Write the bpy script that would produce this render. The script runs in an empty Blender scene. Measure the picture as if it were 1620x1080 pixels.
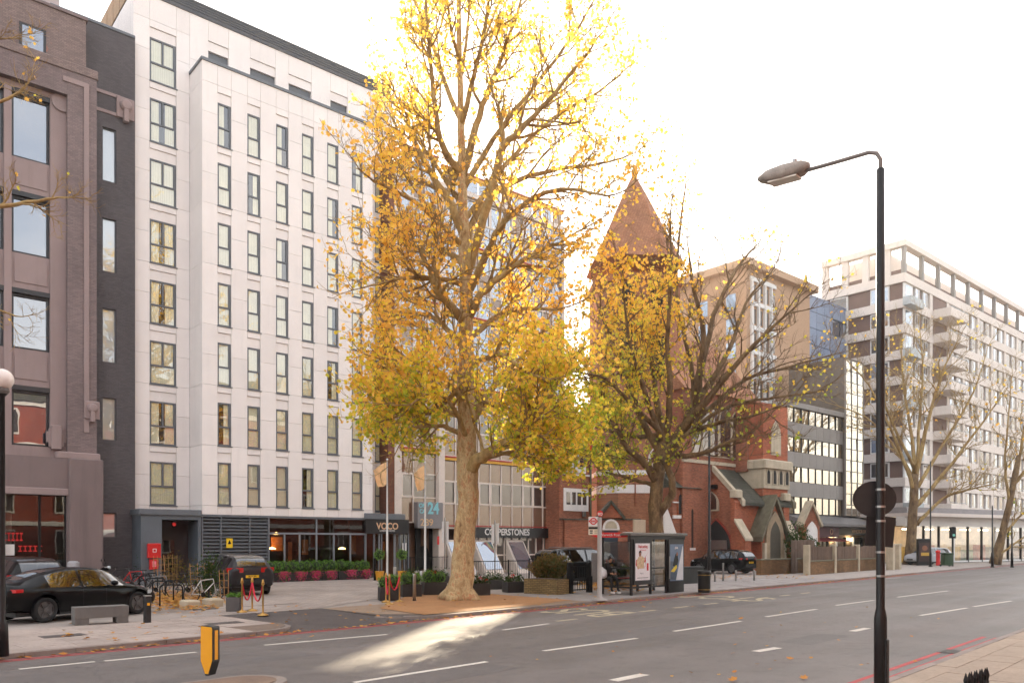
import bpy, math, random
from mathutils import Vector, Matrix
random.seed(7)
sc = bpy.context.scene
COL = sc.collection
PI = math.pi
rad = math.radians
# ---------------------------------------------------------------- camera
F, CX, HV, H = 1250.0, 810.0, 857.0, 2.25      # focal length in photo pixels, principal column, horizon row, eye height
PV = 0.10                                        # pavement height above the road
cam = bpy.data.cameras.new('camera')
cam.sensor_width = 36.0
cam.lens = F / 1620.0 * 36.0
cam.shift_y = (HV - 540.0) / 1620.0
cam.clip_end = 3000.0
camo = bpy.data.objects.new('camera', cam)
camo.location = (0, 0, H)
camo.rotation_euler = (rad(90), 0, 0)
COL.objects.link(camo)
sc.camera = camo
# ---------------------------------------------------------------- sky, sun, exposure
SUN_AZ, SUN_EL = rad(9.1), rad(18.8)            # low winter sun behind the church tower
wd = bpy.data.worlds.new('World'); sc.world = wd; wd.use_nodes = True
wn, wl = wd.node_tree.nodes, wd.node_tree.links
bg = wn['Background']
sky = wn.new('ShaderNodeTexSky'); sky.sky_type = 'NISHITA'; sky.sun_disc = False
sky.sun_elevation = SUN_EL; sky.sun_rotation = SUN_AZ
sky.air_density = 1.0; sky.dust_density = 3.2; sky.ozone_density = 1.0
wtc = wn.new('ShaderNodeTexCoord')
wmp = wn.new('ShaderNodeMapping'); wmp.inputs['Scale'].default_value = (1.2, 1.2, 3.0)
wnz = wn.new('ShaderNodeTexNoise'); wnz.inputs['Scale'].default_value = 1.7; wnz.inputs['Detail'].default_value = 7.0
wnz.inputs['Roughness'].default_value = 0.6
wrp = wn.new('ShaderNodeMapRange'); wrp.inputs[1].default_value = 0.34; wrp.inputs[2].default_value = 0.68
wrp.inputs[3].default_value = 0.26; wrp.inputs[4].default_value = 0.74
wbw = wn.new('ShaderNodeRGBToBW')
wcl = wn.new('ShaderNodeVectorMath'); wcl.operation = 'SCALE'
wad = wn.new('ShaderNodeMath'); wad.operation = 'MULTIPLY_ADD'; wad.inputs[1].default_value = 0.10; wad.inputs[2].default_value = 5.6
wcc = wn.new('ShaderNodeRGB'); wcc.outputs[0].default_value = (1.0, 0.945, 0.885, 1)
wmx = wn.new('ShaderNodeMixRGB')
wl.new(wtc.outputs['Generated'], wmp.inputs[0]); wl.new(wmp.outputs[0], wnz.inputs['Vector'])
wl.new(wnz.outputs['Fac'], wrp.inputs[0]); wl.new(wrp.outputs[0], wmx.inputs[0])
wl.new(sky.outputs[0], wbw.inputs[0]); wl.new(wbw.outputs[0], wad.inputs[0])
wl.new(wcc.outputs[0], wcl.inputs[0]); wl.new(wad.outputs[0], wcl.inputs['Scale'])
wmn = wn.new('ShaderNodeVectorMath'); wmn.operation = 'MINIMUM'; wmn.inputs[1].default_value = (8.5, 8.2, 7.8)   # a thin veil of cloud evens out the glare
wl.new(sky.outputs[0], wmn.inputs[0]); wl.new(wmn.outputs[0], wmx.inputs[1]); wl.new(wcl.outputs[0], wmx.inputs[2])   # thin white haze cloud over the blue
wl.new(wmx.outputs[0], bg.inputs[0]); bg.inputs[1].default_value = 0.15
sl = bpy.data.lights.new('sun', 'SUN'); sl.energy = 3.6; sl.angle = rad(0.8); sl.color = (1.0, 0.84, 0.6)
so = bpy.data.objects.new('sun', sl); COL.objects.link(so); so.location = (10, 60, 60)
SUN = Vector((math.sin(SUN_AZ) * math.cos(SUN_EL), math.cos(SUN_AZ) * math.cos(SUN_EL), math.sin(SUN_EL)))
so.rotation_euler = (-SUN).to_track_quat('-Z', 'Y').to_euler()
vs = sc.view_settings
vs.view_transform = 'Standard'; vs.look = 'None'; vs.gamma = 1.0; vs.use_curve_mapping = False
vs.exposure = 1.68
sc.cycles.max_bounces = 5; sc.cycles.diffuse_bounces = 2; sc.cycles.glossy_bounces = 2
sc.cycles.transparent_max_bounces = 8; sc.cycles.transmission_bounces = 2
sc.cycles.use_adaptive_sampling = True; sc.cycles.adaptive_threshold = 0.03; sc.cycles.use_denoising = True
sc.render.use_persistent_data = False
sc.cycles.sample_clamp_indirect = 6.0
sc.cycles.caustics_reflective = False; sc.cycles.caustics_refractive = False
# ---------------------------------------------------------------- measuring helpers
def at(u, v, Y):
    return Vector(((u - CX) / F * Y, Y, H - (v - HV) / F * Y))
def gp(u, v, z=PV):
    return at(u, v, F * (H - z) / (v - HV))
class Frame:
    """an upright facade frame: origin on the ground, x along the facade, y into the building"""
    def __init__(s, ox, oy, deg):
        s.o = Vector((ox, oy)); s.a = rad(deg)
        s.d = Vector((math.cos(s.a), math.sin(s.a))); s.n = Vector((-s.d.y, s.d.x))
    def hit(s, u, v=HV, c=0.0):
        k = Vector(((u - CX) / F, 1.0))
        Y = (c + s.n.dot(s.o)) / s.n.dot(k)
        return s.d.dot(k * Y - s.o), H - (v - HV) / F * Y
    def x(s, u, c=0.0): return s.hit(u, HV, c)[0]
    def z(s, u, v, c=0.0): return s.hit(u, v, c)[1]
    def w(s, x, y, z=0.0):
        p = s.o + s.d * x + s.n * y
        return Vector((p.x, p.y, z))
    def loc(s, p):
        q = Vector((p[0], p[1])) - s.o
        return s.d.dot(q), s.n.dot(q)
RA = 46.7
RF = Frame(0, 0, RA)                              # road frame: x along the road, y across it
# ---------------------------------------------------------------- object helpers
def tag(o, label=None, cat=None, group=None, kind=None):
    if label: o['label'] = label
    if cat: o['category'] = cat
    if group: o['group'] = group
    if kind: o['kind'] = kind
    return o
def thing(name, label, cat, loc=(0, 0, 0), rotz=0.0, group=None):
    o = bpy.data.objects.new(name, None); COL.objects.link(o)
    o.empty_display_size = 0.2
    o.location = loc; o.rotation_euler = (0, 0, rotz)
    return tag(o, label, cat, group)
def place(mesh, name, parent=None, loc=(0, 0, 0), rot=(0, 0, 0), scale=(1, 1, 1)):
    o = bpy.data.objects.new(name, mesh); COL.objects.link(o)
    o.location = loc; o.rotation_euler = rot; o.scale = scale
    if parent: o.parent = parent
    return o
def copy_tree(o, parent=None):
    c = o.copy(); COL.objects.link(c)
    c.parent = parent
    for ch in list(o.children): copy_tree(ch, c)
    return c
class MB:
    def __init__(s): s.v = []; s.f = []; s.m = []
    def add(s, vs, fs, mi=0):
        b = len(s.v); s.v.extend(vs); s.f.extend([tuple(i + b for i in f) for f in fs]); s.m.extend([mi] * len(fs)); return s
    def box(s, x0, x1, y0, y1, z0, z1, mi=0):
        return s.add([(x0, y0, z0), (x1, y0, z0), (x1, y1, z0), (x0, y1, z0), (x0, y0, z1), (x1, y0, z1), (x1, y1, z1), (x0, y1, z1)],
              [(0, 3, 2, 1), (4, 5, 6, 7), (0, 1, 5, 4), (1, 2, 6, 5), (2, 3, 7, 6), (3, 0, 4, 7)], mi)
    def bbox(s, x0, x1, y0, y1, z0, z1, b=0.01, mi=0):
        """box with chamfered upright and top edges"""
        ring = lambda e, z: [(x0 + e + b, y0 + e, z), (x1 - e - b, y0 + e, z), (x1 - e, y0 + e + b, z), (x1 - e, y1 - e - b, z),
                             (x1 - e - b, y1 - e, z), (x0 + e + b, y1 - e, z), (x0 + e, y1 - e - b, z), (x0 + e, y0 + e + b, z)]
        vs = ring(0, z0) + ring(0, z1 - b) + ring(b, z1)
        fs = []
        for k in range(2):
            for i in range(8):
                j = (i + 1) % 8; fs.append((k * 8 + i, k * 8 + j, k * 8 + 8 + j, k * 8 + 8 + i))
        fs.append(tuple(range(16, 24))); fs.append(tuple(range(7, -1, -1)))
        return s.add(vs, fs, mi)
    def prism(s, pts, axis, a, b, mi=0):
        """extrude a 2D outline along axis between a and b"""
        n = len(pts)
        def mk(p, q):
            return (q, p[0], p[1]) if axis == 'x' else (p[0], q, p[1]) if axis == 'y' else (p[0], p[1], q)
        vs = [mk(p, a) for p in pts] + [mk(p, b) for p in pts]
        fs = [(i, (i + 1) % n, n + (i + 1) % n, n + i) for i in range(n)]
        fs.append(tuple(range(n - 1, -1, -1))); fs.append(tuple(range(n, 2 * n)))
        return s.add(vs, fs, mi)
    def tube(s, pts, rr, n=8, mi=0, cap=True):
        pts = [Vector(p) for p in pts]
        if not isinstance(rr, (list, tuple)): rr = [rr] * len(pts)
        vs, fs = [], []
        pr = None
        for i, p in enumerate(pts):
            t = (pts[min(i + 1, len(pts) - 1)] - pts[max(i - 1, 0)])
            if t.length < 1e-9: t = Vector((0, 0, 1))
            t.normalize()
            if pr is None:
                a = t.orthogonal().normalized()
            else:
                a = pr - t * pr.dot(t)
                a = a.normalized() if a.length > 1e-6 else t.orthogonal().normalized()
            pr = a; b = t.cross(a)
            for k in range(n):
                w = 2 * PI * k / n
                vs.append(tuple(p + (a * math.cos(w) + b * math.sin(w)) * rr[i]))
        for i in range(len(pts) - 1):
            for k in range(n):
                k2 = (k + 1) % n
                fs.append((i * n + k, i * n + k2, (i + 1) * n + k2, (i + 1) * n + k))
        if cap:
            fs.append(tuple(range(n - 1, -1, -1))); fs.append(tuple(range((len(pts) - 1) * n, len(pts) * n)))
        return s.add(vs, fs, mi)
    def lathe(s, prof, n=16, c=(0, 0, 0), mi=0, axis='z'):
        """revolve (radius, height) pairs"""
        vs, fs = [], []
        for r, h in prof:
            for k in range(n):
                w = 2 * PI * k / n
                a, b = r * math.cos(w), r * math.sin(w)
                vs.append((c[0] + a, c[1] + b, c[2] + h) if axis == 'z' else (c[0] + a, c[1] + h, c[2] + b) if axis == 'y' else (c[0] + h, c[1] + a, c[2] + b))
        for i in range(len(prof) - 1):
            for k in range(n):
                k2 = (k + 1) % n
                fs.append((i * n + k, i * n + k2, (i + 1) * n + k2, (i + 1) * n + k))
        fs.append(tuple(range(n - 1, -1, -1))); fs.append(tuple(range((len(prof) - 1) * n, len(prof) * n)))
        return s.add(vs, fs, mi)
    def mesh(s, name, mats, smooth=False):
        me = bpy.data.meshes.new(name)
        me.from_pydata(s.v, [], s.f)
        for m in (mats if isinstance(mats, (list, tuple)) else [mats]): me.materials.append(m)
        me.polygons.foreach_set('material_index', s.m)
        if smooth: me.polygons.foreach_set('use_smooth', [True] * len(s.f))
        me.update()
        return me
    def build(s, name, mats, parent=None, smooth=False, loc=(0, 0, 0), rot=(0, 0, 0)):
        return place(s.mesh(name, mats, smooth), name, parent, loc, rot)
def smooth_by_angle(o, deg=40):
    me = o.data
    me.polygons.foreach_set('use_smooth', [True] * len(me.polygons))
    try: me.set_sharp_from_angle(angle=rad(deg))
    except Exception: pass
    return o
_unit = {}
def cube(m):
    """a unit cube (0..1) in material m, shared by all alike pieces"""
    if m.name not in _unit: _unit[m.name] = MB().box(0, 1, 0, 1, 0, 1).mesh('block_' + m.name, m)
    return _unit[m.name]
def blk(name, m, parent, x0, x1, y0, y1, z0, z1):
    return place(cube(m), name, parent, (x0, y0, z0), (0, 0, 0), (x1 - x0, y1 - y0, z1 - z0))
def writing(txt, m, parent, loc, size, rot=(PI / 2, 0, 0), depth=0.01, bold=0.0, sx=1.0, align='CENTER', name='lettering', spacing=1.0):
    cu = bpy.data.curves.new('lettering', 'FONT'); cu.body = txt; cu.size = size; cu.extrude = depth; cu.offset = bold
    cu.align_x = align; cu.space_character = spacing
    t = bpy.data.objects.new('lettering', cu); COL.objects.link(t)
    bpy.context.view_layer.update()
    me = bpy.data.meshes.new_from_object(t.evaluated_get(bpy.context.evaluated_depsgraph_get()))
    bpy.data.objects.remove(t)
    me.materials.clear(); me.materials.append(m)
    return place(me, name, parent, loc, rot, (sx, 1, 1))
# ---------------------------------------------------------------- materials
def S(r, g, b):
    f = lambda c: (c / 255 / 12.92) if c <= 10.3 else ((c / 255 + 0.055) / 1.055) ** 2.4
    return (f(r), f(g), f(b))
_mats = {}
def base_mat(name):
    m = bpy.data.materials.new(name); m.use_nodes = True
    return m, m.node_tree.nodes, m.node_tree.links, m.node_tree.nodes['Principled BSDF']
def noise_node(N, L, scale, detail=4, vec=None, stretch=None, rough=0.55):
    n = N.new('ShaderNodeTexNoise'); n.inputs['Scale'].default_value = scale; n.inputs['Detail'].default_value = detail
    n.inputs['Roughness'].default_value = rough
    if vec is None:
        g = N.new('ShaderNodeNewGeometry'); vec = g.outputs['Position']
    if stretch:
        mp = N.new('ShaderNodeMapping'); mp.inputs['Scale'].default_value = stretch
        L.new(vec, mp.inputs[0]); vec = mp.outputs[0]
    L.new(vec, n.inputs['Vector'])
    return n
def M(name, col, rough=0.7, var=0.12, scale=2.0, bump=0.0, bscale=40.0, metal=0.0, rnd=0.0, streak=0.0, spec=0.5, emit=0.0, coat=0.0, dirt=0.0):
    """painted, stone, metal or earthy surface: two scales of noise, per-piece variation, streaks, fine relief"""
    if name in _mats: return _mats[name]
    m, N, L, B = base_mat(name); _mats[name] = m
    B.inputs['Roughness'].default_value = rough; B.inputs['Metallic'].default_value = metal
    B.inputs['Specular IOR Level'].default_value = spec; B.inputs['Coat Weight'].default_value = coat
    n1 = noise_node(N, L, scale, 5)
    mr = N.new('ShaderNodeMapRange'); mr.inputs[1].default_value = 0.3; mr.inputs[2].default_value = 0.7
    mr.inputs[3].default_value = 1 - var; mr.inputs[4].default_value = 1 + var
    L.new(n1.outputs['Fac'], mr.inputs[0]); fac = mr.outputs[0]
    def mul(a, b):
        q = N.new('ShaderNodeMath'); q.operation = 'MULTIPLY'; L.new(a, q.inputs[0]); L.new(b, q.inputs[1]); return q.outputs[0]
    if rnd > 0:
        oi = N.new('ShaderNodeObjectInfo'); r = N.new('ShaderNodeMapRange')
        r.inputs[3].default_value = 1 - rnd; r.inputs[4].default_value = 1 + rnd
        L.new(oi.outputs['Random'], r.inputs[0]); fac = mul(fac, r.outputs[0])
    if streak > 0:
        n2 = noise_node(N, L, 1.0, 5, None, (3.5, 3.5, 0.22)); r = N.new('ShaderNodeMapRange')
        r.inputs[1].default_value = 0.5; r.inputs[2].default_value = 0.75; r.inputs[3].default_value = 1; r.inputs[4].default_value = 1 - streak
        L.new(n2.outputs['Fac'], r.inputs[0]); fac = mul(fac, r.outputs[0])
    if dirt > 0:
        n3 = noise_node(N, L, scale * 9, 6); r = N.new('ShaderNodeMapRange')
        r.inputs[1].default_value = 0.52; r.inputs[2].default_value = 0.7; r.inputs[3].default_value = 1; r.inputs[4].default_value = 1 - dirt
        L.new(n3.outputs['Fac'], r.inputs[0]); fac = mul(fac, r.outputs[0])
    vm = N.new('ShaderNodeVectorMath'); vm.operation = 'SCALE'; vm.inputs[0].default_value = col[:3]
    L.new(fac, vm.inputs['Scale']); L.new(vm.outputs[0], B.inputs['Base Color'])
    if bump > 0:
        nb = noise_node(N, L, bscale, 3); b = N.new('ShaderNodeBump'); b.inputs['Strength'].default_value = bump; b.inputs['Distance'].default_value = 0.02
        L.new(nb.outputs['Fac'], b.inputs['Height']); L.new(b.outputs[0], B.inputs['Normal'])
    if emit > 0:
        B.inputs['Emission Color'].default_value = (*col[:3], 1); B.inputs['Emission Strength'].default_value = emit
    return m
def brick_mat(name, c1, c2, mortar, bw=0.225, bh=0.075, mort=0.010, rough=0.85, soot=0.3, patch=None):
    if name in _mats: return _mats[name]
    m, N, L, B = base_mat(name); _mats[name] = m
    B.inputs['Roughness'].default_value = rough; B.inputs['Specular IOR Level'].default_value = 0.25
    tc = N.new('ShaderNodeTexCoord'); sx = N.new('ShaderNodeSeparateXYZ'); L.new(tc.outputs['Object'], sx.inputs[0])
    ad = N.new('ShaderNodeMath'); ad.operation = 'ADD'; L.new(sx.outputs[0], ad.inputs[0]); L.new(sx.outputs[1], ad.inputs[1])
    cb = N.new('ShaderNodeCombineXYZ'); L.new(ad.outputs[0], cb.inputs[0]); L.new(sx.outputs[2], cb.inputs[1])
    bt = N.new('ShaderNodeTexBrick'); L.new(cb.outputs[0], bt.inputs['Vector'])
    bt.inputs['Scale'].default_value = 1; bt.inputs['Brick Width'].default_value = bw; bt.inputs['Row Height'].default_value = bh
    bt.inputs['Mortar Size'].default_value = mort; bt.inputs['Mortar Smooth'].default_value = 0.3; bt.inputs['Bias'].default_value = 0
    bt.inputs['Color1'].default_value = (*c1, 1); bt.inputs['Color2'].default_value = (*c2, 1); bt.inputs['Mortar'].default_value = (*mortar, 1)
    n1 = noise_node(N, L, 0.5, 6, None, (1, 1, 0.5)); mr = N.new('ShaderNodeMapRange')
    mr.inputs[1].default_value = 0.35; mr.inputs[2].default_value = 0.7; mr.inputs[3].default_value = 1.12; mr.inputs[4].default_value = 1 - soot
    L.new(n1.outputs['Fac'], mr.inputs[0])
    vm = N.new('ShaderNodeVectorMath'); vm.operation = 'SCALE'; L.new(bt.outputs['Color'], vm.inputs[0]); L.new(mr.outputs[0], vm.inputs['Scale'])
    out = vm.outputs[0]
    if patch:
        n2 = noise_node(N, L, 1.3, 6); r2 = N.new('ShaderNodeMapRange'); r2.inputs[1].default_value = 0.66; r2.inputs[2].default_value = 0.72
        L.new(n2.outputs['Fac'], r2.inputs[0]); mx = N.new('ShaderNodeMixRGB'); mx.inputs[2].default_value = (*patch, 1)
        L.new(r2.outputs[0], mx.inputs[0]); L.new(out, mx.inputs[1]); out = mx.outputs[0]
    L.new(out, B.inputs['Base Color'])
    b = N.new('ShaderNodeBump'); b.inputs['Strength'].default_value = 0.6; b.inputs['Distance'].default_value = 0.012; b.invert = True
    L.new(bt.outputs['Fac'], b.inputs['Height']); L.new(b.outputs[0], B.inputs['Normal'])
    return m
def glass_mat(name, tint=(0.8, 0.85, 0.85), refl=1.0, base=0.06, gtint=(1, 1, 1), wob=0.0, rough=0.0):
    """window glass: mirror by Fresnel over a clear tinted pane, slightly wavy"""
    if name in _mats: return _mats[name]
    m, N, L, B = base_mat(name); _mats[name] = m
    N.remove(B)
    tr = N.new('ShaderNodeBsdfTransparent'); tr.inputs[0].default_value = (*tint, 1)
    gl = N.new('ShaderNodeBsdfGlossy'); gl.inputs['Roughness'].default_value = rough; gl.inputs[0].default_value = (*gtint, 1)
    fr = N.new('ShaderNodeFresnel'); fr.inputs[0].default_value = 1.5
    ge = N.new('ShaderNodeNewGeometry'); io = N.new('ShaderNodeMapRange'); io.inputs[3].default_value = 1.5; io.inputs[4].default_value = 1 / 1.5
    L.new(ge.outputs['Backfacing'], io.inputs[0]); L.new(io.outputs[0], fr.inputs[0])       # a thin sheet reflects alike from both sides
    ma = N.new('ShaderNodeMath'); ma.operation = 'MULTIPLY_ADD'; ma.inputs[1].default_value = refl; ma.inputs[2].default_value = base; ma.use_clamp = True
    L.new(fr.outputs[0], ma.inputs[0])
    mx = N.new('ShaderNodeMixShader'); L.new(ma.outputs[0], mx.inputs[0]); L.new(tr.outputs[0], mx.inputs[1]); L.new(gl.outputs[0], mx.inputs[2])
    L.new(mx.outputs[0], N['Material Output'].inputs[0])
    if wob > 0:
        nz = noise_node(N, L, 0.9, 2); b = N.new('ShaderNodeBump'); b.inputs['Strength'].default_value = wob; b.inputs['Distance'].default_value = 0.05
        L.new(nz.outputs['Fac'], b.inputs['Height']); L.new(b.outputs[0], gl.inputs['Normal'])
    return m
def mirror_mat(name, base, gtint, fac, wob=0.1, rough=0.02):
    """solar-control glass: strong tinted reflection over a dark body"""
    if name in _mats: return _mats[name]
    m, N, L, B = base_mat(name); _mats[name] = m
    B.inputs['Base Color'].default_value = (*base, 1); B.inputs['Roughness'].default_value = 0.4
    gl = N.new('ShaderNodeBsdfGlossy'); gl.inputs['Roughness'].default_value = rough; gl.inputs[0].default_value = (*gtint, 1)
    fr = N.new('ShaderNodeFresnel'); fr.inputs[0].default_value = 1.5
    ge = N.new('ShaderNodeNewGeometry'); io = N.new('ShaderNodeMapRange'); io.inputs[3].default_value = 1.5; io.inputs[4].default_value = 1 / 1.5
    L.new(ge.outputs['Backfacing'], io.inputs[0]); L.new(io.outputs[0], fr.inputs[0])
    ma = N.new('ShaderNodeMath'); ma.operation = 'ADD'; ma.inputs[1].default_value = fac; ma.use_clamp = True
    L.new(fr.outputs[0], ma.inputs[0])
    mx = N.new('ShaderNodeMixShader'); L.new(ma.outputs[0], mx.inputs[0]); L.new(B.outputs[0], mx.inputs[1]); L.new(gl.outputs[0], mx.inputs[2])
    L.new(mx.outputs[0], N['Material Output'].inputs[0])
    nz = noise_node(N, L, 0.7, 2); b = N.new('ShaderNodeBump'); b.inputs['Strength'].default_value = wob; b.inputs['Distance'].default_value = 0.06
    L.new(nz.outputs['Fac'], b.inputs['Height']); L.new(b.outputs[0], gl.inputs['Normal'])
    return m
def leaf_mat(name, ramp, zlo, zhi, trans=0.5, zw=0.6):
    """autumn leaves: each leaf its own colour, greener low in the crown; light passes through"""
    if name in _mats: return _mats[name]
    m, N, L, B = base_mat(name); _mats[name] = m
    g = N.new('ShaderNodeNewGeometry'); sx = N.new('ShaderNodeSeparateXYZ'); L.new(g.outputs['Position'], sx.inputs[0])
    mz = N.new('ShaderNodeMapRange'); mz.inputs[1].default_value = zlo; mz.inputs[2].default_value = zhi; L.new(sx.outputs[2], mz.inputs[0])
    nz = noise_node(N, L, 0.35, 3)
    def mad(a, k, c):
        q = N.new('ShaderNodeMath'); q.operation = 'MULTIPLY_ADD'; q.inputs[1].default_value = k
        L.new(a, q.inputs[0])
        if isinstance(c, float): q.inputs[2].default_value = c
        else: L.new(c, q.inputs[2])
        return q.outputs[0]
    t = mad(mz.outputs[0], zw, -0.27)
    t = mad(nz.outputs['Fac'], 0.55, t)
    t = mad(g.outputs['Random Per Island'], 0.42, t)
    cr = N.new('ShaderNodeValToRGB'); L.new(t, cr.inputs[0])
    while len(cr.color_ramp.elements) < len(ramp): cr.color_ramp.elements.new(0.5)
    for e, (p, c) in zip(cr.color_ramp.elements, ramp): e.position = p; e.color = (*c, 1)
    df = N.new('ShaderNodeBsdfDiffuse'); tl = N.new('ShaderNodeBsdfTranslucent')
    L.new(cr.outputs[0], df.inputs[0])
    hs = N.new('ShaderNodeHueSaturation'); hs.inputs['Saturation'].default_value = 1.0; hs.inputs['Value'].default_value = 1.5
    L.new(cr.outputs[0], hs.inputs['Color']); L.new(hs.outputs[0], tl.inputs[0])
    mx = N.new('ShaderNodeMixShader'); mx.inputs[0].default_value = trans
    L.new(df.outputs[0], mx.inputs[1]); L.new(tl.outputs[0], mx.inputs[2]); L.new(mx.outputs[0], N['Material Output'].inputs[0])
    N.remove(B)
    return m
def bark_mat(name, cols, scale=3.0):
    """plane bark: flaking patches of olive, cream and brown"""
    if name in _mats: return _mats[name]
    m, N, L, B = base_mat(name); _mats[name] = m
    B.inputs['Roughness'].default_value = 0.9; B.inputs['Specular IOR Level'].default_value = 0.2
    n1 = noise_node(N, L, scale, 5, None, (1, 1, 0.45), 0.6)
    cr = N.new('ShaderNodeValToRGB'); L.new(n1.outputs['Fac'], cr.inputs[0]); cr.color_ramp.interpolation = 'EASE'
    while len(cr.color_ramp.elements) < len(cols): cr.color_ramp.elements.new(0.5)
    for e, (p, c) in zip(cr.color_ramp.elements, cols): e.position = p; e.color = (*c, 1)
    n2 = noise_node(N, L, scale * 5, 5, None, (1, 1, 0.5)); mx = N.new('ShaderNodeMixRGB'); mx.blend_type = 'MULTIPLY'; mx.inputs[0].default_value = 0.6
    L.new(cr.outputs[0], mx.inputs[1]); r = N.new('ShaderNodeMapRange'); r.inputs[1].default_value = 0.3; r.inputs[2].default_value = 0.65; r.inputs[3].default_value = 0.5; r.inputs[4].default_value = 1.15
    L.new(n2.outputs['Fac'], r.inputs[0]); L.new(r.outputs[0], mx.inputs[2]); L.new(mx.outputs[0], B.inputs['Base Color'])
    b = N.new('ShaderNodeBump'); b.inputs['Strength'].default_value = 0.5; b.inputs['Distance'].default_value = 0.03
    L.new(n1.outputs['Fac'], b.inputs['Height']); L.new(b.outputs[0], B.inputs['Normal'])
    return m
PANEL = M('cladding', S(240, 231, 225), 0.6, 0.035, 0.7, 0.05, 60, rnd=0.035, streak=0.05)
GREYM = M('grey_metal', S(104, 108, 113), 0.45, 0.06, 2, rnd=0.03, spec=0.5)
FRAME = M('window_grey', S(100, 103, 108), 0.45, 0.05, 3)
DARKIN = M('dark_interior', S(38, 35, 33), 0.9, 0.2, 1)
BLACKM = M('black_metal', S(17, 17, 18), 0.45, 0.15, 6, spec=0.3)
WHITE = M('white_paint', S(225, 222, 218), 0.55, 0.05, 2, streak=0.06)
CURT = M('curtain', S(236, 230, 200), 0.9, 0.06, 2)
GLASS = glass_mat('window_glass', (0.985, 0.99, 0.97), 1.3, 0.15, (1, 1, 1), 0.05)
SHOPGL = glass_mat('shop_glass', (0.66, 0.68, 0.66), 1.0, 0.025, (1, 1, 1), 0.02)
STONE = M('stone', S(186, 172, 148), 0.85, 0.15, 1.5, 0.3, 30, streak=0.2)
CONC = M('concrete', S(112, 108, 104), 0.85, 0.12, 2, 0.3, 40, streak=0.2)
STEEL = M('brushed_steel', S(165, 163, 160), 0.35, 0.08, 4, metal=0.9)
BRASS = M('brass', S(190, 150, 85), 0.3, 0.06, 6, metal=0.85)
RED = M('red_paint', S(205, 34, 32), 0.45, 0.05, 4)
ORANGE = M('orange_wood', S(176, 98, 42), 0.6, 0.2, 3)
# ---------------------------------------------------------------- ground, road, pavements
def sheet(name, pts, z, m, fr=RF, thick=0.0):
    """flat or thin slab outline in road coordinates"""
    mb = MB()
    if thick: mb.prism(pts, 'z', z - thick, z)
    else: mb.add([(p[0], p[1], z) for p in pts], [tuple(range(len(pts)))])
    o = mb.build(name, m, None, rot=(0, 0, fr.a), loc=(fr.o.x, fr.o.y, 0))
    return tag(o, kind='structure')
ASPH = M('asphalt', S(108, 101, 97), 0.62, 0.14, 0.35, 0.5, 120, dirt=0.18, spec=0.4)
def road_mat(m):
    N, L = m.node_tree.nodes, m.node_tree.links; B = N['Principled BSDF']
    src = B.inputs['Base Color'].links[0].from_socket
    g = N.new('ShaderNodeNewGeometry'); mp = N.new('ShaderNodeMapping'); mp.vector_type = 'POINT'; mp.inputs['Rotation'].default_value = (0, 0, -rad(RA))
    L.new(g.outputs['Position'], mp.inputs[0])
    def rng(node, a, b, c, d):
        r = N.new('ShaderNodeMapRange'); r.inputs[1].default_value = a; r.inputs[2].default_value = b; r.inputs[3].default_value = c; r.inputs[4].default_value = d; L.new(node, r.inputs[0]); return r.outputs[0]
    def mul(a, b):
        q = N.new('ShaderNodeMath'); q.operation = 'MULTIPLY'; L.new(a, q.inputs[0]); L.new(b, q.inputs[1]); return q.outputs[0]
    tr = noise_node(N, L, 1.0, 3, mp.outputs[0], (.03, .9, 1)); k = rng(tr.outputs['Fac'], .35, .65, .86, 1.14)          # tyre-polished tracks
    bl = noise_node(N, L, .16, 5, mp.outputs[0], (.5, 1, 1)); k = mul(k, rng(bl.outputs['Fac'], .35, .65, .88, 1.12))      # large blotches
    sp = noise_node(N, L, 55, 2, mp.outputs[0]); k = mul(k, rng(sp.outputs['Fac'], .3, .7, .86, 1.14))                  # aggregate
    vo = N.new('ShaderNodeTexVoronoi'); vo.feature = 'DISTANCE_TO_EDGE'; vo.inputs['Scale'].default_value = .16; wv = noise_node(N, L, 1.4, 4, mp.outputs[0])
    ad = N.new('ShaderNodeMixRGB'); ad.blend_type = 'ADD'; ad.inputs[0].default_value = .9; L.new(mp.outputs[0], ad.inputs[1]); L.new(wv.outputs['Color'], ad.inputs[2]); L.new(ad.outputs[0], vo.inputs['Vector'])
    cr = rng(vo.outputs['Distance'], .0, .004, .62, 1.0); ms = noise_node(N, L, .22, 2, mp.outputs[0]); mk = rng(ms.outputs['Fac'], .52, .56, 0, 1)
    mx = N.new('ShaderNodeMixRGB'); mx.inputs[1].default_value = (1, 1, 1, 1); L.new(mk, mx.inputs[0]); L.new(cr, mx.inputs[2])   # thin cracks in places
    v1 = N.new('ShaderNodeVectorMath'); v1.operation = 'SCALE'; L.new(src, v1.inputs[0]); L.new(k, v1.inputs['Scale'])
    v2 = N.new('ShaderNodeMixRGB'); v2.blend_type = 'MULTIPLY'; v2.inputs[0].default_value = 1; L.new(v1.outputs[0], v2.inputs[1]); L.new(mx.outputs[0], v2.inputs[2]); L.new(v2.outputs[0], B.inputs['Base Color'])
    L.new(rng(tr.outputs['Fac'], .35, .65, .5, .72), B.inputs['Roughness'])
road_mat(ASPH)
ASPH2 = M('asphalt_patch', S(84, 76, 73), 0.75, 0.2, 1.2, 0.6, 90, dirt=0.3)
PAVE = M('paving_far', S(160, 149, 141), 0.8, 0.12, 0.8, 0.2, 60, dirt=0.12)
SLAB = M('paving_slab', S(170, 155, 145), 0.8, 0.10, 1.3, 0.25, 70, rnd=0.10, dirt=0.22)
JOINT = M('slab_joint', S(96, 86, 80), 0.95, 0.15, 2)
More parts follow.
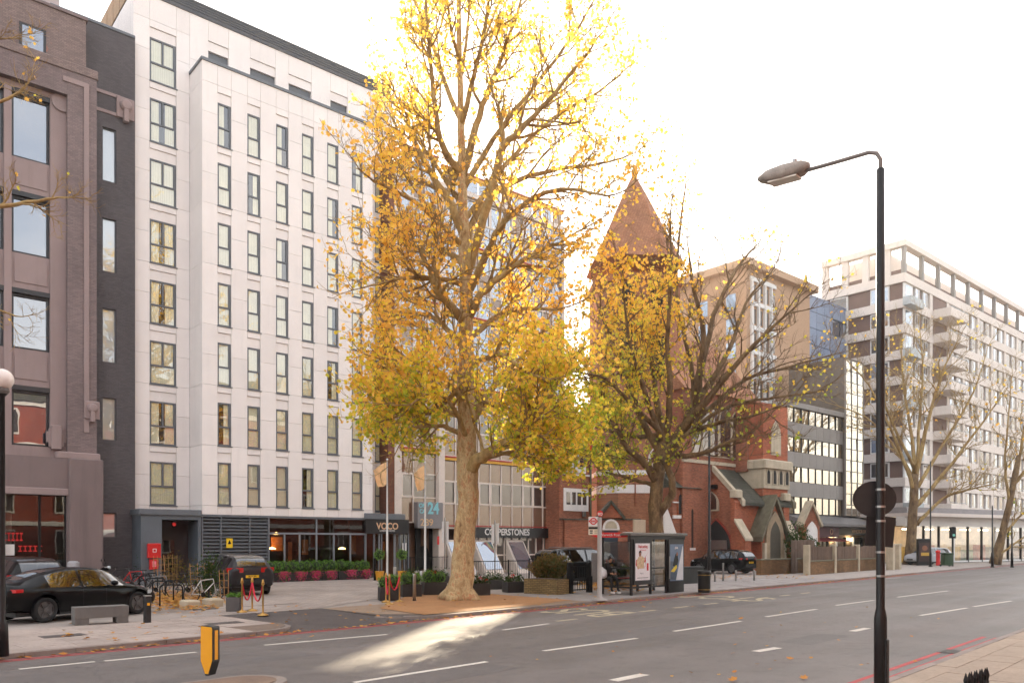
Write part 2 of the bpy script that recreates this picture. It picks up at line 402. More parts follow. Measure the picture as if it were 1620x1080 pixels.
KERB = M('kerb_granite', S(140, 128, 120), 0.8, 0.12, 3, 0.3, 60, rnd=0.08, dirt=0.2)
REDL = M('red_line', S(176, 66, 66), 0.75, 0.14, 2.5, dirt=0.35)
WHL = M('line_white', S(206, 198, 186), 0.75, 0.10, 2.5, dirt=0.22)
YLL = M('line_worn', S(182, 168, 140), 0.8, 0.15, 2, dirt=0.45)
RESIN = M('resin_bound', S(176, 128, 84), 0.9, 0.12, 1.2, 0.6, 120, dirt=0.2)
g = sheet('ground', [(-500, -500), (700, -500), (700, 700), (-500, 700)], -0.06, M('earth', S(110, 104, 96), 0.9, 0.2, 0.2))
KS, NS = 17.5, 4.25                                # far and near kerb lines, metres across from the camera
sheet('road', [(-120, NS), (420, NS), (420, KS), (-120, KS)], 0.0, ASPH)
def rt(u, v, z=PV): return RF.loc(gp(u, v, z))
# crossover to the hotel forecourt: kerb returns on both sides
tL, tR = rt(500, 995, 0.05)[0], rt(700, 985, 0.05)[0]
sb = rt(470, 966)[1] + 0.35
def arc(cx, cy, r, a0, a1, n=7):
    return [(cx + r * math.cos(rad(a0 + (a1 - a0) * i / n)), cy + r * math.sin(rad(a0 + (a1 - a0) * i / n))) for i in range(n + 1)]
R1 = 1.5
KW = 0.14
left = [(-120, KS + KW)] + arc(tL - R1, KS + KW + R1, R1 - 0.0, -90, -5) + [(tL - 0.1, sb), (-120, sb)]
right = arc(tR + R1, KS + KW + R1, R1, 185, 270) + [(420, KS + KW), (420, sb), (tR + 0.1, sb)]
base_l = sheet('pavement', left, PV - 0.012, JOINT, thick=0.3)
base_r = sheet('pavement', right, PV - 0.012, JOINT, thick=0.3)
sheet('pavement', [(-120, sb), (420, sb), (420, 300), (-120, 300)], PV - 0.012, PAVE, thick=0.3)
mb = MB(); mb.add([(tL - 0.6, KS - 0.05, 0.004), (tR + 0.6, KS - 0.05, 0.004), (tR + 0.2, sb + 0.05, PV - 0.004), (tL - 0.2, sb + 0.05, PV - 0.004)], [(0, 1, 2, 3)])
tag(mb.build('crossover', ASPH2, None, rot=(0, 0, RF.a)), kind='structure')
# kerbstones
def kerb_run(t0, t1, s0, parent, name='kerbstone', L=0.92, ztop=PV, back=1):
    t = t0
    while t < t1 - 0.05:
        e = min(t + L, t1)
        dz = random.uniform(-0.006, 0.006)
        o = blk(name, KERB, parent, t + 0.004, e - 0.004, s0, s0 + KW, -0.15, ztop + dz)
        t = e
kerb_run(-4.5, tL - R1, KS, base_l)
kerb_run(tR + R1, 74.0, KS, base_r)
for k in ((-120, -4.5), (74.0, 420)):
    blk('kerb', KERB, base_l, k[0], k[1], KS, KS + KW, -0.15, PV - 0.004)
def kerb_arc(cx, a0, a1, parent):
    n = 5
    for i in range(n):
        b0, b1 = a0 + (a1 - a0) * i / n + 0.25, a0 + (a1 - a0) * (i + 1) / n - 0.25
        q = arc(cx, KS + KW + R1, R1 + KW, b0, b1, 2) + arc(cx, KS + KW + R1, R1 + 0.004, b1, b0, 2)
        d0 = abs(math.sin(rad((b0 + b1) / 2)))
        MB().prism(q, 'z', -0.15, PV * (0.45 + 0.55 * d0)).build('kerbstone', KERB, parent)
kerb_arc(tL - R1, -90, -5, base_l); kerb_arc(tR + R1, 185, 270, base_r)
# paving slabs
slabs = 0
def slab_field(t0, t1, s0, s1, parent, mat, sl=0.86, sw=0.62, keep=None, z=PV, name='paving_slab'):
    r = 0; s = s0
    while s < s1 - 0.05:
        e = min(s + sw, s1); t = t0 - random.uniform(0.1, sl)
        while t < t1:
            L = sl * random.choice((0.75, 1, 1, 1.12)); a, b = max(t, t0), min(t + L, t1)
            if b - a > 0.08 and (keep is None or keep(a, b, s, e)):
                o = place(cube(mat), name, parent, (a + 0.005, s + 0.005, z - 0.06), (random.uniform(-.004, .004), random.uniform(-.004, .004), 0), (b - a - 0.01, e - s - 0.01, 0.06 + random.uniform(-.003, .003)))
            t += L
        s = e
slab_field(1.2, tL - 1.5, KS + KW + 0.01, sb, base_l, SLAB)
slab_field(tL - 1.5, tL - 0.15, KS + KW + 1.3, sb, base_l, SLAB)
slab_field(tR + 8.5, 47.0, KS + KW + 0.01, sb, base_r, M('paving_slab_grey', S(152, 144, 140), 0.8, 0.10, 1.3, 0.25, 70, rnd=0.07, dirt=0.15), 1.2, 0.9)
sheet('pavement_surface', [(tL - 1.5, KS + KW + 0.02)] + arc(tL - R1, KS + KW + R1, R1 - 0.01, -80, -8)[1:] + [(tL - 0.15, KS + KW + 1.29), (tL - 1.5, KS + KW + 1.29)], PV - 0.004, M('tarmac_brown', S(122, 104, 90), 0.85, 0.1, 2, 0.4, 110, dirt=0.15))
sheet('pavement_surface', [(-120, KS + KW + 0.01), (1.2, KS + KW + 0.01), (1.2, sb), (-120, sb)], PV - 0.003, PAVE)
sheet('pavement_surface', [(47, KS + KW + 0.01), (420, KS + KW + 0.01), (420, sb), (47, sb)], PV - 0.003, PAVE)
# tree pit of resin bound gravel and grey surround
rp = [(a, max(b, KS + KW + .25)) for a, b in [rt(u, v) for u, v in ((600, 962), (690, 974), (760, 976), (850, 962), (905, 949), (800, 941), (705, 934), (640, 944))]]
sheet('tree_pit', rp, PV + 0.012, RESIN)
sheet('pavement_surface', [(tR + 1.5, KS + KW + 0.01), (tR + 8.5, KS + KW + 0.01), (tR + 8.5, sb), (tR + 0.12, sb), (tR + 0.12, KS + KW + R1)], PV - 0.004, M('tarmac_pale', S(150, 128, 108), 0.85, 0.1, 1.5, 0.4, 110, dirt=0.15))
# forecourt of pale setts in front of the hotel
SETT = brick_mat('setts', S(178, 164, 154), S(162, 150, 142), S(120, 110, 102), 0.42, 0.21, 0.012, 0.8, 0.16)
def sett_floor():
    m = _mats['setts']; N, L = m.node_tree.nodes, m.node_tree.links
    tc = [n for n in N if n.type == 'TEX_COORD'][0]; bt = [n for n in N if n.type == 'TEX_BRICK'][0]
    L.new(tc.outputs['Object'], bt.inputs['Vector'])
sett_floor()
fa, fb, fc, fd = rt(425, 972), rt(600, 963), rt(660, 912), rt(300, 905)
sheet('forecourt', [(tL - 0.15, sb + 0.02), (tR - 0.1, sb + 0.02), rt(668, 935), rt(690, 905), (rt(690, 905)[0] - 1, 42), (rt(300, 903)[0], 42), rt(345, 945)], PV + 0.002, SETT)
blk('drain_slot', BLACKM, base_l, tL + 0.2, tR + 0.8, sb + 2.4, sb + 2.47, PV - 0.05, PV + 0.006)
# near pavement on the right
near = sheet('pavement', [(-120, -60), (420, -60), (420, NS - KW), (-120, NS - KW)], PV - 0.012, PAVE, thick=0.3)
sheet('pavement_surface', [(-120, -60), (11.0, -60), (11.0, NS - KW - .01), (-120, NS - KW - .01)], PV - 0.003, PAVE)
SLABN = M('paving_slab_buff', S(158, 140, 122), 0.8, 0.10, 1.3, 0.25, 70, rnd=0.06, dirt=0.2)
slab_field(11.0, 24.0, -0.6, NS - KW - 0.01, near, SLABN, 0.9, 0.62)
sheet('pavement_surface', [(24.0, -60), (420, -60), (420, NS - KW - .01), (24.0, NS - KW - .01)], PV - 0.003, PAVE)
t = 8.0
while t < 40:
    blk('kerbstone', KERB, near, t + .004, t + .916, NS - KW, NS, -0.15, PV + random.uniform(-.005, .005)); t += 0.92
# repair patches, joints and covers in the road
PATCH = M('road_patch', S(100, 94, 91), .7, .12, .8, .5, 110, dirt=.2)
for u, v, L_, W_ in ((690, 1068, 3.2, 1.1), (1010, 1000, 5.0, 1.0), (1290, 1010, 2.4, .8), (420, 1042, 2.2, .7), (1150, 955, 4.0, 1.2)):
    p = rt(u, v, 0); o = MB().add([(-L_ / 2, -W_ / 2, 0), (L_ / 2, -W_ / 2 + .05, 0), (L_ / 2 - .1, W_ / 2, 0), (-L_ / 2 + .05, W_ / 2, 0)], [(0, 1, 2, 3)]).build('road_patch', PATCH, None, loc=RF.w(p[0], p[1], .002), rot=(0, 0, RF.a)); tag(o, kind='structure')
# painted lines
road_marks = []
def line(name, t0, s0, t1, s1, w, m, label, cat='road marking', z=0.004, group=None):
    d = Vector((t1 - t0, s1 - s0)); L = d.length
    mb = MB(); n = max(1, int(L / 1.5)); vs, fs = [], []
    for i in range(n + 1):
        for q in (-1, 1): vs.append((L * i / n, q * w / 2 + (random.uniform(-.006, .006)), 0))
    for i in range(n): fs.append((2 * i, 2 * i + 2, 2 * i + 3, 2 * i + 1))
    mb.add(vs, fs)
    p = RF.w(t0, s0, z)
    o = mb.build(name, m, None, loc=p, rot=(0, 0, RF.a + math.atan2(d.y, d.x)))
    return tag(o, label, cat, group, 'structure')
line('red_line', -60, KS - 0.35, 160, KS - 0.35, 0.10, REDL, 'outer of two red lines along the far kerb')
line('red_line', -60, KS - 0.17, 160, KS - 0.17, 0.09, REDL, 'red line closest to the far kerb')
for k, ss in enumerate((NS + 0.18, NS + 0.46)):
    line('red_line', -20, ss, rt(1560, 1007, 0)[0], ss, 0.10, REDL, ('red line closest to the near kerb', 'outer of two red lines along the near kerb')[k])
dash = [((30, 1058), (150, 1046), 'white lane dash nearest the left edge of the road'), ((165, 1045), (310, 1031), 'white lane dash in front of the concrete bench'),
        ((418, 1020), (612, 1003), 'long white lane dash in front of the crossover'), ((560, 1079), (770, 1046), 'white lane dash crossing the sunlit patch of road'),
        ((860, 1029), (1008, 1009), 'white centre dash right of the sunlit patch'), ((1066, 998), (1172, 982), 'white centre dash below the bus shelter'),
        ((1212, 975), (1292, 963), 'white centre dash below the litter bin'), ((1322, 957), (1382, 949), 'white centre dash just left of the dark lamp post'),
        ((1420, 944), (1500, 934), 'white centre dash just right of the dark lamp post'), ((1456, 973), (1530, 961), 'white dash of the near lane right of the lamp post'),
        ((1540, 959), (1600, 950), 'far white dash of the near lane at the right edge'),
        ((970, 1076), (1020, 1066), 'short thick white dash at the bottom of the road'), ((1195, 1030), (1231, 1024), 'short white dash in the middle of the near lane'), ((1348, 998), (1373, 993), 'short white dash just left of the lamp post foot'),
        ((1395, 915), (1425, 913), 'farthest white dash beside the far kerb'),
        ((795, 996), (868, 986), 'faint white dash near the tree side kerb')]
for a, b, lab in dash:
    p, q = rt(*a, 0), rt(*b, 0)
    line('lane_dash', p[0], p[1], q[0], q[1], 0.13 if 'short' not in lab else 0.2, WHL, lab)
# bus stop box: worn yellow dashes and letters
bl = [rt(u, v, 0) for u, v in ((890, 983), (1275, 934))]
for i in range(9):
    a, b = i / 9.0, (i + 0.45) / 9.0
    line('bus_bay_dash', bl[0][0] + (bl[1][0] - bl[0][0]) * a, KS - 3.0, bl[0][0] + (bl[1][0] - bl[0][0]) * b, KS - 3.0, 0.16, YLL, 'worn pale dash outlining the bus bay on the road', group='bus bay dashes')
for txt, u, v in (('BUS', 975, 966), ('STOP', 1165, 943)):
    p = rt(u, v, 0)
    o = writing(txt, YLL, None, RF.w(p[0], KS - 1.9, 0.005), 1.5, (0, 0, RF.a - PI / 2 + PI), 0.0, 0.01, 1.0, name='bus_bay_lettering')
    o.scale = (1, 2.0, 1); tag(o, 'worn pale ' + ('word nearer the big tree' if txt == 'BUS' else 'word farther along the bus bay') + ' painted on the road', 'road marking', None, 'structure')
# traffic island in the near lane
ic = rt(335, 1085, 0)
isl = thing('traffic_island', 'low kerbed traffic island under the yellow bollard', 'traffic island', RF.w(ic[0] - 0.25, ic[1] - 0.5, 0), RF.a)
q = arc(0.55, 0, 0.62, -90, 90, 10) + arc(-3.0, 0, 0.62, 90, 270, 10)
MB().prism(q, 'z', 0, 0.10).build('kerb_ring', KERB, isl)
q = arc(0.55, 0, 0.46, -90, 90, 10) + arc(-3.0, 0, 0.46, 90, 270, 10)
MB().prism(q, 'z', 0.05, 0.112).build('infill', M('infill_pavers', S(122, 100, 84), 0.85, 0.15, 3, 0.4, 60), isl)
# drain grates and worn manhole covers
for u, v, lab in ((1500, 1030, 'iron drain grate in the near gutter'),):
    p = rt(u, v, 0); gr = thing('drain_grate', lab, 'drain', RF.w(p[0], NS + 0.3, 0.006), RF.a)
    MB().box(-.3, .3, -.2, .2, 0, .004).build('frame', BLACKM, gr)
    for i in range(7): blk('bar', CONC, gr, -.26 + i * .08, -.22 + i * .08, -.16, .16, .004, .010)
for u, v, lab, sx, sy in ((355, 985, 'dark inspection cover set in the pavement left of the crossover', .9, .5), (100, 1005, 'dark inspection cover at the left of the pavement', .9, .5)):
    p = rt(u, v); o = MB().bbox(-sx / 2, sx / 2, -sy / 2, sy / 2, 0, .008, .003).build('inspection_cover', ASPH2, None, loc=RF.w(p[0], p[1], PV - 0.001), rot=(0, 0, RF.a)); tag(o, lab, 'manhole cover')
# ---------------------------------------------------------------- the white hotel
HA = 40.9
_p = at(430, HV, 43.5); _f = Frame(_p.x, _p.y, HA); _o = _f.w(_f.x(319.6), 0)
HF = Frame(_o.x, _o.y, HA)
SY = 1.84                                          # the main wall stands this far behind the bay
hotel = thing('hotel_building', 'tall white panelled hotel block with rows of grey framed windows', 'hotel', (HF.o.x, HF.o.y, 0), HF.a)
xs = [(HF.x(a, .15), HF.x(b, .15)) for a, b in ((344, 363), (390.5, 409.5), (435.5, 454), (477, 493.5), (517, 532.5), (556, 570.5))]
cw = sum(b - a for a, b in xs) / 6 * 1.12
xs = [((a + b) / 2 - cw / 2, (a + b) / 2 + cw / 2) for a, b in xs]
xR = HF.x(589.5)
ztop, zbot = HF.z(436, 197, .15), HF.z(433, 737, .15)
SP = (ztop - zbot) / 6
WH = HF.z(436, 197, .15) - HF.z(436, 262, .15)
CB = HF.z(430, 815.5)                              # underside of the cladding
BT = HF.z(320, 94)                                 # parapet of the bay
xL = HF.x(211, SY); xR2 = HF.x(621, SY)
sx0, sx1 = HF.x(235.5, SY + .15), HF.x(277.5, SY + .15)
wx0, wx1 = HF.x(591.5, SY + .15), HF.x(605, SY + .15)
RT = HF.z(216, 2, SY) if False else BT + 3.35      # main roof line
LH = 0.52
def corrugated(w, h, n, amp=0.03, part=1.0, seed=0):
    r = random.Random(seed); mb = MB(); vs, fs = [], []
    xs_ = [w * part * i / n for i in range(n + 1)]
    for i, x in enumerate(xs_):
        y = amp * .4 * math.sin(i * 1.9) + r.uniform(-.005, .005)
        vs += [(x, y, 0), (x + r.uniform(-.01, .01), y, h)]
    fs = [(2 * i, 2 * i + 2, 2 * i + 3, 2 * i + 1) for i in range(n)]
    return mb.add(vs, fs).mesh('curtain', CURT, True)
def win_frame(w, h, tr, double=False, b=0.085):
    mb = MB(); d = 0.08
    mb.box(0, b, 0, d, 0, h); mb.box(w - b, w, 0, d, 0, h)
    mb.box(b, w - b, 0.001, d - .001, 0, b); mb.box(b, w - b, 0.001, d - .001, h - b, h)
    mb.box(b, w - b, 0.001, d - .001, tr - b / 2, tr + b / 2)
    mb.box(w - b - .05, w - b, .002, d - .002, tr + b / 2, h - b)
    if double: mb.box(w / 2 - .045, w / 2 + .045, .002, d - .002, tr + b / 2, h - b)
    mb.box(-.02, w + .06, -.10, .0, -.05, .0)
    return mb.mesh('window', FRAME)
def pane_mesh(w, h, m=None): return MB().add([(0, 0, 0), (w, 0, 0), (w, 0, h), (0, 0, h)], [(0, 1, 2, 3)]).mesh('pane', m or GLASS)
TR = WH * 0.44
WM = {'n': (win_frame(cw, WH, TR), pane_mesh(cw - .13, TR - .10), pane_mesh(cw - .17, WH - TR - .10)),
      'd': (win_frame(sx1 - sx0, WH, TR, True), pane_mesh(sx1 - sx0 - .13, TR - .10), pane_mesh((sx1 - sx0) / 2 - .13, WH - TR - .10)),
      'r': (win_frame(wx1 - wx0, WH, TR), pane_mesh(wx1 - wx0 - .13, TR - .10), pane_mesh(wx1 - wx0 - .17, WH - TR - .10))}
CUR = [corrugated(cw - .1, WH - .1, 22, .035, 1, 1), corrugated(cw - .1, WH - .1, 14, .035, .55, 2), corrugated(cw - .1, WH - .1, 22, .02, 1, 3)]
CURD = [corrugated(sx1 - sx0 - .1, WH - .1, 36, .035, 1, 4), corrugated(sx1 - sx0 - .1, WH - .1, 14, .035, .36, 5), corrugated(sx1 - sx0 - .1, WH - .1, 14, .035, .4, 6)]
def put_window(kind, x, y, z, w, parent=hotel):
    fm, p1, p2 = WM[kind]
    o = place(fm, 'window', parent, (x, y, z))
    j = lambda: (random.uniform(-.006, .006), 0, random.uniform(-.006, .006))
    place(p1, 'pane', o, (.065, .04, .05), j())
    place(p2, 'pane', o, (.065, .045, TR + .05), j())
    if kind == 'd':
        place(p2, 'pane', o, (w / 2 + .065 - .02, .045, TR + .05), j())
        if random.random() < .5: place(CURD[0], 'curtain', o, (.05, .075, .05))
        else:
            place(CURD[1], 'curtain', o, (.05, .075, .05)); place(CURD[2], 'curtain', o, (.05 + (w - .1) * .6, .075, .05))
    else:
        c = random.choice((0, 0, 0, 1, 2)); place(CUR[c], 'curtain', o, (.05 + (random.choice((0, .3)) if c == 1 else 0), .075, .05))
    return o
G = 0.006
def panel(x0, x1, z0, z1, y=0.0, t=0.3, name='panel', par=hotel, m=PANEL):
    return blk(name, m, par, x0 + G, x1 - G, y, y + t, z0 + G, z1 - G)
sill = [zbot - WH + k * SP for k in range(9)]      # floor joints run at sill height
def face(cols, x0, x1, y, floors, z_lo, z_hi, kind):
    """one plane of cladding with its columns of windows"""
    edges = [x0] + [e for c in cols for e in c] + [x1]
    piers = [(edges[i], edges[i + 1]) for i in range(0, len(edges), 2)]
    if sill[floors[0]] - z_lo > .1:
        for a, b in piers + list(cols): panel(a, b, z_lo, sill[floors[0]], y)
    for k in floors:
        zt = min(sill[k] + SP, z_hi)
        for a, b in piers:
            if b - a < .04: continue
            mid = sill[k] + SP * .5
            panel(a, b, sill[k], mid, y); panel(a, b, mid, zt, y)
        for a, b in cols:
            w1 = sill[k] + WH
            put_window(kind, a, y + .06, sill[k], b - a)
            panel(a, b, w1, min(w1 + LH, zt), y + .06, .24, 'lintel_panel')
            if zt > w1 + LH + .05: panel(a, b, w1 + LH, zt, y)
    if z_hi - sill[floors[-1]] - SP > .1:
        for a, b in piers + list(cols): panel(a, b, sill[floors[-1]] + SP, z_hi, y)
face(xs, 0.0, xR, 0.0, range(7), CB, BT, 'n')
face([(sx0, sx1)], xL, -0.001, SY, range(8), CB, RT, 'd')
face([(wx0, wx1)], xR + .32, xR2, SY, range(7), CB, sill[7], 'r')
# the storey above the bay
tw = [(HF.x(a, SY + .15), HF.x(b, SY + .15)) for a, b in ((328, 360), (394, 434), (455, 491), (521, 548))]
WM['t'] = (win_frame(1.5, WH, TR), pane_mesh(1.5 - .13, TR - .10), pane_mesh(1.5 - .17, WH - TR - .10))
e = [0.0] + [q for c in tw for q in c] + [xR2]
for i in range(0, len(e), 2):
    n = max(1, int((e[i + 1] - e[i]) / 1.1))
    for k in range(n):
        a, b = e[i] + (e[i + 1] - e[i]) * k / n, e[i] + (e[i + 1] - e[i]) * (k + 1) / n
        panel(a, b, sill[7], sill[7] + SP * .62, SY); panel(a, b, sill[7] + SP * .62, RT, SY)
for a, b in tw:
    w1 = sill[7] + WH + .5
    MB().box(0, b - a, 0, .08, 0, WH + .5).build('window', FRAME, hotel, loc=(a, SY + .17, sill[7]))
    panel(a, b, w1, w1 + LH, SY + .06, .24, 'lintel_panel'); panel(a, b, w1 + LH, RT, SY)
# returns of the bay
for k in range(-1, 7):
    z0 = CB if k < 0 else sill[k]; z1 = sill[0] if k < 0 else min(sill[k] + SP, BT)
    panel(0, .3, z0, z1, .304, SY - .304); panel(xR - .3, xR, z0, z1, .304, SY - .304)
if BT > sill[7]:
    panel(0, .3, sill[7], BT, .304, SY - .304); panel(xR - .3, xR, sill[7], BT, .304, SY - .304)
MB().bbox(-.06, xR + .06, -.06, SY, BT, BT + .16, .02).build('coping', GREYM, hotel)
# cores, roof louvres, side wall
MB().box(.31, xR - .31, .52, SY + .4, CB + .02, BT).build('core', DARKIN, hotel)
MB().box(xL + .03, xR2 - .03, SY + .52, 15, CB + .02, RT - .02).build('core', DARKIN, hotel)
MB().box(xL, xL + .25, SY + .304, 15, CB, RT).build('side_wall', PANEL, hotel)
MB().box(xR2 - .25, xR2, SY + .304, 15, 0, RT).build('side_wall', PANEL, hotel)
roofd = M('roof_louvre', S(72, 72, 75), .5, .08, 2)
MB().bbox(xL - .02, xR2 + .02, SY - .05, SY + .35, RT, RT + .12, .02).build('coping', roofd, hotel)
for k in range(5): blk('roof_slat', roofd, hotel, xL + .3, xR2, SY + .12 + k * .05, SY + .2 + k * .05, RT + .2 + k * .17, RT + .31 + k * .17)
MB().box(xL + .3, xR2, SY + .6, 14.8, RT, RT + 1.05).build('roof_plant', roofd, hotel)
for k in range(9): blk('roof_screen_slat', M('cedar', S(170, 140, 110), .8, .15, 3), hotel, xL, xL + .05, 3.2 + k * 1.25, 3.2 + k * 1.25 + 1.15, RT + .15, RT + 1.5)
MB().box(xL + .051, xL + .12, 3.0, 14.8, RT, RT + 1.6).build('roof_rail', GREYM, hotel)
# ground floor: porch
px0, px1 = HF.x(223), HF.x(318)
pz = HF.z(223, 813); pc = HF.z(223, 804)
ox0, ox1 = HF.x(256), HF.x(313.5); oz = HF.z(256, 821)
GP = M('porch_paint', S(98, 104, 110), .55, .08, 1.2, streak=.08)
MB().box(px0, ox0, 0, SY + .3, 0, pz).build('porch_pier', GP, hotel)
MB().box(ox0 + .002, px1 - .002, .004, SY + .3, oz, pz - .002).build('porch_header', GP, hotel)
MB().box(ox1, px1 - .004, .002, SY + .3, 0, oz - .002).build('porch_pier', GP, hotel)
MB().bbox(px0 - .1, px1 - .003, -.1, SY - .004, pz + .001, CB + .32 if CB + .32 < pc else pc, .02).build('porch_roof', GREYM, hotel)
MB().box(ox0, ox1, 1.5, 1.6, 0, oz).build('porch_wall', M('porch_back', S(66, 52, 50), .7, .1, 2), hotel)
dr = MB().box(ox0 + .15, ox0 + 1.15, 1.42, 1.49, PV, 2.5).build('door', M('door_brown', S(58, 40, 36), .5, .1, 3), hotel)
MB().box(ox0 + .25, ox0 + 1.05, 1.40, 1.418, .5, 2.35).build('pane', SHOPGL, dr)
MB().lathe([(.09, 0), (.09, .06), (.04, .07)], 16, (0, 0, 0), 0, 'y').build('alarm_bell', RED, hotel, loc=(HF.x(275), -.07, HF.z(275, 829)))
# louvred plant room
lx = [HF.x(u, .1) for u in (319.5, 349.5, 395, 424)]
MB().box(px1 + .002, lx[3], .22, .5, 0, CB).build('louvre_backing', M('louvre_back', S(84, 86, 90), .7, .1, 3), hotel)
for i in range(3):
    n = 19
    mb = MB(); mb.prism([(0, 0), (.14, .07), (.14, .10), (0, .055)], 'x', 0, lx[i + 1] - lx[i] - .07); sm = mb.mesh('louvre_slat', GREYM)
    for k in range(n): place(sm, 'louvre_slat', hotel, (lx[i] + .035, .06, .1 + k * (CB - .2) / n))
for i in range(4): blk('louvre_post', GREYM, hotel, lx[i] - .035, lx[i] + .035, .04, .22, 0, CB - .004)
MB().bbox(px1 + .002, HF.x(578, .05), .0, .3, CB - .12, CB - .003, .01).build('soffit_trim', GREYM, hotel)
sg = MB().box(0, .34, 0, .012, 0, .5).build('warning_sign', M('yellow_sign', S(240, 196, 30), .5, .03), hotel, loc=(HF.x(358, .04), .035, HF.z(358, 866)))
MB().prism([(.07, .2), (.27, .2), (.17, .42)], 'y', -.004, -.001).build('triangle', BLACKM, sg)
# glazed front with the lobby behind
gx = [HF.x(u, .1) for u in (425, 450, 474, 500.5, 528, 554, 577.5)]
gz = HF.z(470, 843.5); g0 = .12
for i in range(6):
    MB().box(gx[i] + .04, gx[i + 1] - .04, .11, .122, g0, gz - .05).build('pane', SHOPGL, hotel)
for i in (0, 3):
    MB().box(gx[i] + .04, gx[i + 3] - .04, .11, .122, gz + .05, CB - .14).build('pane', SHOPGL, hotel)
LG = M('mullion_grey', S(128, 132, 138), .4, .05, 3)
for i in range(7): blk('mullion', LG, hotel, gx[i] - .04, gx[i] + .04, .06, .18, 0, gz if i % 3 else CB - .13)
blk('transom', LG, hotel, gx[0], gx[6], .05, .19, gz - .05, gz + .05)
blk('base_rail', LG, hotel, gx[0], gx[6], .055, .185, 0, g0)
lob = M('lobby_wall', S(70, 52, 44), .8, .2, .8)
MB().box(lx[3] - .4, xR2 - .4, 6.0, 6.2, 0, CB).build('lobby_wall', lob, hotel)
MB().box(lx[3] + .1, xR2 - .5, .3, 6.0, .0, PV + .02).build('lobby_floor', M('lobby_floor', S(90, 76, 66), .4, .1, 2), hotel)
MB().box(lx[3] + .002, lx[3] + .15, .3, 6, 0, CB - .005).build('lobby_wall', lob, hotel)
MB().box(lx[3], xR2 - .5, .45, 6, CB - .004, CB + .015).build('lobby_ceiling', lob, hotel)
ART = M('art_orange', S(200, 120, 60), .7, .45, 1.6)
for u0, u1, v0, v1, yy in ((429, 447, 849, 871, 1.6), (478, 487.5, 853, 877, 1.3), (555, 563.5, 847, 876, 1.3), (456, 462, 857, 888, 2.4)):
    a, b = HF.x(u0, yy), HF.x(u1, yy)
    MB().box(a, b, yy, yy + .05, HF.z(u0, v1, yy), HF.z(u0, v0, yy)).build('wall_panel', ART, hotel)
LAMP = M('lamp_glow', (1.0, .55, .18), .5, 0, 1, emit=9.0)
for u, v, yy in ((437, 844.7, 1.0), (541, 868, 2.2), (430, 868, 1.2)):
    p = HF.hit(u, v, yy)
    MB().lathe([(.02, .12), (.2, .05), (.22, 0), (.02, -.01)], 14, (0, 0, 0)).build('pendant_lamp', LAMP, hotel, loc=(p[0], yy, p[1]))
# entrance with its black fascia
ex0, ex1 = HF.x(578.5, -.1), HF.x(647, -.1)
fz0, fz1 = HF.z(612, 843.5, -.1), HF.z(612, 821, -.1)
fas = MB().box(ex0, ex1, -.1, SY, fz0, fz1).build('fascia', M('fascia_black', S(28, 26, 27), .35, .1, 3), hotel)
cpy = HF.z(612, 812, -.1)
MB().bbox(ex0 - .05, ex1 - .3, -.16, SY - .01, fz1 + .001, cpy, .02).build('canopy', GREYM, hotel)
GOLD = M('sign_gold', S(222, 178, 140), .4, .03, 3)
fx = HF.x(614, -.1)
writing('VOCO', GOLD, fas, (fx - .05, -.115, HF.z(614, 836.5, -.1)), .55, sx=.95, bold=.012)
writing('LONDON HOTEL', WHITE, fas, (fx - .05, -.113, HF.z(614, 840.2, -.1)), .14, sx=1.0)
du = (579, 592, 600, 604, 625, 633, 640, 646.5)
dxs = [HF.x(u, 0) for u in du]
for i in range(7):
    if i in (3,): continue
    MB().box(dxs[i] + .04, dxs[i + 1] - .04, .05, .06, .1, fz0 - .08).build('pane', SHOPGL, hotel)
for i in range(8): blk('mullion', LG if i in (2, 4) else GREYM, hotel, dxs[i] - .04, dxs[i] + .04, .0, .12, 0, fz0 - .002)
blk('base_rail', GREYM, hotel, dxs[0], dxs[3], .005, .115, 0, .12)
MB().box(ex1 - .08, ex1, .13, SY, 0, fz0 - .001).build('side_pane', SHOPGL, hotel)
MB().box(HF.x(606, 1.3), HF.x(612, 1.3), 1.3, 1.36, 1.3, 2.3).build('wall_panel', ART, hotel)
MB().box(0, .3, 0, .01, 0, .5).build('notice', WHITE, hotel, loc=(HF.x(637, 0), .035, HF.z(637, 871)))
# red hose box on the porch pier
hx = HF.x(232); bxo = MB().bbox(0, .62, -.22, 0, 0, .72, .03).build('hose_cabinet', RED, None, loc=HF.w(hx, -.004, HF.z(232, 882)), rot=(0, 0, HF.a))
tag(bxo, 'bright red metal cabinet on the grey porch wall', 'cabinet')
MB().box(.22, .4, -.226, -.22, .28, .46).build('pictogram', WHITE, bxo); MB().box(.25, .37, -.229, -.226, .31, .43).build('pictogram', RED, bxo)
b2 = MB().bbox(0, .42, -.16, 0, 0, .5, .02).build('hose_cabinet', RED, None, loc=HF.w(hx + .1, -.004, HF.z(232, 900)), rot=(0, 0, HF.a)); tag(b2, 'smaller red box below the red cabinet on the porch', 'cabinet')
MB().box(.12, .3, -.166, -.16, .12, .4).build('notice', M('pink_notice', S(235, 130, 140), .6, .1), b2)
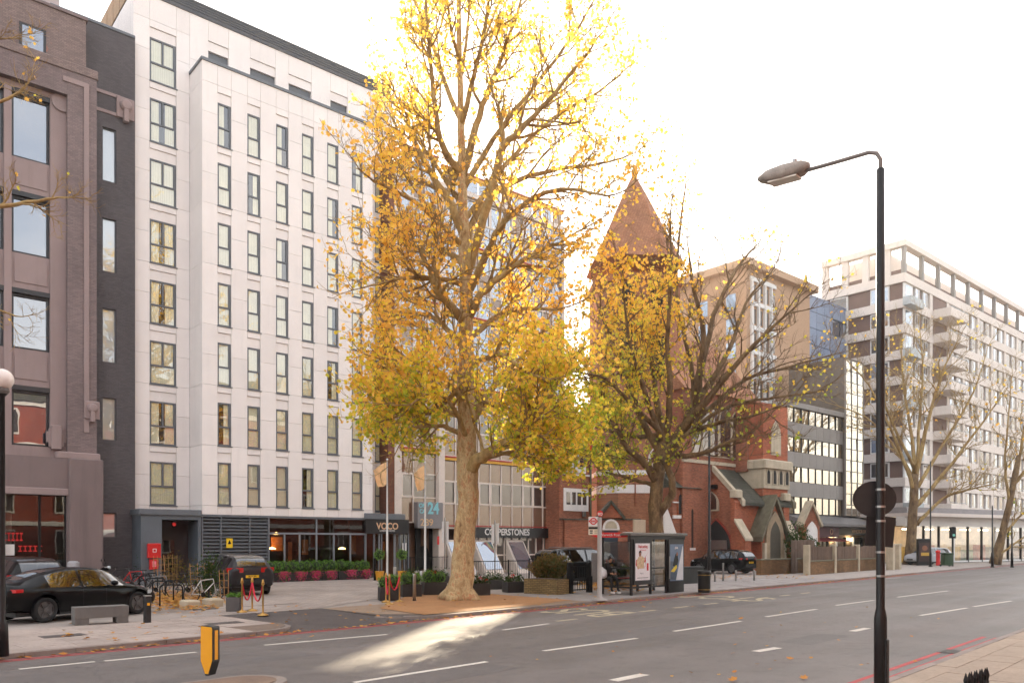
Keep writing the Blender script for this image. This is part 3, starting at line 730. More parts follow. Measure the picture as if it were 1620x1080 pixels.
# ---------------------------------------------------------------- brown art deco building and the dark wall beside it
BB = brick_mat('brown_brick', S(138, 121, 118), S(122, 107, 105), S(108, 95, 94), .225, .075, .006, .8, .16, None)
BR2 = brick_mat('brown_brick_worn', S(144, 125, 119), S(126, 109, 104), S(112, 97, 92), .225, .075, .008, .8, .16, S(186, 112, 86))
BS = M('brown_render', S(152, 132, 128), .75, .07, .6, .1, 40, streak=.12)
BS2 = M('brown_render_dark', S(124, 107, 104), .75, .08, .6, .1, 40, streak=.2)
DK = brick_mat('slate_brick', S(98, 92, 93), S(88, 83, 84), S(80, 75, 76), .225, .075, .006, .75, .12, None)
WFR = M('deco_frame', S(44, 42, 44), .4, .08, 3)
DF = HF
YB, YD = 0.5, 1.5
deco = thing('art_deco_building', 'brown brick art deco building with tall square windows at left edge', 'building', (HF.o.x, HF.o.y, 0), HF.a)
XA = -24.0
x107, x153, x139, x161 = DF.x(107, YB), DF.x(153, YB), DF.x(138.5, YB), DF.x(161, YB)
zt = DF.z(139, 29, YB); zs = DF.z(150, 126, YB); zr = DF.z(107, 150, YB); zb = DF.z(81, 713, YB)
zm = DF.z(153, 625, YB)
MB().box(XA, x139, YB + .3, 14, zs, zt).build('upper_wall', BR2, deco)
MB().bbox(XA, x139 + .08, YB + .22, YB + .8, zt, zt + .14, .02).build('coping', BS2, deco)
MB().box(XA, x139 - .6, 3.5, 12, zt, zt + 3.4).build('roof_block', M('roof_render', S(182, 166, 164), .8, .05), deco)
MB().box(x107, x153, YB, 13.9, zb, zs).build('pier', BB, deco)
MB().bbox(XA, x153 + .06, YB - .06, YB + .35, zs, zs + .42, .04).build('string_course', BR2, deco)
MB().box(XA, x107 - .002, YB + .006, YB + .9, zr, zs - .004).build('brick_frieze', BB, deco)
pl = DF.x(137, YB)
blk('pilaster_strip', BS, deco, pl - .12, pl + .1, YB - .05, YB + .1, zb + 1.0, zs - .35)
blk('pilaster_strip', BS, deco, x107 - .2, pl - .12, YB - .052, YB + .1, zs - .57, zs - .35)
# stepped plinth
MB().bbox(x107, x161, YB - .35, 6, 0, zb - .3, .05).build('plinth', BS2, deco)
MB().bbox(x107 - .5, x153 + .12, YB - .22, 6, zb - .301, zb, .05).build('plinth_cap', BS, deco)
# recessed bay of windows
RY = YB + .35
wu = (18.5, 79.5)
wx0_, wx1_ = DF.x(wu[0], RY), DF.x(wu[1], RY)
rows = [(153, 253), (313, 403), (466, 553), (618, 705)]
spw = (DF.x(7, RY) - wx0_)
cols = [(wx0_, wx1_)]
step = (wx1_ - wx0_) + (DF.x(17, RY) - DF.x(5, RY))
for k in range(1, 4): cols.append((wx0_ - step * k, wx1_ - step * k))
zr_ = []
for a, b in rows: zr_.append((DF.z(50, b, RY), DF.z(50, a, RY)))
zlist = [zr] + [q for r in zr_ for q in (r[1], r[0])] + [zb - .5]
def deco_window(x0, x1, z0, z1):
    w, h = x1 - x0, z1 - z0; b = .11
    mb = MB(); mb.box(0, b, 0, .16, 0, h); mb.box(w - b, w, 0, .16, 0, h); mb.box(b, w - b, .001, .159, 0, b); mb.box(b, w - b, .001, .159, h - b, h)
    o = mb.build('window', WFR, deco, loc=(x0, RY + .22, z0))
    MB().add([(b, .09, b), (w - b, .09, b), (w - b, .09, h - b), (b, .09, h - b)], [(0, 1, 2, 3)]).build('pane', mirror_mat('deco_glass', S(40, 44, 52), (.86, .88, .92), .30, .05, .0), o, rot=(random.uniform(-.008, .008), 0, random.uniform(-.01, .01)))
    blk('reveal_lintel', WFR, deco, x0, x1, RY + .05, RY + .22, z1, z1 + .22)
edges = []
for a, b in sorted(cols): edges += [a, b]
xl_ = XA
for a, b in sorted(cols):
    MB().box(xl_, a, RY, RY + .5, 0, zr).build('mullion_pier', BS, deco); xl_ = b
MB().box(xl_, x107 + .01, RY, RY + .5, zb - .3, zr).build('mullion_pier', BS, deco)
for a, b in cols:
    prev = zr
    for i, (z0, z1) in enumerate(zr_):
        if i: # spandrel with a raised panel
            MB().box(a + .001, b - .001, RY + .1, RY + .5, z1 + .22, prev).build('spandrel', BS, deco)
            blk('spandrel_panel', BS, deco, a + .12, b - .12, RY + .06, RY + .12, z1 + .22 + (prev - z1 - .22) * .18, prev - (prev - z1 - .22) * .18)
        elif zr - z1 > .25: MB().box(a + .001, b - .001, RY + .02, RY + .5, z1 + .22, zr - .002).build('spandrel', BS, deco)
        deco_window(a, b, z0, z1); prev = z0
    MB().box(a + .001, b - .001, RY + .02, RY + .5, zb - .3, prev).build('spandrel', BS, deco)
    if a == wx0_: # attic window
        z0, z1 = DF.z(50, 92, YB), DF.z(50, 35, YB); q0, q1 = DF.x(32, YB), DF.x(75, YB)
        mb = MB(); w, h = q1 - q0, z1 - z0
        o = MB().box(0, w, -.02, .28, 0, h).build('window', WFR, deco, loc=(q0, YB + .29, z0))
        MB().add([(.12, -.024, .12), (w - .12, -.024, .12), (w - .12, -.024, h - .12), (.12, -.024, h - .12)], [(0, 1, 2, 3)]).build('pane', _mats['deco_glass'], o)
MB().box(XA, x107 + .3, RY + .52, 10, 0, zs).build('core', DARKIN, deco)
MB().lathe([(.42, 0), (.42, .05), (.34, .05), (.32, .09), (.02, .09)], 20, (0, 0, 0), 0, 'y').build('roundel', BS, deco, loc=(DF.x(97, RY), RY - .09, DF.z(97, 163, RY)))
dcx = DF.x(91, YB)
orn = MB(); orn.bbox(-.32, .32, -.12, 0, -.5, .35, .03); orn.bbox(-.22, .22, -.2, 0, -.62, .5, .03); orn.bbox(-.42, .42, -.07, 0, -.3, .2, .02)
orn.build('keystone', BS, deco, loc=(dcx, RY - .02, DF.z(91, 690, RY)))
# base wall and shop window
sx_a, sx_b = DF.x(4, YB), DF.x(105, YB); sz1 = DF.z(60, 782, YB)
MB().box(XA, x107, YB - .2, YB + .35, sz1 + .3, zb - .302).build('base_wall', BS2, deco)
MB().box(sx_b + .25, x107 - .001, YB - .2, YB + .35, 0, sz1 + .3).build('base_wall', BS2, deco)
MB().bbox(sx_a - .3, sx_b + .25, YB - .24, YB + .3, sz1, sz1 + .32, .04).build('shop_surround', BS, deco)
MB().box(sx_b, sx_b + .249, YB - .19, YB + .34, 0, sz1).build('shop_surround', BS2, deco)
MB().box(XA, sx_a, YB - .2, YB + .35, 0, sz1 + .299).build('base_wall', BS2, deco)
sm_ = [sx_a, (sx_a + sx_b) / 2 + .2, sx_b]
for i in range(2):
    MB().box(sm_[i] + .04, sm_[i + 1] - .04, YB + .14, YB + .15, .35, sz1 - .05).build('shop_pane', SHOPGL, deco)
    writing(('MIMO', 'PIZZA')[i] if False else '', RED, deco, (0, 0, 0), .3) if False else None
for q in sm_: blk('shop_mullion', BLACKM, deco, q - .05, q + .05, YB + .08, YB + .2, 0, sz1)
blk('shop_sill', BLACKM, deco, sx_a, sx_b, YB + .07, YB + .21, 0, .34)
MB().box(sx_a, sx_b, 4.4, 4.5, 0, sz1).build('shop_back_wall', M('shop_tiles', S(150, 118, 96), .6, .2, 1.5), deco)
MB().box(sx_a, sx_b, RY + .5, 4.4, sz1 - .02, sz1 + .1).build('shop_ceiling', lob, deco)
MB().box(sx_a, sx_b, RY, 4.4, 0, PV + .03).build('shop_floor', lob, deco)
for k in range(2):
    MB().box(sx_a + .5 + k * 1.3, sx_a + .62 + k * 1.3, 1.5, 1.6, sz1 - 1.6, sz1 - .25).build('tube_lamp', M('yellow_lamp', (1, .62, .12), .5, 0, 1, emit=3.0), deco)
mb = MB()
for k in range(5): mb.box(k * .2, k * .2 + .14, 0, .006, 0, .05); mb.box(k * .2 + .05, k * .2 + .09, .0005, .0055, .05, .22); mb.box(k * .2, k * .2 + .15, 0, .006, .22, .27)
o = mb.build('window_lettering', RED, deco, loc=(DF.x(30, YB), YB + .13, DF.z(30, 872, YB))); tag(o, kind='stuff')
o = place(o.data, 'window_lettering', deco, (DF.x(6, YB), YB + .13, DF.z(6, 855, YB)), (0, 0, 0), (.8, 1, 1.4)); tag(o, kind='stuff')
MB().box(0, .4, 0, .008, 0, .5).build('menu_card', WHITE, deco, loc=(DF.x(4, YB) + .08, YB + .13, DF.z(9, 878, YB)))
# dark grey brick wall between the deco building and the hotel
wall = thing('slate_brick_wall', 'narrow dark grey painted brick front between brown building and white hotel', 'building', (HF.o.x, HF.o.y, 0), HF.a)
dx0, dx1 = x153 - 1.8, xL - .01
dz = DF.z(176, 47, YD)
nw = [(162.5, 184.5, 203, 287), (162, 184, 346, 430), (160.5, 183, 488, 573), (157.5, 181, 629, 696), (164.5, 178, 811, 850)]
nx0, nx1 = DF.x(162, YD), DF.x(184, YD)
zs_ = [(DF.z(172, d, YD), DF.z(172, c, YD)) for a, b, c, d in nw]
MB().box(dx0, nx0, YD, 12, 0, dz).build('wall', DK, wall)
MB().box(nx1, dx1, YD, 12, 0, dz).build('wall', DK, wall)
prev = dz
for z0, z1 in zs_:
    MB().box(nx0, nx1, YD, YD + .4, z1, prev).build('wall', DK, wall); prev = z0
    h = z1 - z0; w = nx1 - nx0; b = .05
    mb = MB(); mb.box(0, b, 0, .08, 0, h); mb.box(w - b, w, 0, .08, 0, h); mb.box(b, w - b, .001, .079, 0, b); mb.box(b, w - b, .001, .079, h - b, h)
    o = mb.build('window', FRAME, wall, loc=(nx0, YD + .1, z0))
    MB().add([(b, .04, b), (w - b, .04, b), (w - b, .04, h - b), (b, .04, h - b)], [(0, 1, 2, 3)]).build('pane', mirror_mat('narrow_glass', S(168, 176, 176), (.95, .97, 1), .22, .05, .0), o, rot=(random.uniform(-.01, .01), 0, random.uniform(-.015, .015)))
MB().box(nx0, nx1, YD, YD + .4, 0, prev).build('wall', DK, wall)
MB().bbox(dx0, dx1, YD - .05, 2.2, dz, dz + .14, .02).build('coping', GREYM, wall)
c0 = DF.z(176, 152, YD)
blk('string_band', BS, wall, dx0, DF.x(190, YD), YD - .05, YD + .05, c0 - .02, c0 + .14); blk('string_band', BS, wall, dx0, DF.x(190, YD), YD - .05, YD + .05, c0 - .95, c0 - .79)
def shield(x, y, z, par, s=1.0):
    mb = MB(); mb.bbox(-.42 * s, .42 * s, -.12, 0, -.55 * s, .5 * s, .03); mb.lathe([(.3 * s, 0), (.28 * s, -.12), (.2 * s, -.2), (.02, -.22)], 16, (0, -.12, .08 * s), 0, 'y'); mb.bbox(-.12 * s, .12 * s, -.3, 0, -.75 * s, .1 * s, .03)
    mb.build('carved_shield', BS, par, loc=(x, y, z))
shield(DF.x(198, YD), YD, DF.z(198, 172, YD), wall, 1.0)
shield(DF.x(145, YB), YB, DF.z(145, 648, YB), deco, .8)
# ---------------------------------------------------------------- glass curtain wall office
GY = 0.95
glassb = thing('glass_office', 'white framed curtain wall office with bronze glass behind the big tree', 'office', (HF.o.x, HF.o.y, 0), HF.a)
BG = mirror_mat('bronze_glass', S(112, 80, 58), (.84, .72, .60), .12, .10, .01)
BG2 = mirror_mat('dark_bronze_glass', S(46, 36, 32), (.84, .74, .66), .14, .14, .01)
SKYG = mirror_mat('sky_glass', S(80, 92, 106), (.86, .92, 1.0), .32, .10, .01)
MUL = M('mullion_white', S(222, 208, 196), .5, .05, 2)
gl0, gl1, gr0, gr1 = HF.x(634, GY), HF.x(690, GY), HF.x(701, GY), HF.x(889.5, GY)
zA = HF.z(800, 728.5, GY); zB_ = HF.z(800, 766, GY); zC = HF.z(800, 800, GY); zD = HF.z(800, 836, GY)
ST = zA - zD                                        # one glazed storey: two spandrel rows and a window row
rel = [0, (zC - zD), (zB_ - zD), ST - .32]
GT = HF.z(850, 352, GY)
nst = int((GT - zD) / ST) + 1
YEL = M('yellow_band', S(226, 170, 62), .55, .06, 2); REDB = M('red_band', S(170, 44, 44), .5, .06, 2)
def bay(x0, x1, ncol, y, zoff, name='pane'):
    dx = (x1 - x0) / ncol
    for s_ in range(nst):
        zb0 = zD + s_ * ST + zoff
        if zb0 > GT - 1: break
        for r in range(3):
            for c in range(ncol):
                m = BG2 if r == 1 else BG
                if s_ >= 2: m = SKYG if (c + s_ * 2 + r) % 5 else BG
                o = MB_pane(dx - .07, rel[r + 1] - rel[r] - .07, m, s_ == 0 or s_ == 1)
                place(o, name, glassb, (x0 + c * dx + .035, y, zb0 + rel[r] + .035), (random.uniform(-.012, .012), 0, random.uniform(-.016, .016)))
            blk('transom', MUL, glassb, x0, x1, y - .06, y + .05, zb0 + rel[r] - .04, zb0 + rel[r] + .04)
        # opening lights with heavier frames
        for c in range(ncol):
            if (c * 7 + s_ * 3) % 4 < 2:
                w, h = dx - .04, rel[2] - rel[1]; b = .09
                mb = MB(); mb.box(0, b, 0, .05, 0, h); mb.box(w - b, w, 0, .05, 0, h); mb.box(b, w - b, .001, .049, 0, b); mb.box(b, w - b, .001, .049, h - b, h)
                mb.build('casement_frame', MUL, glassb, loc=(x0 + c * dx + .02, y - .075, zb0 + rel[1]))
        blk('yellow_band', YEL, glassb, x0 - .1, x1 + .1, y - .14, y + .1, zb0 + ST - .30, zb0 + ST - .12)
        blk('red_band', REDB, glassb, x0 - .12, x1 + .12, y - .18, y + .1, zb0 + ST - .12, zb0 + ST - .03)
    for c in range(ncol + 1):
        blk('mullion', MUL, glassb, x0 + c * dx - .035, x0 + c * dx + .035, y - .07, y + .04, zD + zoff, GT)
_pm = {}
def MB_pane(w, h, m, hi):
    k = (round(w, 2), round(h, 2), m.name)
    if k not in _pm: _pm[k] = MB().add([(0, 0, 0), (w, 0, 0), (w, 0, h), (0, 0, h)], [(0, 1, 2, 3)]).mesh('pane', m)
    return _pm[k]
zl = HF.z(660, 708, GY) - zA
bay(gl0, gl1, 3, GY, zl); bay(gr0, gr1, 11, GY + .05, 0)
MB().box(gl0 - .5, gr1, GY + .3, 14, zD + .5, GT).build('core', M('office_core', S(120, 100, 86), .8, .1, 1), glassb)
MB().bbox(gl0 - .6, gr1 + .05, GY - .2, 14, GT, GT + .35, .03).build('parapet', MUL, glassb)
BRK = brick_mat('pier_brick', S(140, 88, 66), S(120, 76, 58), S(110, 90, 78))
MB().box(gl0 - .95, gl0 - .501, GY - .05, 14, 0, GT + .6).build('party_wall', BRK, glassb)
MB().box(gl0 - .5, gl0 - .04, GY - .08, GY + .29, 0, GT).build('corner_column', MUL, glassb)
MB().box(gl1 + .04, gr0 - .04, GY - .25, GY + .29, 0, GT).build('corner_column', MUL, glassb)
MB().box(gr1 + .001, gr1 + .25, GY, 14, 0, GT).build('end_wall', MUL, glassb)
# ground floor
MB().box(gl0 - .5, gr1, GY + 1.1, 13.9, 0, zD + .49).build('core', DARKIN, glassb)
q0, q1 = HF.x(661, GY - .5), HF.x(701, GY - .5)
zq0, zq1 = HF.z(680, 835, GY - .5), HF.z(680, 794, GY - .5)
SGN = M('sign_grey', S(132, 128, 128), .5, .05, 2)
ssn = MB().bbox(q0, q1, GY - .5, GY - .07, zq0, zq1, .02).build('sign_box', SGN, glassb)
CY = M('sign_cyan', S(136, 200, 208), .5, .04, 3)
yy = GY - .515
zz = lambda v: HF.z(680, v, GY - .5)
writing('24', CY, ssn, (HF.x(685.5, GY - .5), yy, zz(812)), 1.05, sx=.85, bold=.03)
writing('ON', CY, ssn, (HF.x(668.3, GY - .5), yy, zz(802.6)), .36, sx=.95, bold=.012)
writing('CA', CY, ssn, (HF.x(668.3, GY - .5), yy, zz(811.5)), .36, sx=.95, bold=.012)
writing('289', M('sign_tan', S(214, 176, 136), .5, .04, 3), ssn, (HF.x(675, GY - .5), yy, zz(831)), .62, sx=1.1, bold=.006)
MB().box(gl0, gl1 + .05, GY + .9, GY + 1.0, 0, zD + zl).build('entrance_back', M('entrance_wall', S(120, 92, 74), .7, .15, 1.5), glassb)
MB().box(HF.x(666, GY), HF.x(674, GY), GY + .6, GY + .7, 0, zq0).build('door', BLACKM, glassb)
arch = [(-.45, 0), (.45, 0), (.45, .9)] + [(.45 * math.cos(a * PI / 8), .9 + .6 * math.sin(a * PI / 8)) for a in range(1, 8)] + [(-.45, .9)]
MB().prism(arch, 'y', GY + .80, GY + .9).build('alcove', BLACKM, glassb, loc=(HF.x(681, GY), 0, .5))
MB().box(HF.x(690, GY), HF.x(701.5, GY), GY - .3, GY + .4, 0, zq0 - .002).build('entrance_pier', MUL, glassb)
MB().box(0, .16, -.02, 0, 0, .55).build('red_notice', RED, glassb, loc=(HF.x(691.5, GY - .3), GY - .302, zz(861)))
# shop fascia
f0, f1 = HF.x(742, GY - .25), HF.x(870, GY - .25)
ff0, ff1 = HF.z(800, 850.5, GY - .25), HF.z(800, 834.5, GY - .25)
fs = MB().box(f0, f1, GY - .25, GY + .2, ff0, ff1).build('fascia', M('fascia_black', S(28, 26, 27)), glassb)
writing('COPPERSTONES', WHITE, fs, (HF.x(803, GY - .25), GY - .262, HF.z(800, 845.8, GY - .25)), .62, sx=.92, bold=.008)
MB().box(HF.x(701, GY), gr1, GY + .8, GY + .9, 0, ff1).build('shop_back', lob, glassb)
ng = 10; ga, gb = HF.x(745, GY), HF.x(872, GY)
for i in range(ng):
    a, b = ga + (gb - ga) * i / ng, ga + (gb - ga) * (i + 1) / ng
    MB().box(a + .04, b - .04, GY + .1, GY + .11, .3, ff0).build('shop_pane', BG2, glassb)
    blk('shop_mullion', MUL, glassb, b - .04, b + .04, GY, GY + .15, 0, ff0 - .002)
blk('shop_transom', MUL, glassb, ga, gb, GY - .01, GY + .14, 1.3, 1.39); blk('shop_sill', MUL, glassb, ga, gb, GY - .02, GY + .16, 0, .3)
for u, lab in ((704, 0), (748, 1), (800, 2)):
    x = HF.x(u, GY); q = MB().prism([(GY - .02, 0), (GY - 1.5, 0), (GY - 1.4, .25), (GY - .02, 2.4)], 'x', 0, 1.6).build('sloped_rooflight', MUL, glassb, loc=(x, 0, 0))
    MB().add([(.12, GY - 1.36, .42), (1.48, GY - 1.36, .42), (1.48, GY - .16, 2.26), (.12, GY - .16, 2.26)], [(0, 1, 2, 3)]).build('rooflight_pane', SKYG, q)
MB().bbox(0, .55, -.25, 0, 0, .6, .03).build('meter_box', WHITE, glassb, loc=(HF.x(876, GY), GY - .05, HF.z(876, 849, GY)))
rn = MB().box(0, .95, -.03, 0, 0, .95).build('notice', WHITE, glassb, loc=(HF.x(872.5, GY), GY - .06, HF.z(876, 866, GY)))
MB().box(.05, .9, -.034, -.03, .1, .45).build('notice_band', RED, rn)
blk('red_pipe', REDB, glassb, gr0, gr1, GY - .12, GY - .06, ff1 + .05, ff1 + .13)
# ---------------------------------------------------------------- church tower, parish house, church
CB1 = brick_mat('church_brick', S(180, 106, 76), S(140, 80, 58), S(138, 112, 94), .225, .075, .011, .9, .35)
CB2 = brick_mat('church_brick_bright', S(192, 104, 72), S(156, 82, 56), S(146, 114, 92), .225, .075, .010, .9, .28)
SLATE = brick_mat('mossy_slate', S(92, 88, 78), S(78, 78, 66), S(54, 52, 46), .34, .22, .012, .85, .35, S(88, 92, 52))
TILE = brick_mat('spire_tile', S(186, 132, 98), S(166, 114, 84), S(124, 90, 72), .2, .12, .012, .9, .3)
CW = M('church_white', S(224, 218, 212), .7, .05, 2, streak=.1)
def ring8(h, c, z): return [(-h + c, -h, z), (h - c, -h, z), (h, -h + c, z), (h, h - c, z), (h - c, h, z), (-h + c, h, z), (-h, h - c, z), (-h, -h + c, z)]
def stack8(levels):
    mb = MB(); vs = [p for h, c, z in levels for p in ring8(h, c, z)]; fs = []
    for k in range(len(levels) - 1):
        for i in range(8):
            j = (i + 1) % 8; fs.append((k * 8 + i, k * 8 + j, k * 8 + 8 + j, k * 8 + 8 + i))
    fs.append(tuple(range(7, -1, -1))); fs.append(tuple(range(len(levels) * 8 - 8, len(levels) * 8)))
    return mb.add(vs, fs)
TY = 59.0
TWB = brick_mat('tower_brick', S(184, 122, 86), S(152, 96, 68), S(140, 112, 92), .225, .075, .011, .9, .3)
hw = 68.0 / F * TY
tc_ = Vector(((1002.5 - CX) / F * (TY + hw), TY + hw, 0))
tower = thing('church_tower', 'red brick church tower with tall pointed tiled spire', 'church tower', tc_, rad(3))
tz = lambda v, Y=TY: H - (v - HV) / F * Y
ze = tz(432)
stack8([(hw, hw * .42, 0), (hw, hw * .42, ze)]).build('shaft', TWB, tower)
TC = TY + hw
prof = [(70.5, 428), (69, 425), (62, 410), (49, 382), (35, 350), (23, 322), (11, 296), (0.6, 274)]
k_ = TC / F
stack8([(p * k_, p * k_ * .46, tz(v, TC)) for p, v in prof]).build('spire', TILE, tower)
MB().tube([(0, 0, tz(278, TC)), (0, 0, tz(268, TC))], [.07, .03], 8).build('finial', STONE, tower)
for v, hgt in ((747, .34), (773, .62)):
    stack8([(hw + .06, hw * .42, tz(v) - hgt / 2), (hw + .06, hw * .42, tz(v) + hgt / 2)]).build('stone_band', CW if v > 700 else STONE, tower)
stack8([(hw + .12, hw * .43, ze - .5), (hw + .2, hw * .45, ze - .02)]).build('eaves_cornice', TWB, tower)
def lancet(w, h, n=6):
    r = w * .95; pts = [(-w / 2, 0), (w / 2, 0)]
    zc = h - r * .85
    for i in range(n + 1): a = i / n; pts.append((w / 2 * (1 - a ** 1.6), zc + (h - zc) * (a ** .75)))
    for i in range(n - 1, -1, -1): a = i / n; pts.append((-w / 2 * (1 - a ** 1.6), zc + (h - zc) * (a ** .75)))
    return pts
def window_lancet(par, x, y, z, w, h, m_fr, m_gl=None, t=.12, name='window', d=.14):
    o = MB().prism(lancet(w + 2 * t, h + t), 'y', -.06, d).build(name, m_fr, par, loc=(x, y, z))
    MB().prism(lancet(w, h), 'y', -.075, -.062).build('pane', m_gl or BG2, o, loc=(0, 0, t * .6))
    return o
for dx in (-1.1, 1.1):
    window_lancet(tower, dx, -hw - .02, tz(600), 1.1, 4.2, TWB, DARKIN)
    window_lancet(tower, dx, -hw - .02, tz(500), .9, 2.6, TWB, DARKIN)
lx_ = lambda u, y=0: (u - CX) / F * (TY + y) - tc_.x
window_lancet(tower, lx_(1034), -hw - .03, tz(746), .75, 1.7, CW, BG2, .2)
window_lancet(tower, lx_(1046), -hw - .03, tz(800), .75, 1.9, CW, BG2, .2)
MB().tube([(lx_(1001), -hw - .08, tz(800)), (lx_(1001), -hw - .08, tz(726))], .05, 6).build('rain_pipe', CB1, tower)
MB().box(-.12, .12, -.1, .1, -.15, .15).build('vent', DARKIN, tower, loc=(lx_(957), -hw + .03, tz(706)))
# low front annex with the arched door
annex = thing('church_annex', 'low brick annex with arched blue door at foot of the tower', 'annex', (0, 0, 0), 0)
AY = TY - 1.6
ax = lambda u: (u - CX) / F * AY
az = lambda v: H - (v - HV) / F * AY
MB().box(ax(893), ax(1013), AY, TY - .05, 0, az(822)).build('wall', CB1, annex)
MB().bbox(ax(892), ax(1014), AY - .08, TY - .05, az(822), az(820), .02).build('slate_coping', SLATE, annex)
blk('string_course', CW, annex, ax(985), ax(1013), AY - .05, AY + .05, az(845), az(841))
g0, g1, gm = ax(949), ax(984), ax(966.5)
MB().prism([(g0, az(819)), (g1, az(819)), (gm, az(797))], 'y', AY - .2, TY - .06).build('gable', CB2, annex)
for a, b in ((g0 - .12, gm), (g1 + .12, gm)):
    MB().prism([(a, az(822)), (b, az(797) + .02), (b, az(797) + .28), (a - (.1 if a < b else -.1), az(822) + .2)], 'y', AY - .35, TY - .07).build('roof_slope', SLATE, annex)
arc_ = [(-.62, 0), (.62, 0)] + [(.62 * math.cos(i * PI / 10), .7 * math.sin(i * PI / 10) + .1) for i in range(11)]
MB().prism(arc_, 'y', AY - .09, AY + .05).build('tympanum', CW, annex, loc=(gm, 0, az(838)))
MB().prism([(p[0] * .7, p[1] * .7 + .1) for p in arc_], 'y', AY - .12, AY - .091).build('tympanum_panel', STONE, annex, loc=(gm, 0, az(838)))
dd = MB().box(-.5, .5, AY - .03, AY + .05, 0, az(839) - .0).build('door', M('door_blue', S(44, 58, 68), .5, .1, 3), annex, loc=(gm, 0, 0))
for u in (1002, 1012): MB().box(-.12, .12, AY - .02, AY + .02, 0, 1.2).build('window', DARKIN, annex, loc=(ax(u) - .3, 0, az(872)))
# parish house between the office and the tower
_p = at(912, HV, 58.5); VF = Frame(_p.x, _p.y, HA)
house = thing('parish_house', 'narrow red brick house with white stone windows beside the glass office', 'house', (VF.o.x, VF.o.y, 0), VF.a)
hx0, hx1 = VF.x(889.5) - .3, VF.x(934)
htop = VF.z(912, 668)
MB().box(hx0, hx1, 0, 9, 0, htop).build('wall', CB1, house)
MB().prism([(-.2, htop), (9.2, htop), (4.5, htop + 2.4)], 'x', hx0, hx1).build('roof', SLATE, house)
blk('stone_band', CW, house, hx0, hx1, -.06, .02, VF.z(912, 752), VF.z(912, 749.5))
blk('stone_band', SLATE, house, hx0, hx1, -.08, .02, VF.z(912, 822), VF.z(912, 820))
for u0, u1, v0, v1, n in ((893, 925.5, 711, 748, 3), (891, 929.5, 772.5, 808, 4)):
    a, b, z0, z1 = VF.x(u0), VF.x(u1), VF.z(910, v1), VF.z(910, v0)
    fr_ = MB().box(a, b, -.1, .06, z0, z1).build('window', CW, house)
    w = (b - a - .3) / n
    for i in range(n):
        MB().box(a + .15 + i * w + .09, a + .15 + (i + 1) * w - .09, -.118, -.102, z0 + (z1 - z0) * .28, z1 - .28).build('pane', BG2, fr_)
MB().bbox(0, .3, -.2, 0, 0, .4, .03).build('alarm_box', STEEL, house, loc=(VF.x(920), -.02, VF.z(920, 817)))
MB().tube([(VF.x(933), -.1, .1), (VF.x(933), -.1, htop)], .07, 8).build('rain_pipe', M('pipe_green', S(86, 84, 62), .6), house)
# rainbow flag on its slanted pole
fl = thing('rainbow_flag', 'rainbow flag hanging from a slanted white pole on the brick house', 'flag', VF.w(VF.x(892), -.1, VF.z(892, 730)), 0)
P0 = at(890, 731, 57.2); P1 = at(940, 677, 56.0); off = fl.location
MB().tube([P0 - off, P1 - off], [.05, .035], 8).build('pole', WHITE, fl)
rb = [S(214, 40, 38), S(232, 120, 36), S(236, 200, 50), S(60, 150, 84), S(52, 96, 160), S(120, 60, 130)]
NF = 12
for k in range(6):
    vs, fs = [], []
    for i in range(NF + 1):
        for q in (k / 6, (k + 1) / 6):
            p = (P0 - off).lerp(P1 - off, .58 + .36 * (1 - q)); f_ = i / NF
            p = p + Vector((.25 * f_ * q + .06 * math.sin(f_ * 9 + q * 3), .09 * math.sin(f_ * 7 + q * 4), -2.0 * f_ * (1 - .25 * q)))
            vs.append(tuple(p))
    for i in range(NF): fs.append((2 * i, 2 * i + 2, 2 * i + 3, 2 * i + 1))
    MB().add(vs, fs).build('stripe', M('flag_%d' % k, rb[k], .85, .05), fl, True)
# ---------------------------------------------------------------- church
_p = at(1205, HV, 61.0); CF = Frame(_p.x, _p.y, HA)
church = thing('church_building', 'red brick gothic church with slate aisle roof and pointed stone doorway', 'church', (CF.o.x, CF.o.y, 0), CF.a)
cx0, cx1 = CF.x(1166), CF.x(1243)
zE = CF.z(1190, 791)
def y_for(u, x):      # depth at which the end wall x meets photo column u
    lo, hi = 0.0, 40.0
    for _ in range(50):
        m_ = (lo + hi) / 2
        p = CF.w(x, m_); uu = CX + F * p.x / p.y
        if uu > u: lo = m_
        else: hi = m_
    return lo
yd = y_for(1128, cx0)
p = CF.w(cx0, yd); zR = H + (HV - 747) * p.y / F
ym = y_for(1104, cx0)
# aisle walls
MB().box(cx0 + .35, cx1, 0, .45, 0, zE).build('aisle_wall', CB2, church)
MB().prism([(0, 0), (ym, 0), (ym, zR + .3), (yd, zR + .3), (yd, zR), (0, zE)], 'x', cx0, cx0 + .35).build('aisle_end_wall', CB1, church)
sl = (zR - zE) / yd
MB().prism([(-.45, zE - .45 * sl + .02), (yd + .1, zR + .08), (yd + .1, zR + .34), (-.45, zE - .45 * sl + .24)], 'x', cx0 + .25, cx1 + .2).build('aisle_roof', SLATE, church)
MB().prism([(-.55, zE - .5 * sl), (yd, zR + .1), (yd, zR + .55), (-.55, zE - .5 * sl + .45)], 'x', cx0 - .15, cx0 + .25).build('verge_coping', STONE, church)
MB().prism([(-.55, zE - .5 * sl), (yd, zR + .1), (yd, zR + .6), (-.55, zE - .5 * sl + .5)], 'x', cx1 + .2, cx1 + .65).build('verge_coping', M('mossy_stone', S(104, 98, 78), .9, .25, 2, .3, 30), church)
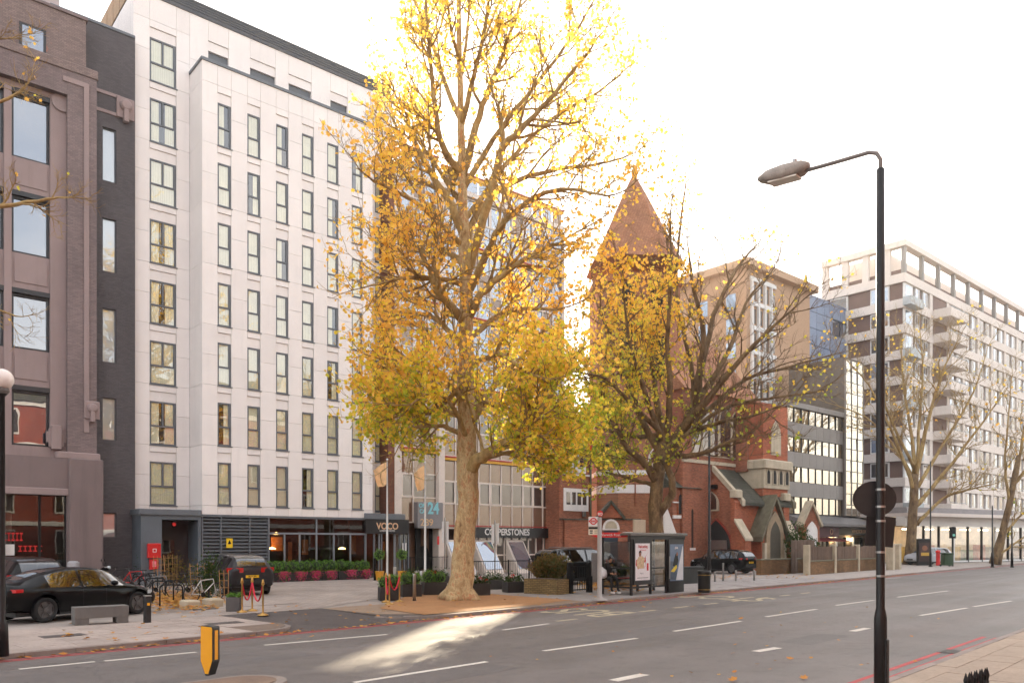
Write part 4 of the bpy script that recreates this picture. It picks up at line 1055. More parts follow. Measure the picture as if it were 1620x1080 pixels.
# nave behind
nz = CF.z(1150, 628, yd + .3); nx0, nx1 = CF.x(1080, yd + .1), cx1 - .6
MB().box(nx0, nx1, yd + .1, yd + 9, 0, nz).build('nave_wall', CB1, church)
MB().prism([(yd - .3, nz - .1), (yd + 9.4, nz - .1), (yd + 4.6, nz + 5.5)], 'x', nx0 - .2, nx1 + .2).build('nave_roof', TILE, church)
blk('nave_string', STONE, church, nx0, nx1, yd + .0, yd + .2, zR + .6, zR + .85)
for u in (1110, 1138, 1158, 1180):
    x = CF.x(u, yd)
    window_lancet(church, x - .55, yd + .08, zR + 1.2, .75, 3.6, STONE, BG2, .16)
    window_lancet(church, x + .55, yd + .08, zR + 1.2, .75, 3.6, STONE, BG2, .16)
for u in (1168, 1191):
    x = CF.x(u, yd); MB().prism([(yd + .2, zR + .2), (yd - 1.0, zR + .2), (yd - 1.0, zR + 2.4), (yd - .5, zR + 3.2), (yd - .5, nz - 1.6), (yd + .2, nz - .8)], 'x', x - .35, x + .35).build('buttress', CB1, church)
# stair turret with carved stone
qx0, qx1 = CF.x(1207, yd - 2.2), CF.x(1246, yd - 2.2)
MB().box(qx0, qx1, yd - 2.2, yd + 2.5, zE + .4, CF.z(1225, 640, yd - 2.2)).build('turret', CB2, church)
s0, s1 = CF.z(1225, 773, yd - 2.2), CF.z(1225, 742, yd - 2.2)
MB().box(qx0 - .12, qx1 + .05, yd - 2.35, yd, s0, s1).build('turret_stone', STONE, church)
MB().bbox(qx0 - .3, qx1 + .2, yd - 2.6, yd, s1, CF.z(1225, 728, yd - 2.2), .1).build('turret_cornice', STONE, church)
for i in range(4): window_lancet(church, qx0 + (qx1 - qx0) * (i + .5) / 4, yd - 2.36, s0 + .3, .4, (s1 - s0) * .7, STONE, DARKIN, .1)
window_lancet(church, (qx0 + qx1) / 2, yd - 2.21, s1 + 1.1, .8, 2.4, STONE, STONE, .3)
# pointed doorway under its gable
pm = CF.x(1207); pw = CF.x(1226) - CF.x(1187); pa = CF.z(1207, 786)
h0 = CF.z(1207, 850)
PY = -.9
MB().prism([(pm - pw / 2, 0), (pm + pw / 2, 0), (pm + pw / 2, h0), (pm, pa - .3), (pm - pw / 2, h0)], 'y', PY, .0).build('porch_gable', CB2, church)
for sgn in (-1, 1):
    a = pm + sgn * (pw / 2 + .25)
    MB().prism([(a, h0 - .32), (pm, pa - .2), (pm, pa + .15), (a + sgn * .05, h0 + .06)], 'y', PY - .3, .3).build('gable_coping', _mats['mossy_stone'], church)
    MB().box(pm + sgn * pw * .40 - .16, pm + sgn * pw * .40 + .16, PY - .2, PY + .02, 0, h0 - .4).build('door_column', STONE, church)
for k, (ww, hh) in enumerate(((2.5, 4.6), (2.15, 4.35), (1.8, 4.1), (1.45, 3.85))):
    m_ = (M('stone_dark', S(150, 130, 104), .9, .2, 2, .3, 30), STONE, _mats['stone_dark'], DARKIN)[k]
    if hh > pa - .9: hh = pa - .9 - k * .22
    MB().prism(lancet(ww, hh), 'y', PY - .16 + k * .035 - (.01 if k == 0 else 0), PY - .0 + .01 * k).build('door_arch', m_, church, loc=(pm, -.0 - .05 * (3 - k) if False else 0, 0)) if k < 3 else MB().prism(lancet(ww, hh), 'y', PY - .175, PY - .17 + .005).build('door', M('church_door', S(66, 58, 44), .7, .2, 4), church, loc=(pm, 0, 0))
# buttresses
for u, y0, hh in ((1172, 0, 833), (1249, 0, 835)):
    x = CF.x(u, -.6); z_ = CF.z(u, hh)
    MB().prism([(0, 0), (-1.2, 0), (-1.2, z_ - 1.0), (-.35, z_ + .3), (-.35, zE - .2), (0, zE + .3)], 'x', x - .4, x + .4).build('buttress', CB2, church)
    MB().prism([(-.36, z_ + .36), (-1.3, z_ - 1.05), (-1.3, z_ - .85), (-.36, z_ + .58)], 'x', x - .5, x + .5).build('buttress_cap', STONE, church)
    MB().bbox(x - .45, x + .45, -.5, .1, zE + .1, zE + .7, .08).build('pinnacle', STONE, church)
MB().tube([(CF.x(1235), -.12, .1), (CF.x(1235), -.12, zE)], .08, 8).build('rain_pipe', BLACKM, church)
# window and blocked arch in the end wall (a side facing left)
def end_lancet(y, z, w, h, m1, m2, t):
    o = MB().prism(lancet(w + 2 * t, h + t), 'x', -.12, .05).build('window', m1, church, loc=(cx0, y, z))
    MB().prism(lancet(w, h), 'x', -.135, -.122).build('pane', m2, o, loc=(0, 0, t * .6))
yw = y_for(1127, cx0); pw_ = CF.w(cx0, yw)
zz_ = lambda v, q=pw_: H + (HV - v) * q.y / F
end_lancet(yw, zz_(808), .9, zz_(781) - zz_(808), STONE, BG2, .18)
ya = y_for(1134, cx0)
end_lancet(ya, 0.1, 2.6, zz_(829), M('arch_brick', S(150, 60, 44), .85, .2, 3), DARKIN, .35)
MB().box(cx0 - .2, cx0 - .14, ya - 1.0, ya + .6, .1, 2.4).build('metal_sheet', STEEL, church)
blk('string_course', STONE, church, cx0 - .08, cx0 + .02, ya + 1.6, ym, zz_(846), zz_(843)); blk('string_course', STONE, church, cx0 - .08, cx0 + .02, 0.2, ya - 1.6, zz_(846), zz_(843))
MB().tube([(cx0 - .1, ym - .2, .1), (cx0 - .1, ym - .2, zR)], .09, 8).build('rain_pipe', BLACKM, church)
MB().bbox(-.2, .2, -.2, .2, 0, .3, .03).build('floodlight', BLACKM, church, loc=(cx0 - .2, yw - .3, zz_(773)))
# small wing between tower and church
wing = thing('church_wing', 'low red brick wing with three narrow arches and white bands left of the church', 'annex', (CF.o.x, CF.o.y, 0), CF.a)
wy = ym + .1 - 1.2
wx0_, wx1_ = CF.x(1064, wy), CF.x(1105, wy)
zw = CF.z(1085, 771, wy)
MB().box(wx0_, wx1_, wy, wy + 4, 0, zw).build('wall', CB1, wing)
MB().prism([(wy - .3, zw - .05), (wy + 4, zw - .05), (wy + 4, zw + 2.6), (wy + 2.6, zw + 2.2)], 'x', wx0_, wx1_ + .1).build('roof', SLATE, wing)
for u in (1075, 1085.5, 1096):
    window_lancet(wing, CF.x(u, wy), wy - .02, CF.z(u, 814, wy), .42, 1.5, CB2, DARKIN, .08)
for v0, v1 in ((796, 794), (820, 815), (847, 844)): blk('white_band', CW, wing, wx0_, wx1_ - .05, wy - .09, wy + .02, CF.z(1085, v0, wy), CF.z(1085, v1, wy))
o = MB().prism(lancet(1.9, 2.6), 'y', wy - .12, wy + .03).build('white_arch', CW, wing, loc=(CF.x(1093, wy), 0, CF.z(1090, 845, wy)))
MB().prism(lancet(1.35, 2.25), 'y', wy - .15, wy - .122).build('arch_infill', CB2, o)
o2 = MB().prism(lancet(.5, 3.2), 'y', wy - .19, wy - .152).build('window', CW, wing, loc=(CF.x(1092, wy), 0, CF.z(1090, 868, wy)))
MB().prism(lancet(.25, 2.9), 'y', wy - .2, wy - .192).build('pane', BG2, o2, loc=(0, 0, .1))
blk('white_base', CW, wing, wx0_, wx1_ - .1, wy - .12, wy + .02, 0, .9)
blk('white_sill', CW, wing, CF.x(1088, wy), CF.x(1097, wy), wy - .2, wy, CF.z(1090, 870, wy), CF.z(1090, 866, wy))
# white stepped stone wing seen beside the second tree
ww_ = thing('white_stone_gable', 'small white stone gable wall beside the second plane tree trunk', 'wall', at(1050, HV, 56) * Vector((1, 1, 0)), 0) if False else None
wg = MB().prism([(0, 0), (.95, 0), (.95, 1.6), (.3, 3.4), (0, 3.6)], 'y', 0, .35).build('white_stone_gable', CW, None, loc=(at(1050, HV, 57).x, 57, az(848)))
tag(wg, 'small sloping white stone gable wall right of the second tree trunk', 'wall'); wg.location.z = 0
wg.data.transform(Matrix.Scale(1.0, 4)); 
for v in wg.data.vertices:
    v.co.z = v.co.z * 1.0 + (1.2 if v.co.z > .5 else 0)
MB().box(.35, .55, -.01, .0, 2.2, 2.7).build('slit_window', DARKIN, wg)
# ---------------------------------------------------------------- buildings farther down the road
def fr_at(u, Y, deg=HA):
    p = at(u, HV, Y); return Frame(p.x, p.y, deg)
# ribbon window office with shops below
OF = fr_at(1245, 74.0)
off_ = thing('ribbon_office', 'office with gold reflecting ribbon windows and grey panels above the shops', 'office', (OF.o.x, OF.o.y, 0), OF.a)
GG = mirror_mat('gold_glass', S(120, 104, 80), (1.0, .93, .80), .5, .10, .02)
OP = M('office_panel', S(142, 136, 130), .6, .06, 1, rnd=.05, streak=.12)
xe = OF.x(1333); xf = OF.x(1361)
lev = [OF.z(1246, v) for v in (812, 784, 761, 736, 713, 689, 666, 642)]
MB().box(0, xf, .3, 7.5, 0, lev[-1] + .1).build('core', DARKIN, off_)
n = 8
for k in range(0, 7):
    z0, z1 = lev[k], lev[k + 1]
    for i in range(n):
        a, b = xe * i / n, xe * (i + 1) / n
        if k % 2 == 0: place(MB_pane(b - a - .1, z1 - z0 - .1, GG, 1), 'pane', off_, (a + .05, .08, z0 + .05), (random.uniform(-.012, .012), 0, random.uniform(-.02, .02)))
        else: blk('spandrel_panel', OP, off_, a + .01, b - .01, -.05, .25, z0, z1)
    if k % 2 == 0:
        for i in range(n + 1): blk('mullion', BLACKM, off_, xe * i / n - .04, xe * i / n + .04, .0, .12, z0, z1)
nz_ = 14
for k in range(nz_):
    for i in range(3):
        a, b = xe + (xf - xe) * i / 3, xe + (xf - xe) * (i + 1) / 3
        z0, z1 = lev[0] + (lev[-1] + 6 - lev[0]) * k / nz_, lev[0] + (lev[-1] + 6 - lev[0]) * (k + 1) / nz_
        place(MB_pane(b - a - .08, z1 - z0 - .08, GG, 1), 'pane', off_, (a + .06, -.3, z0 + .04), (random.uniform(-.015, .015), 0, random.uniform(-.02, .02)))
for i in range(4): blk('mullion', OP, off_, xe + (xf - xe) * i / 3 - .04, xe + (xf - xe) * i / 3 + .06, -.36, -.2, lev[0], lev[-1] + 6)
MB().box(xe, xf, -.24, 6, lev[0], lev[-1] + 6.2).build('glass_stair', M('stair_core', S(110, 100, 90), .8), off_)
MB().bbox(-.1, xe - .01, -.2, 7.4, lev[-1], lev[-1] + .5, .05).build('parapet', OP, off_)
# shops
za, zb2 = OF.z(1290, 833), OF.z(1290, 816)
aw = MB().prism([(-2.6, za), (-2.6, za + .25), (.2, zb2 + .1), (.2, za)], 'x', 0, OF.x(1372)).build('canopy', M('canopy_grey', S(96, 92, 92), .5, .1, 2), off_)
f1_ = MB().box(0, OF.x(1312), -1.0, .1, OF.z(1290, 849), za - .02).build('shop_fascia', M('purple_fascia', S(92, 44, 62), .5, .1), off_)
f2_ = MB().box(OF.x(1312) + .05, OF.x(1372), -1.0, .1, OF.z(1340, 846), za - .02).build('shop_fascia', BLACKM, off_)
writing('WINDSOR DELI', GOLD, f2_, (OF.x(1345), -1.02, OF.z(1345, 843)), .5)
writing('O', GOLD, f1_, (OF.x(1300), -1.02, OF.z(1300, 845)), .8)
for i in range(9):
    a, b = OF.x(1372) * i / 9, OF.x(1372) * (i + 1) / 9
    MB().box(a + .1, b - .1, -.2, -.18, .6, OF.z(1310, 850)).build('shop_pane', SHOPGL, off_)
    blk('shop_mullion', WHITE if i % 2 else BLACKM, off_, a - .08, a + .08, -.3, -.1, 0, OF.z(1310, 849))
MB().box(0, OF.x(1372), .2, .29, 0, za).build('shop_interior', M('shop_warm', S(170, 140, 110), .8, .4, .8), off_)
for i in range(4): MB().box(0, 1.1, 0, .1, 0, .3).build('shop_lamp', M('shop_glow', (1, .85, .6), .5, 0, 1, emit=7.0), off_, loc=(1 + i * 3.6, -.05, za - 1.4))
o = MB().prism([(-2.2, OF.z(1290, 856)), (-.9, OF.z(1290, 851)), (-.9, OF.z(1290, 850)), (-2.2, OF.z(1290, 855))], 'x', .2, OF.x(1311)).build('awning', M('awning_red', S(120, 50, 48), .8), off_)
# blue glass office
BF = fr_at(1279, 94.5)
blue = thing('blue_glass_office', 'blue grey glass panelled office block behind the bare branches', 'office', (BF.o.x, BF.o.y, 0), BF.a)
BP = M('blue_panel', S(138, 150, 172), .35, .08, .3, rnd=.06)
bt_ = BF.z(1300, 472); bx = BF.x(1364)
MB().box(0, bx, .25, 5, 0, bt_).build('core', M('blue_core', S(110, 122, 142), .5), blue)
nr, nc = 16, 7
for r in range(nr):
    for c in range(nc):
        z0, z1 = bt_ - 32 * (r + 1) / nr, bt_ - 32 * r / nr
        if z0 < 0: continue
        a, b = bx * c / nc, bx * (c + 1) / nc
        if (c * 3 + r * 2) % 7 in (0, 4) and r % 2: place(MB_pane(b - a - .2, z1 - z0 - .2, SKYG, 0), 'window_pane', blue, (a + .1, .12, z0 + .1))
        else: blk('panel', BP, blue, a + .04, b - .04, 0, .24, z0 + .04, z1 - .04)
# beige tower block
TF = fr_at(1181, 84.0)
beige = thing('beige_tower_block', 'tall beige office tower with a grid of narrow windows behind the church', 'tower block', (TF.o.x, TF.o.y, 0), TF.a)
BE = M('beige_stone', S(184, 150, 120), .8, .05, .2, streak=.08)
tt = TF.z(1181, 410); txr = TF.x(1281); ty = 20
MB().box(0, txr, 0, ty, 0, tt - .9).build('tower_wall', BE, beige)
MB().bbox(-.8, txr + .8, -.8, ty + .8, tt - .9, tt, .2).build('roof_slab', BE, beige)
c0_, c1_ = TF.x(1186), TF.x(1226)
nc, nr = 4, 11
for r in range(nr):
    for c in range(nc):
        a, b = c0_ + (c1_ - c0_) * c / nc, c0_ + (c1_ - c0_) * (c + 1) / nc
        z1 = tt - 2.4 - 2.6 * r
        o = blk('window', BG2, beige, a + .3, b - .08, -.02, .3, z1 - 1.6, z1)
        blk('window_surround', WHITE, beige, a + .1, a + .3, -.3, .2, z1 - 2.2, z1 + .3)
    blk('floor_band', WHITE, beige, c0_, c1_, -.2, .2, z1 + .3, z1 + .75)
for r in range(nr):
    for c in range(5):
        if r % 1 == 0: place(MB_pane(1.2, 1.7, SKYG, 0), 'window', beige, (-.03, 2.5 + c * 3.6, tt - 5 - 2.6 * r), (0, 0, -PI / 2))
# white apartment block with stepped balconies
AF = fr_at(1432, 95.0)
apt = thing('apartment_block', 'white balconied apartment tower on the right beyond the bare tree', 'apartment block', (AF.o.x, AF.o.y, 0), AF.a)
AW = M('apt_white', S(222, 210, 200), .75, .05, .3, streak=.08)
AB = M('apt_brown', S(118, 92, 82), .7, .1, .5)
AT = AF.z(1432, 378)
fh = AF.z(1432, 433) - AF.z(1432, 473.5)
axr = AF.x(1645); ayl = 0.0
lo, hi = 0.0, 60.0
for _ in range(50):
    m_ = (lo + hi) / 2; p = AF.w(0, m_)
    if CX + F * p.x / p.y > 1300: lo = m_
    else: hi = m_
ayl = lo
zf = [AF.z(1432, 398) - fh * k for k in range(1, 13)]
MB().box(.42, axr, .42, ayl, 0, zf[0] + fh * .4).build('core', AB, apt)
MB().box(3.2, axr - 1, 3.2, ayl - 2, zf[0], AT - .2).build('penthouse', AW, apt)
MB().bbox(-.15, axr, -.15, .8, AT - .75, AT, .05).build('roof_beam', AW, apt); MB().bbox(-.15, .8, .801, ayl, AT - .75, AT, .05).build('roof_beam', AW, apt)
for i in range(10): blk('roof_column', OP, apt, axr * i / 10 + .05, axr * i / 10 + .6, .05, .5, zf[0] + .6, AT - .74)
for i in range(1, 5): blk('roof_column', AW, apt, .05, .6, ayl * i / 4 - .8, ayl * i / 4, zf[0] + .6, AT - .74)
for k, z in enumerate(zf):
    if z < 3.5: break
    # white parapet bands on both faces
    blk('balcony_band', AW, apt, 0, axr, 0, .35, z - .45, z + .62)
    blk('balcony_band', AW, apt, 0, .35, .351, ayl, z - .45, z + .62)
    blk('floor_slab', AW, apt, .35, axr, .351, 1.4, z - .4, z - .15)
    if z - fh < 3: continue
    zw0, zw1 = z - fh + .62, z - .45
    # recessed wall and windows on the street face
    x = 3.4; j = 0
    while x < axr - 3:
        for q in range(2):
            o = MB_winframe(1.45, zw1 - zw0 - .1) if False else None
            blk('window_frame', WHITE, apt, x + q * 2.3, x + q * 2.3 + 1.35, .2, .4, zw0 + .05, zw1 - .05)
            for h_ in (0, 1): place(MB_pane(.52, zw1 - zw0 - .4, SKYG if (j + k + h_) % 3 == 0 else BG2, 0), 'pane', apt, (x + q * 2.3 + .12 + h_ * .62, .19, zw0 + .2))
        blk('wall_pier', AW, apt, x + 4.1, x + 4.9, .06, .4, zw0, zw1)
        if j == 1: # stepped balcony trays
            MB().bbox(x - .4, x + 5.4, -2.1, .0, z - fh - .35, z - fh + .75, .03).build('balcony', AW, apt)
            blk('balcony_recess', AB, apt, x - .2, x + 5.0, .16, .41, zw0 + .01, zw1 - .01)
            blk('balcony_rail', M('rail_grey', S(150, 152, 156), .4), apt, x - .3, x + 5.3, -2.05, -1.98, z - fh + .85, z - fh + .93)
        x += 5.4; j += 1
    # corner bay window and small corner balcony on alternate floors
    blk('corner_window', WHITE, apt, .3, 2.7, .2, .41, zw0 + .02, zw1 - .02)
    place(MB_pane(1.6, zw1 - zw0 - .5, SKYG, 0), 'pane', apt, (.6, .18, zw0 + .25))
    if k % 2 == 0: MB().bbox(-.7, 3.0, -1.0, .0, z - fh - .4, z - fh + .6, .03).build('corner_balcony', M('pale_grey', S(176, 180, 180), .6), apt)
    y = 2.0; j = 0
    while y < ayl - 2:
        blk('window_frame', WHITE, apt, .2, .41, y, y + 2.3, zw0 + .05, zw1 - .05)
        place(MB_pane(2.0, zw1 - zw0 - .4, SKYG if (j + k) % 3 == 0 else BG2, 0), 'pane', apt, (.18, y + 2.15, zw0 + .2), (0, 0, -PI / 2))
        y += 5.2; j += 1
# corner shop at the foot of the apartments
SF = fr_at(1442, 79.0, 30)
shop = thing('corner_shop', 'single storey glass fronted shop with pale grey fascia at foot of the apartments', 'shop', (SF.o.x, SF.o.y, 0), SF.a)
sxr = SF.x(1640); sz0, sz1 = SF.z(1500, 832), SF.z(1500, 818)
MB().box(-1, sxr, 0, 1.0, sz0, sz1).build('fascia', M('fascia_grey', S(222, 216, 210), .6, .06, .6), shop)
MB().box(-1, sxr, -1.2, 12, sz1, sz1 + .35).build('canopy', AW, shop)
MB().box(3, sxr, 2.5, 12, sz1 + .35, SF.z(1500, 801)).build('upper_storey', M('shop_grey', S(140, 134, 134), .7), shop)
writing('Fresh', WHITE, shop, (SF.x(1510), -.02, sz0 + .35), .5)
nn = 9
for i in range(nn + 1): blk('shop_mullion', WHITE if i % 3 == 0 else BLACKM, shop, sxr * i / nn - .08, sxr * i / nn + .08, .3, .5, 0, sz0)
for i in range(nn): MB().box(sxr * i / nn + .08, sxr * (i + 1) / nn - .08, .4, .42, .3, sz0 - .01).build('shop_pane', GLASS, shop)
MB().box(-1, sxr, 3.4, 3.6, 0, sz0).build('shop_back_wall', M('shop_bright', S(214, 190, 160), .8, .25, .9), shop)
MB().box(-.9, sxr, .2, 5, 0, .14).build('shop_floor', CONC, shop)
blk('shop_sill', WHITE, shop, 0, sxr, .32, .48, .14, .3)
for i in range(6): MB().box(0, 1.5, 0, .3, 0, .08).build('strip_lamp', _mats['shop_glow'], shop, loc=(1 + i * 3.4, 1.4, sz0 - .35))
for i in range(8):
    o = MB(); hh = random.uniform(1.1, 1.9)
    o.box(0, 1.6, 0, .5, 0, hh); o.build('shelf_unit', M('shelf_%d' % (i % 4), [S(190, 150, 60), S(90, 120, 70), S(170, 80, 60), S(150, 150, 150)][i % 4], .7, .4, 2), shop, loc=(1 + i * 2.4, 2.2, .14))
# the shade-side street behind the camera, seen only in the glass and paintwork
MAN = brick_mat('mansion_brick', S(158, 62, 44), S(140, 52, 38), S(150, 120, 100), .225, .075, .01, .9, .2)
mans = thing('mansion_row', 'red brick mansion block across the road reflected in the windows', 'building', RF.w(-45, -9, 0), RF.a)
MB().box(0, 100, -12, 0, 0, 17).build('wall', MAN, mans)
MB().prism([(-12.4, 17), (.4, 17), (-3, 21), (-9, 21)], 'x', -.3, 100.3).build('roof', SLATE, mans)
for r in range(4): blk('stone_band', CW, mans, 0, 100, .0, .18, 3.9 + r * 4.2, 4.35 + r * 4.2)
wf = MB(); wf.box(-.75, .75, 0, .12, 0, 2.5); wfm = wf.mesh('window', CW)
for i in range(20):
    for r in range(4):
        o = place(wfm, 'window', mans, (2.5 + i * 5.0, 0, 1.0 + r * 4.2))
        for sx_ in (-.64, .06): place(MB_pane(.58, 2.2, BG2, 0), 'pane', o, (sx_ + .58, .125, .15), (0, 0, PI))
for i in range(10):
    MB().prism([(-1.9, 17), (1.9, 17), (1.9, 19), (1.1, 20), (.9, 21.2), (0, 22.4), (-.9, 21.2), (-1.1, 20), (-1.9, 19)], 'y', -1, .25).build('dutch_gable', CW, mans, loc=(5 + i * 10, 0, 0))
# ---------------------------------------------------------------- plane trees
BARK = bark_mat('plane_bark', [(0.28, S(132, 100, 70)), (0.40, S(176, 146, 104)), (0.54, S(200, 176, 134)), (0.61, S(186, 132, 92)), (0.66, S(172, 150, 110)), (0.78, S(150, 130, 94))], 5.5)
BARK2 = bark_mat('dark_bark', [(0.30, S(84, 66, 50)), (0.48, S(120, 98, 72)), (0.58, S(140, 116, 84)), (0.72, S(96, 82, 60))], 2.6)
TWIG = bark_mat('limb_bark', [(0.30, S(128, 102, 68)), (0.48, S(166, 138, 92)), (0.60, S(184, 158, 108)), (0.75, S(140, 118, 80))], 2.0)
LEAF1 = leaf_mat('autumn_leaves', [(0.0, S(134, 158, 60)), (0.16, S(190, 192, 66)), (0.32, S(234, 208, 76)), (0.50, S(242, 188, 92)), (0.66, S(243, 194, 92)), (0.82, S(248, 212, 86)), (1.0, S(248, 220, 108))], 5.5, 21.0, .62, .75)
LEAF2 = leaf_mat('autumn_leaves_warm', [(0.0, S(132, 152, 62)), (0.2, S(186, 184, 70)), (0.40, S(234, 204, 80)), (0.65, S(242, 186, 84)), (0.98, S(234, 168, 84))], 8.0, 21.0, .62, .6)
LEAFSH = [(0, -.5), (.18, -.38), (.52, -.2), (.30, .02), (.46, .34), (.16, .24), (0, .62), (-.16, .24), (-.46, .34), (-.30, .02), (-.52, -.2), (-.18, -.38)]
def add_leaf(V, Fc, p, s, r):
    n = Vector((r.gauss(0, 1), r.gauss(0, 1), r.gauss(0, .8) + .25))
    if n.length < 1e-3: n = Vector((0, 0, 1))
    n.normalize(); a = n.orthogonal().normalized(); b = n.cross(a)
    w = r.uniform(0, 2 * PI); a, b = a * math.cos(w) + b * math.sin(w), b * math.cos(w) - a * math.sin(w)
    c = r.uniform(-.35, .35); k = len(V)
    for x, y in LEAFSH:
        V.append(tuple(p + a * (x * s) + b * (y * s) + n * (c * s * (abs(x) * 1.2 - y * .4))))
    Fc.append(tuple(range(k, k + 12)))
class Tree:
    def __init__(s, seed, leafp, lsize, maxlvl=3, up=.12, twig_r=.006, bare=None):
        s.r = random.Random(seed); s.w = MB(); s.t = MB(); s.LV = []; s.LF = []; s.leafp = leafp; s.ls = lsize; s.maxlvl = maxlvl; s.up = up; s.tr = twig_r
        s.spread = 1.0; s.keep = None; s.dens = 1.0; s.kr = .075
    def limb(s, pts, r0, r1, n=8, kids=10, klen=2.4, trunk=False, start=.25):
        """a modelled limb with its own side branches"""
        # resample with a gentle wobble
        P = []
        for i in range(len(pts) - 1):
            m = 4
            p0, p1, p2, p3 = pts[max(i - 1, 0)], pts[i], pts[i + 1], pts[min(i + 2, len(pts) - 1)]
            for k in range(m):
                t = k / m
                P.append(0.5 * ((2 * p1) + (p2 - p0) * t + (2 * p0 - 5 * p1 + 4 * p2 - p3) * t * t + (3 * p1 - p0 - 3 * p2 + p3) * t ** 3))
        P.append(pts[-1].copy())
        N = len(P) - 1
        R = [r0 + (r1 - r0) * (i / N) ** .8 for i in range(N + 1)]
        for i in range(1, N): P[i] = P[i] + Vector((s.r.uniform(-1, 1), s.r.uniform(-1, 1), s.r.uniform(-1, 1))) * R[i] * .35
        (s.t if trunk else s.w).tube(P, R, n, 0)
        for k in range(kids):
            f = start + (1 - start) * (k + s.r.random()) / kids
            i = min(int(f * N), N - 1); p = P[i].lerp(P[i + 1], f * N - i); d = (P[i + 1] - P[i]).normalized()
            s.side(p, d, klen * s.r.uniform(.6, 1.25) * (1.15 - .5 * f), min(R[i] * .55, s.kr), 1)
        s.side(P[-1], (P[-1] - P[-2]).normalized(), klen * .8, r1 * .9, 1, 0.15)
    def side(s, p, d, L, r, lvl, ang=None):
        a = s.r.uniform(.55, 1.05) if ang is None else ang
        o = d.orthogonal().normalized(); q = d.cross(o); w = s.r.uniform(0, 2 * PI)
        nd = (d * math.cos(a) + (o * math.cos(w) + q * math.sin(w)) * math.sin(a) * s.spread)
        nd.z += s.up * 1.6
        nd.normalize(); s.branch(p, nd, L, r, lvl)
    def branch(s, p, d, L, r, lvl):
        n = 5 if lvl < s.maxlvl else 3
        P = [p.copy()]; D = []
        for i in range(n):
            d = d + Vector((s.r.gauss(0, .17), s.r.gauss(0, .17), s.r.gauss(0, .13) + s.up * .5)); d.normalize(); D.append(d.copy())
            P.append(P[-1] + d * (L / n))
        if s.keep and not s.keep(P[-1]) and s.r.random() < .8: return
        re = max(s.tr * .6, r * .25)
        s.w.tube(P, [r + (re - r) * i / n for i in range(n + 1)], 5 if lvl == 1 else 3, 0, False)
        if lvl < s.maxlvl:
            kn = (0, 6, 5, 4)[lvl]
            for k in range(kn):
                f = .2 + .8 * (k + s.r.random()) / kn; i = min(int(f * n), n - 1)
                s.side(P[i].lerp(P[i + 1], f * n - i), D[i], L * s.r.uniform(.38, .62), max(r * .5, s.tr), lvl + 1)
        if lvl >= 2 or s.maxlvl == 1:
            for k in range(5 if lvl == s.maxlvl else 3):
                f = s.r.random() * n; i = min(int(f), n - 1); q = P[i].lerp(P[i + 1], f - i)
                if s.r.random() < s.leafp(q) * s.dens:
                    for _ in range(s.r.choice((1, 1, 2))):
                        add_leaf(s.LV, s.LF, q + Vector((s.r.gauss(0, .1), s.r.gauss(0, .1), s.r.gauss(-.06, .1))), s.ls * s.r.uniform(.65, 1.25), s.r)
    def build(s, name, label, base, leafmat, tm, wm, cat='tree'):
        o = thing(name, label, cat, (base.x, base.y, 0))
        M_ = Matrix.Translation((-base.x, -base.y, 0))
        if s.t.v:
            t = s.t.build('trunk', tm, o, True); t.data.transform(M_)
        c = s.w.build('limbs', wm, o, True); c.data.transform(M_)
        if s.LF:
            me = bpy.data.meshes.new('crown'); me.from_pydata(s.LV, [], s.LF); me.materials.append(leafmat); me.transform(M_)
            place(me, 'crown', o)
        return o
def L3(Y, pts): return [at(p[0], p[1], Y + (p[2] if len(p) > 2 else 0)) for p in pts]
# --- the big plane tree
b1 = gp(727, 948); Y1 = b1.y; pm1 = Y1 / F
def leafp1(q):
    u = CX + F * q.x / Y1; v = HV - (q.z - H) / Y1 * F
    if v > (752 if u > 715 else 712): return 0.0
    if v > 600: return .72
    if v > 540: return .56
    if v > 430: return .38
    if v > 260: return .30 if u < 700 else .21
    return .26 if u < 700 else .19
T = Tree(11, leafp1, .145, 3, .10)
T.keep = lambda q: not ((CX + F * q.x / Y1) < 560 or (HV - (q.z - H) / Y1 * F) > 762)
tr = L3(Y1, [(727, 949), (729, 925), (733, 880), (737, 830), (741, 780), (740, 735), (738, 660), (737, 580), (738, 500), (736, 420), (733, 350), (731, 270), (729, 180), (727, 90), (726, 0), (724, -70)])
rr = [31, 20, 18, 16.5, 16, 16.5, 13.5, 12, 11, 10, 8, 6.5, 5.2, 4.2, 3.2, 1.5]
def stem(T, pts, rpx, pm, n=14, flare=None, name=None):
    P, R = [], []
    for i in range(len(pts) - 1):
        for k in range(3):
            P.append(pts[i].lerp(pts[i + 1], k / 3)); R.append((rpx[i] + (rpx[i + 1] - rpx[i]) * k / 3) * pm)
    P.append(pts[-1]); R.append(rpx[-1] * pm)
    for i in range(3, len(P) - 1): P[i] = P[i] + Vector((T.r.uniform(-1, 1), T.r.uniform(-1, 1), 0)) * R[i] * .10
    b = len(T.t.v); T.t.tube(P, R, n, 0)
    for j in range(b, len(T.t.v)):      # fluted, lumpy section
        i = (j - b) // n
        if i >= len(P): break
        k = (j - b) % n; v = Vector(T.t.v[j]); c = P[i]; z = v.z
        amp = .06 + (.22 if i < 2 else .10 if i < 4 else 0)
        f = 1 + amp * math.sin(k * 2 * PI / n * 4 + i * .25) * (1 if i < 5 else .5) + T.r.uniform(-.035, .035)
        T.t.v[j] = tuple(c + (v - c) * f)
stem(T, tr, rr, pm1, 18)
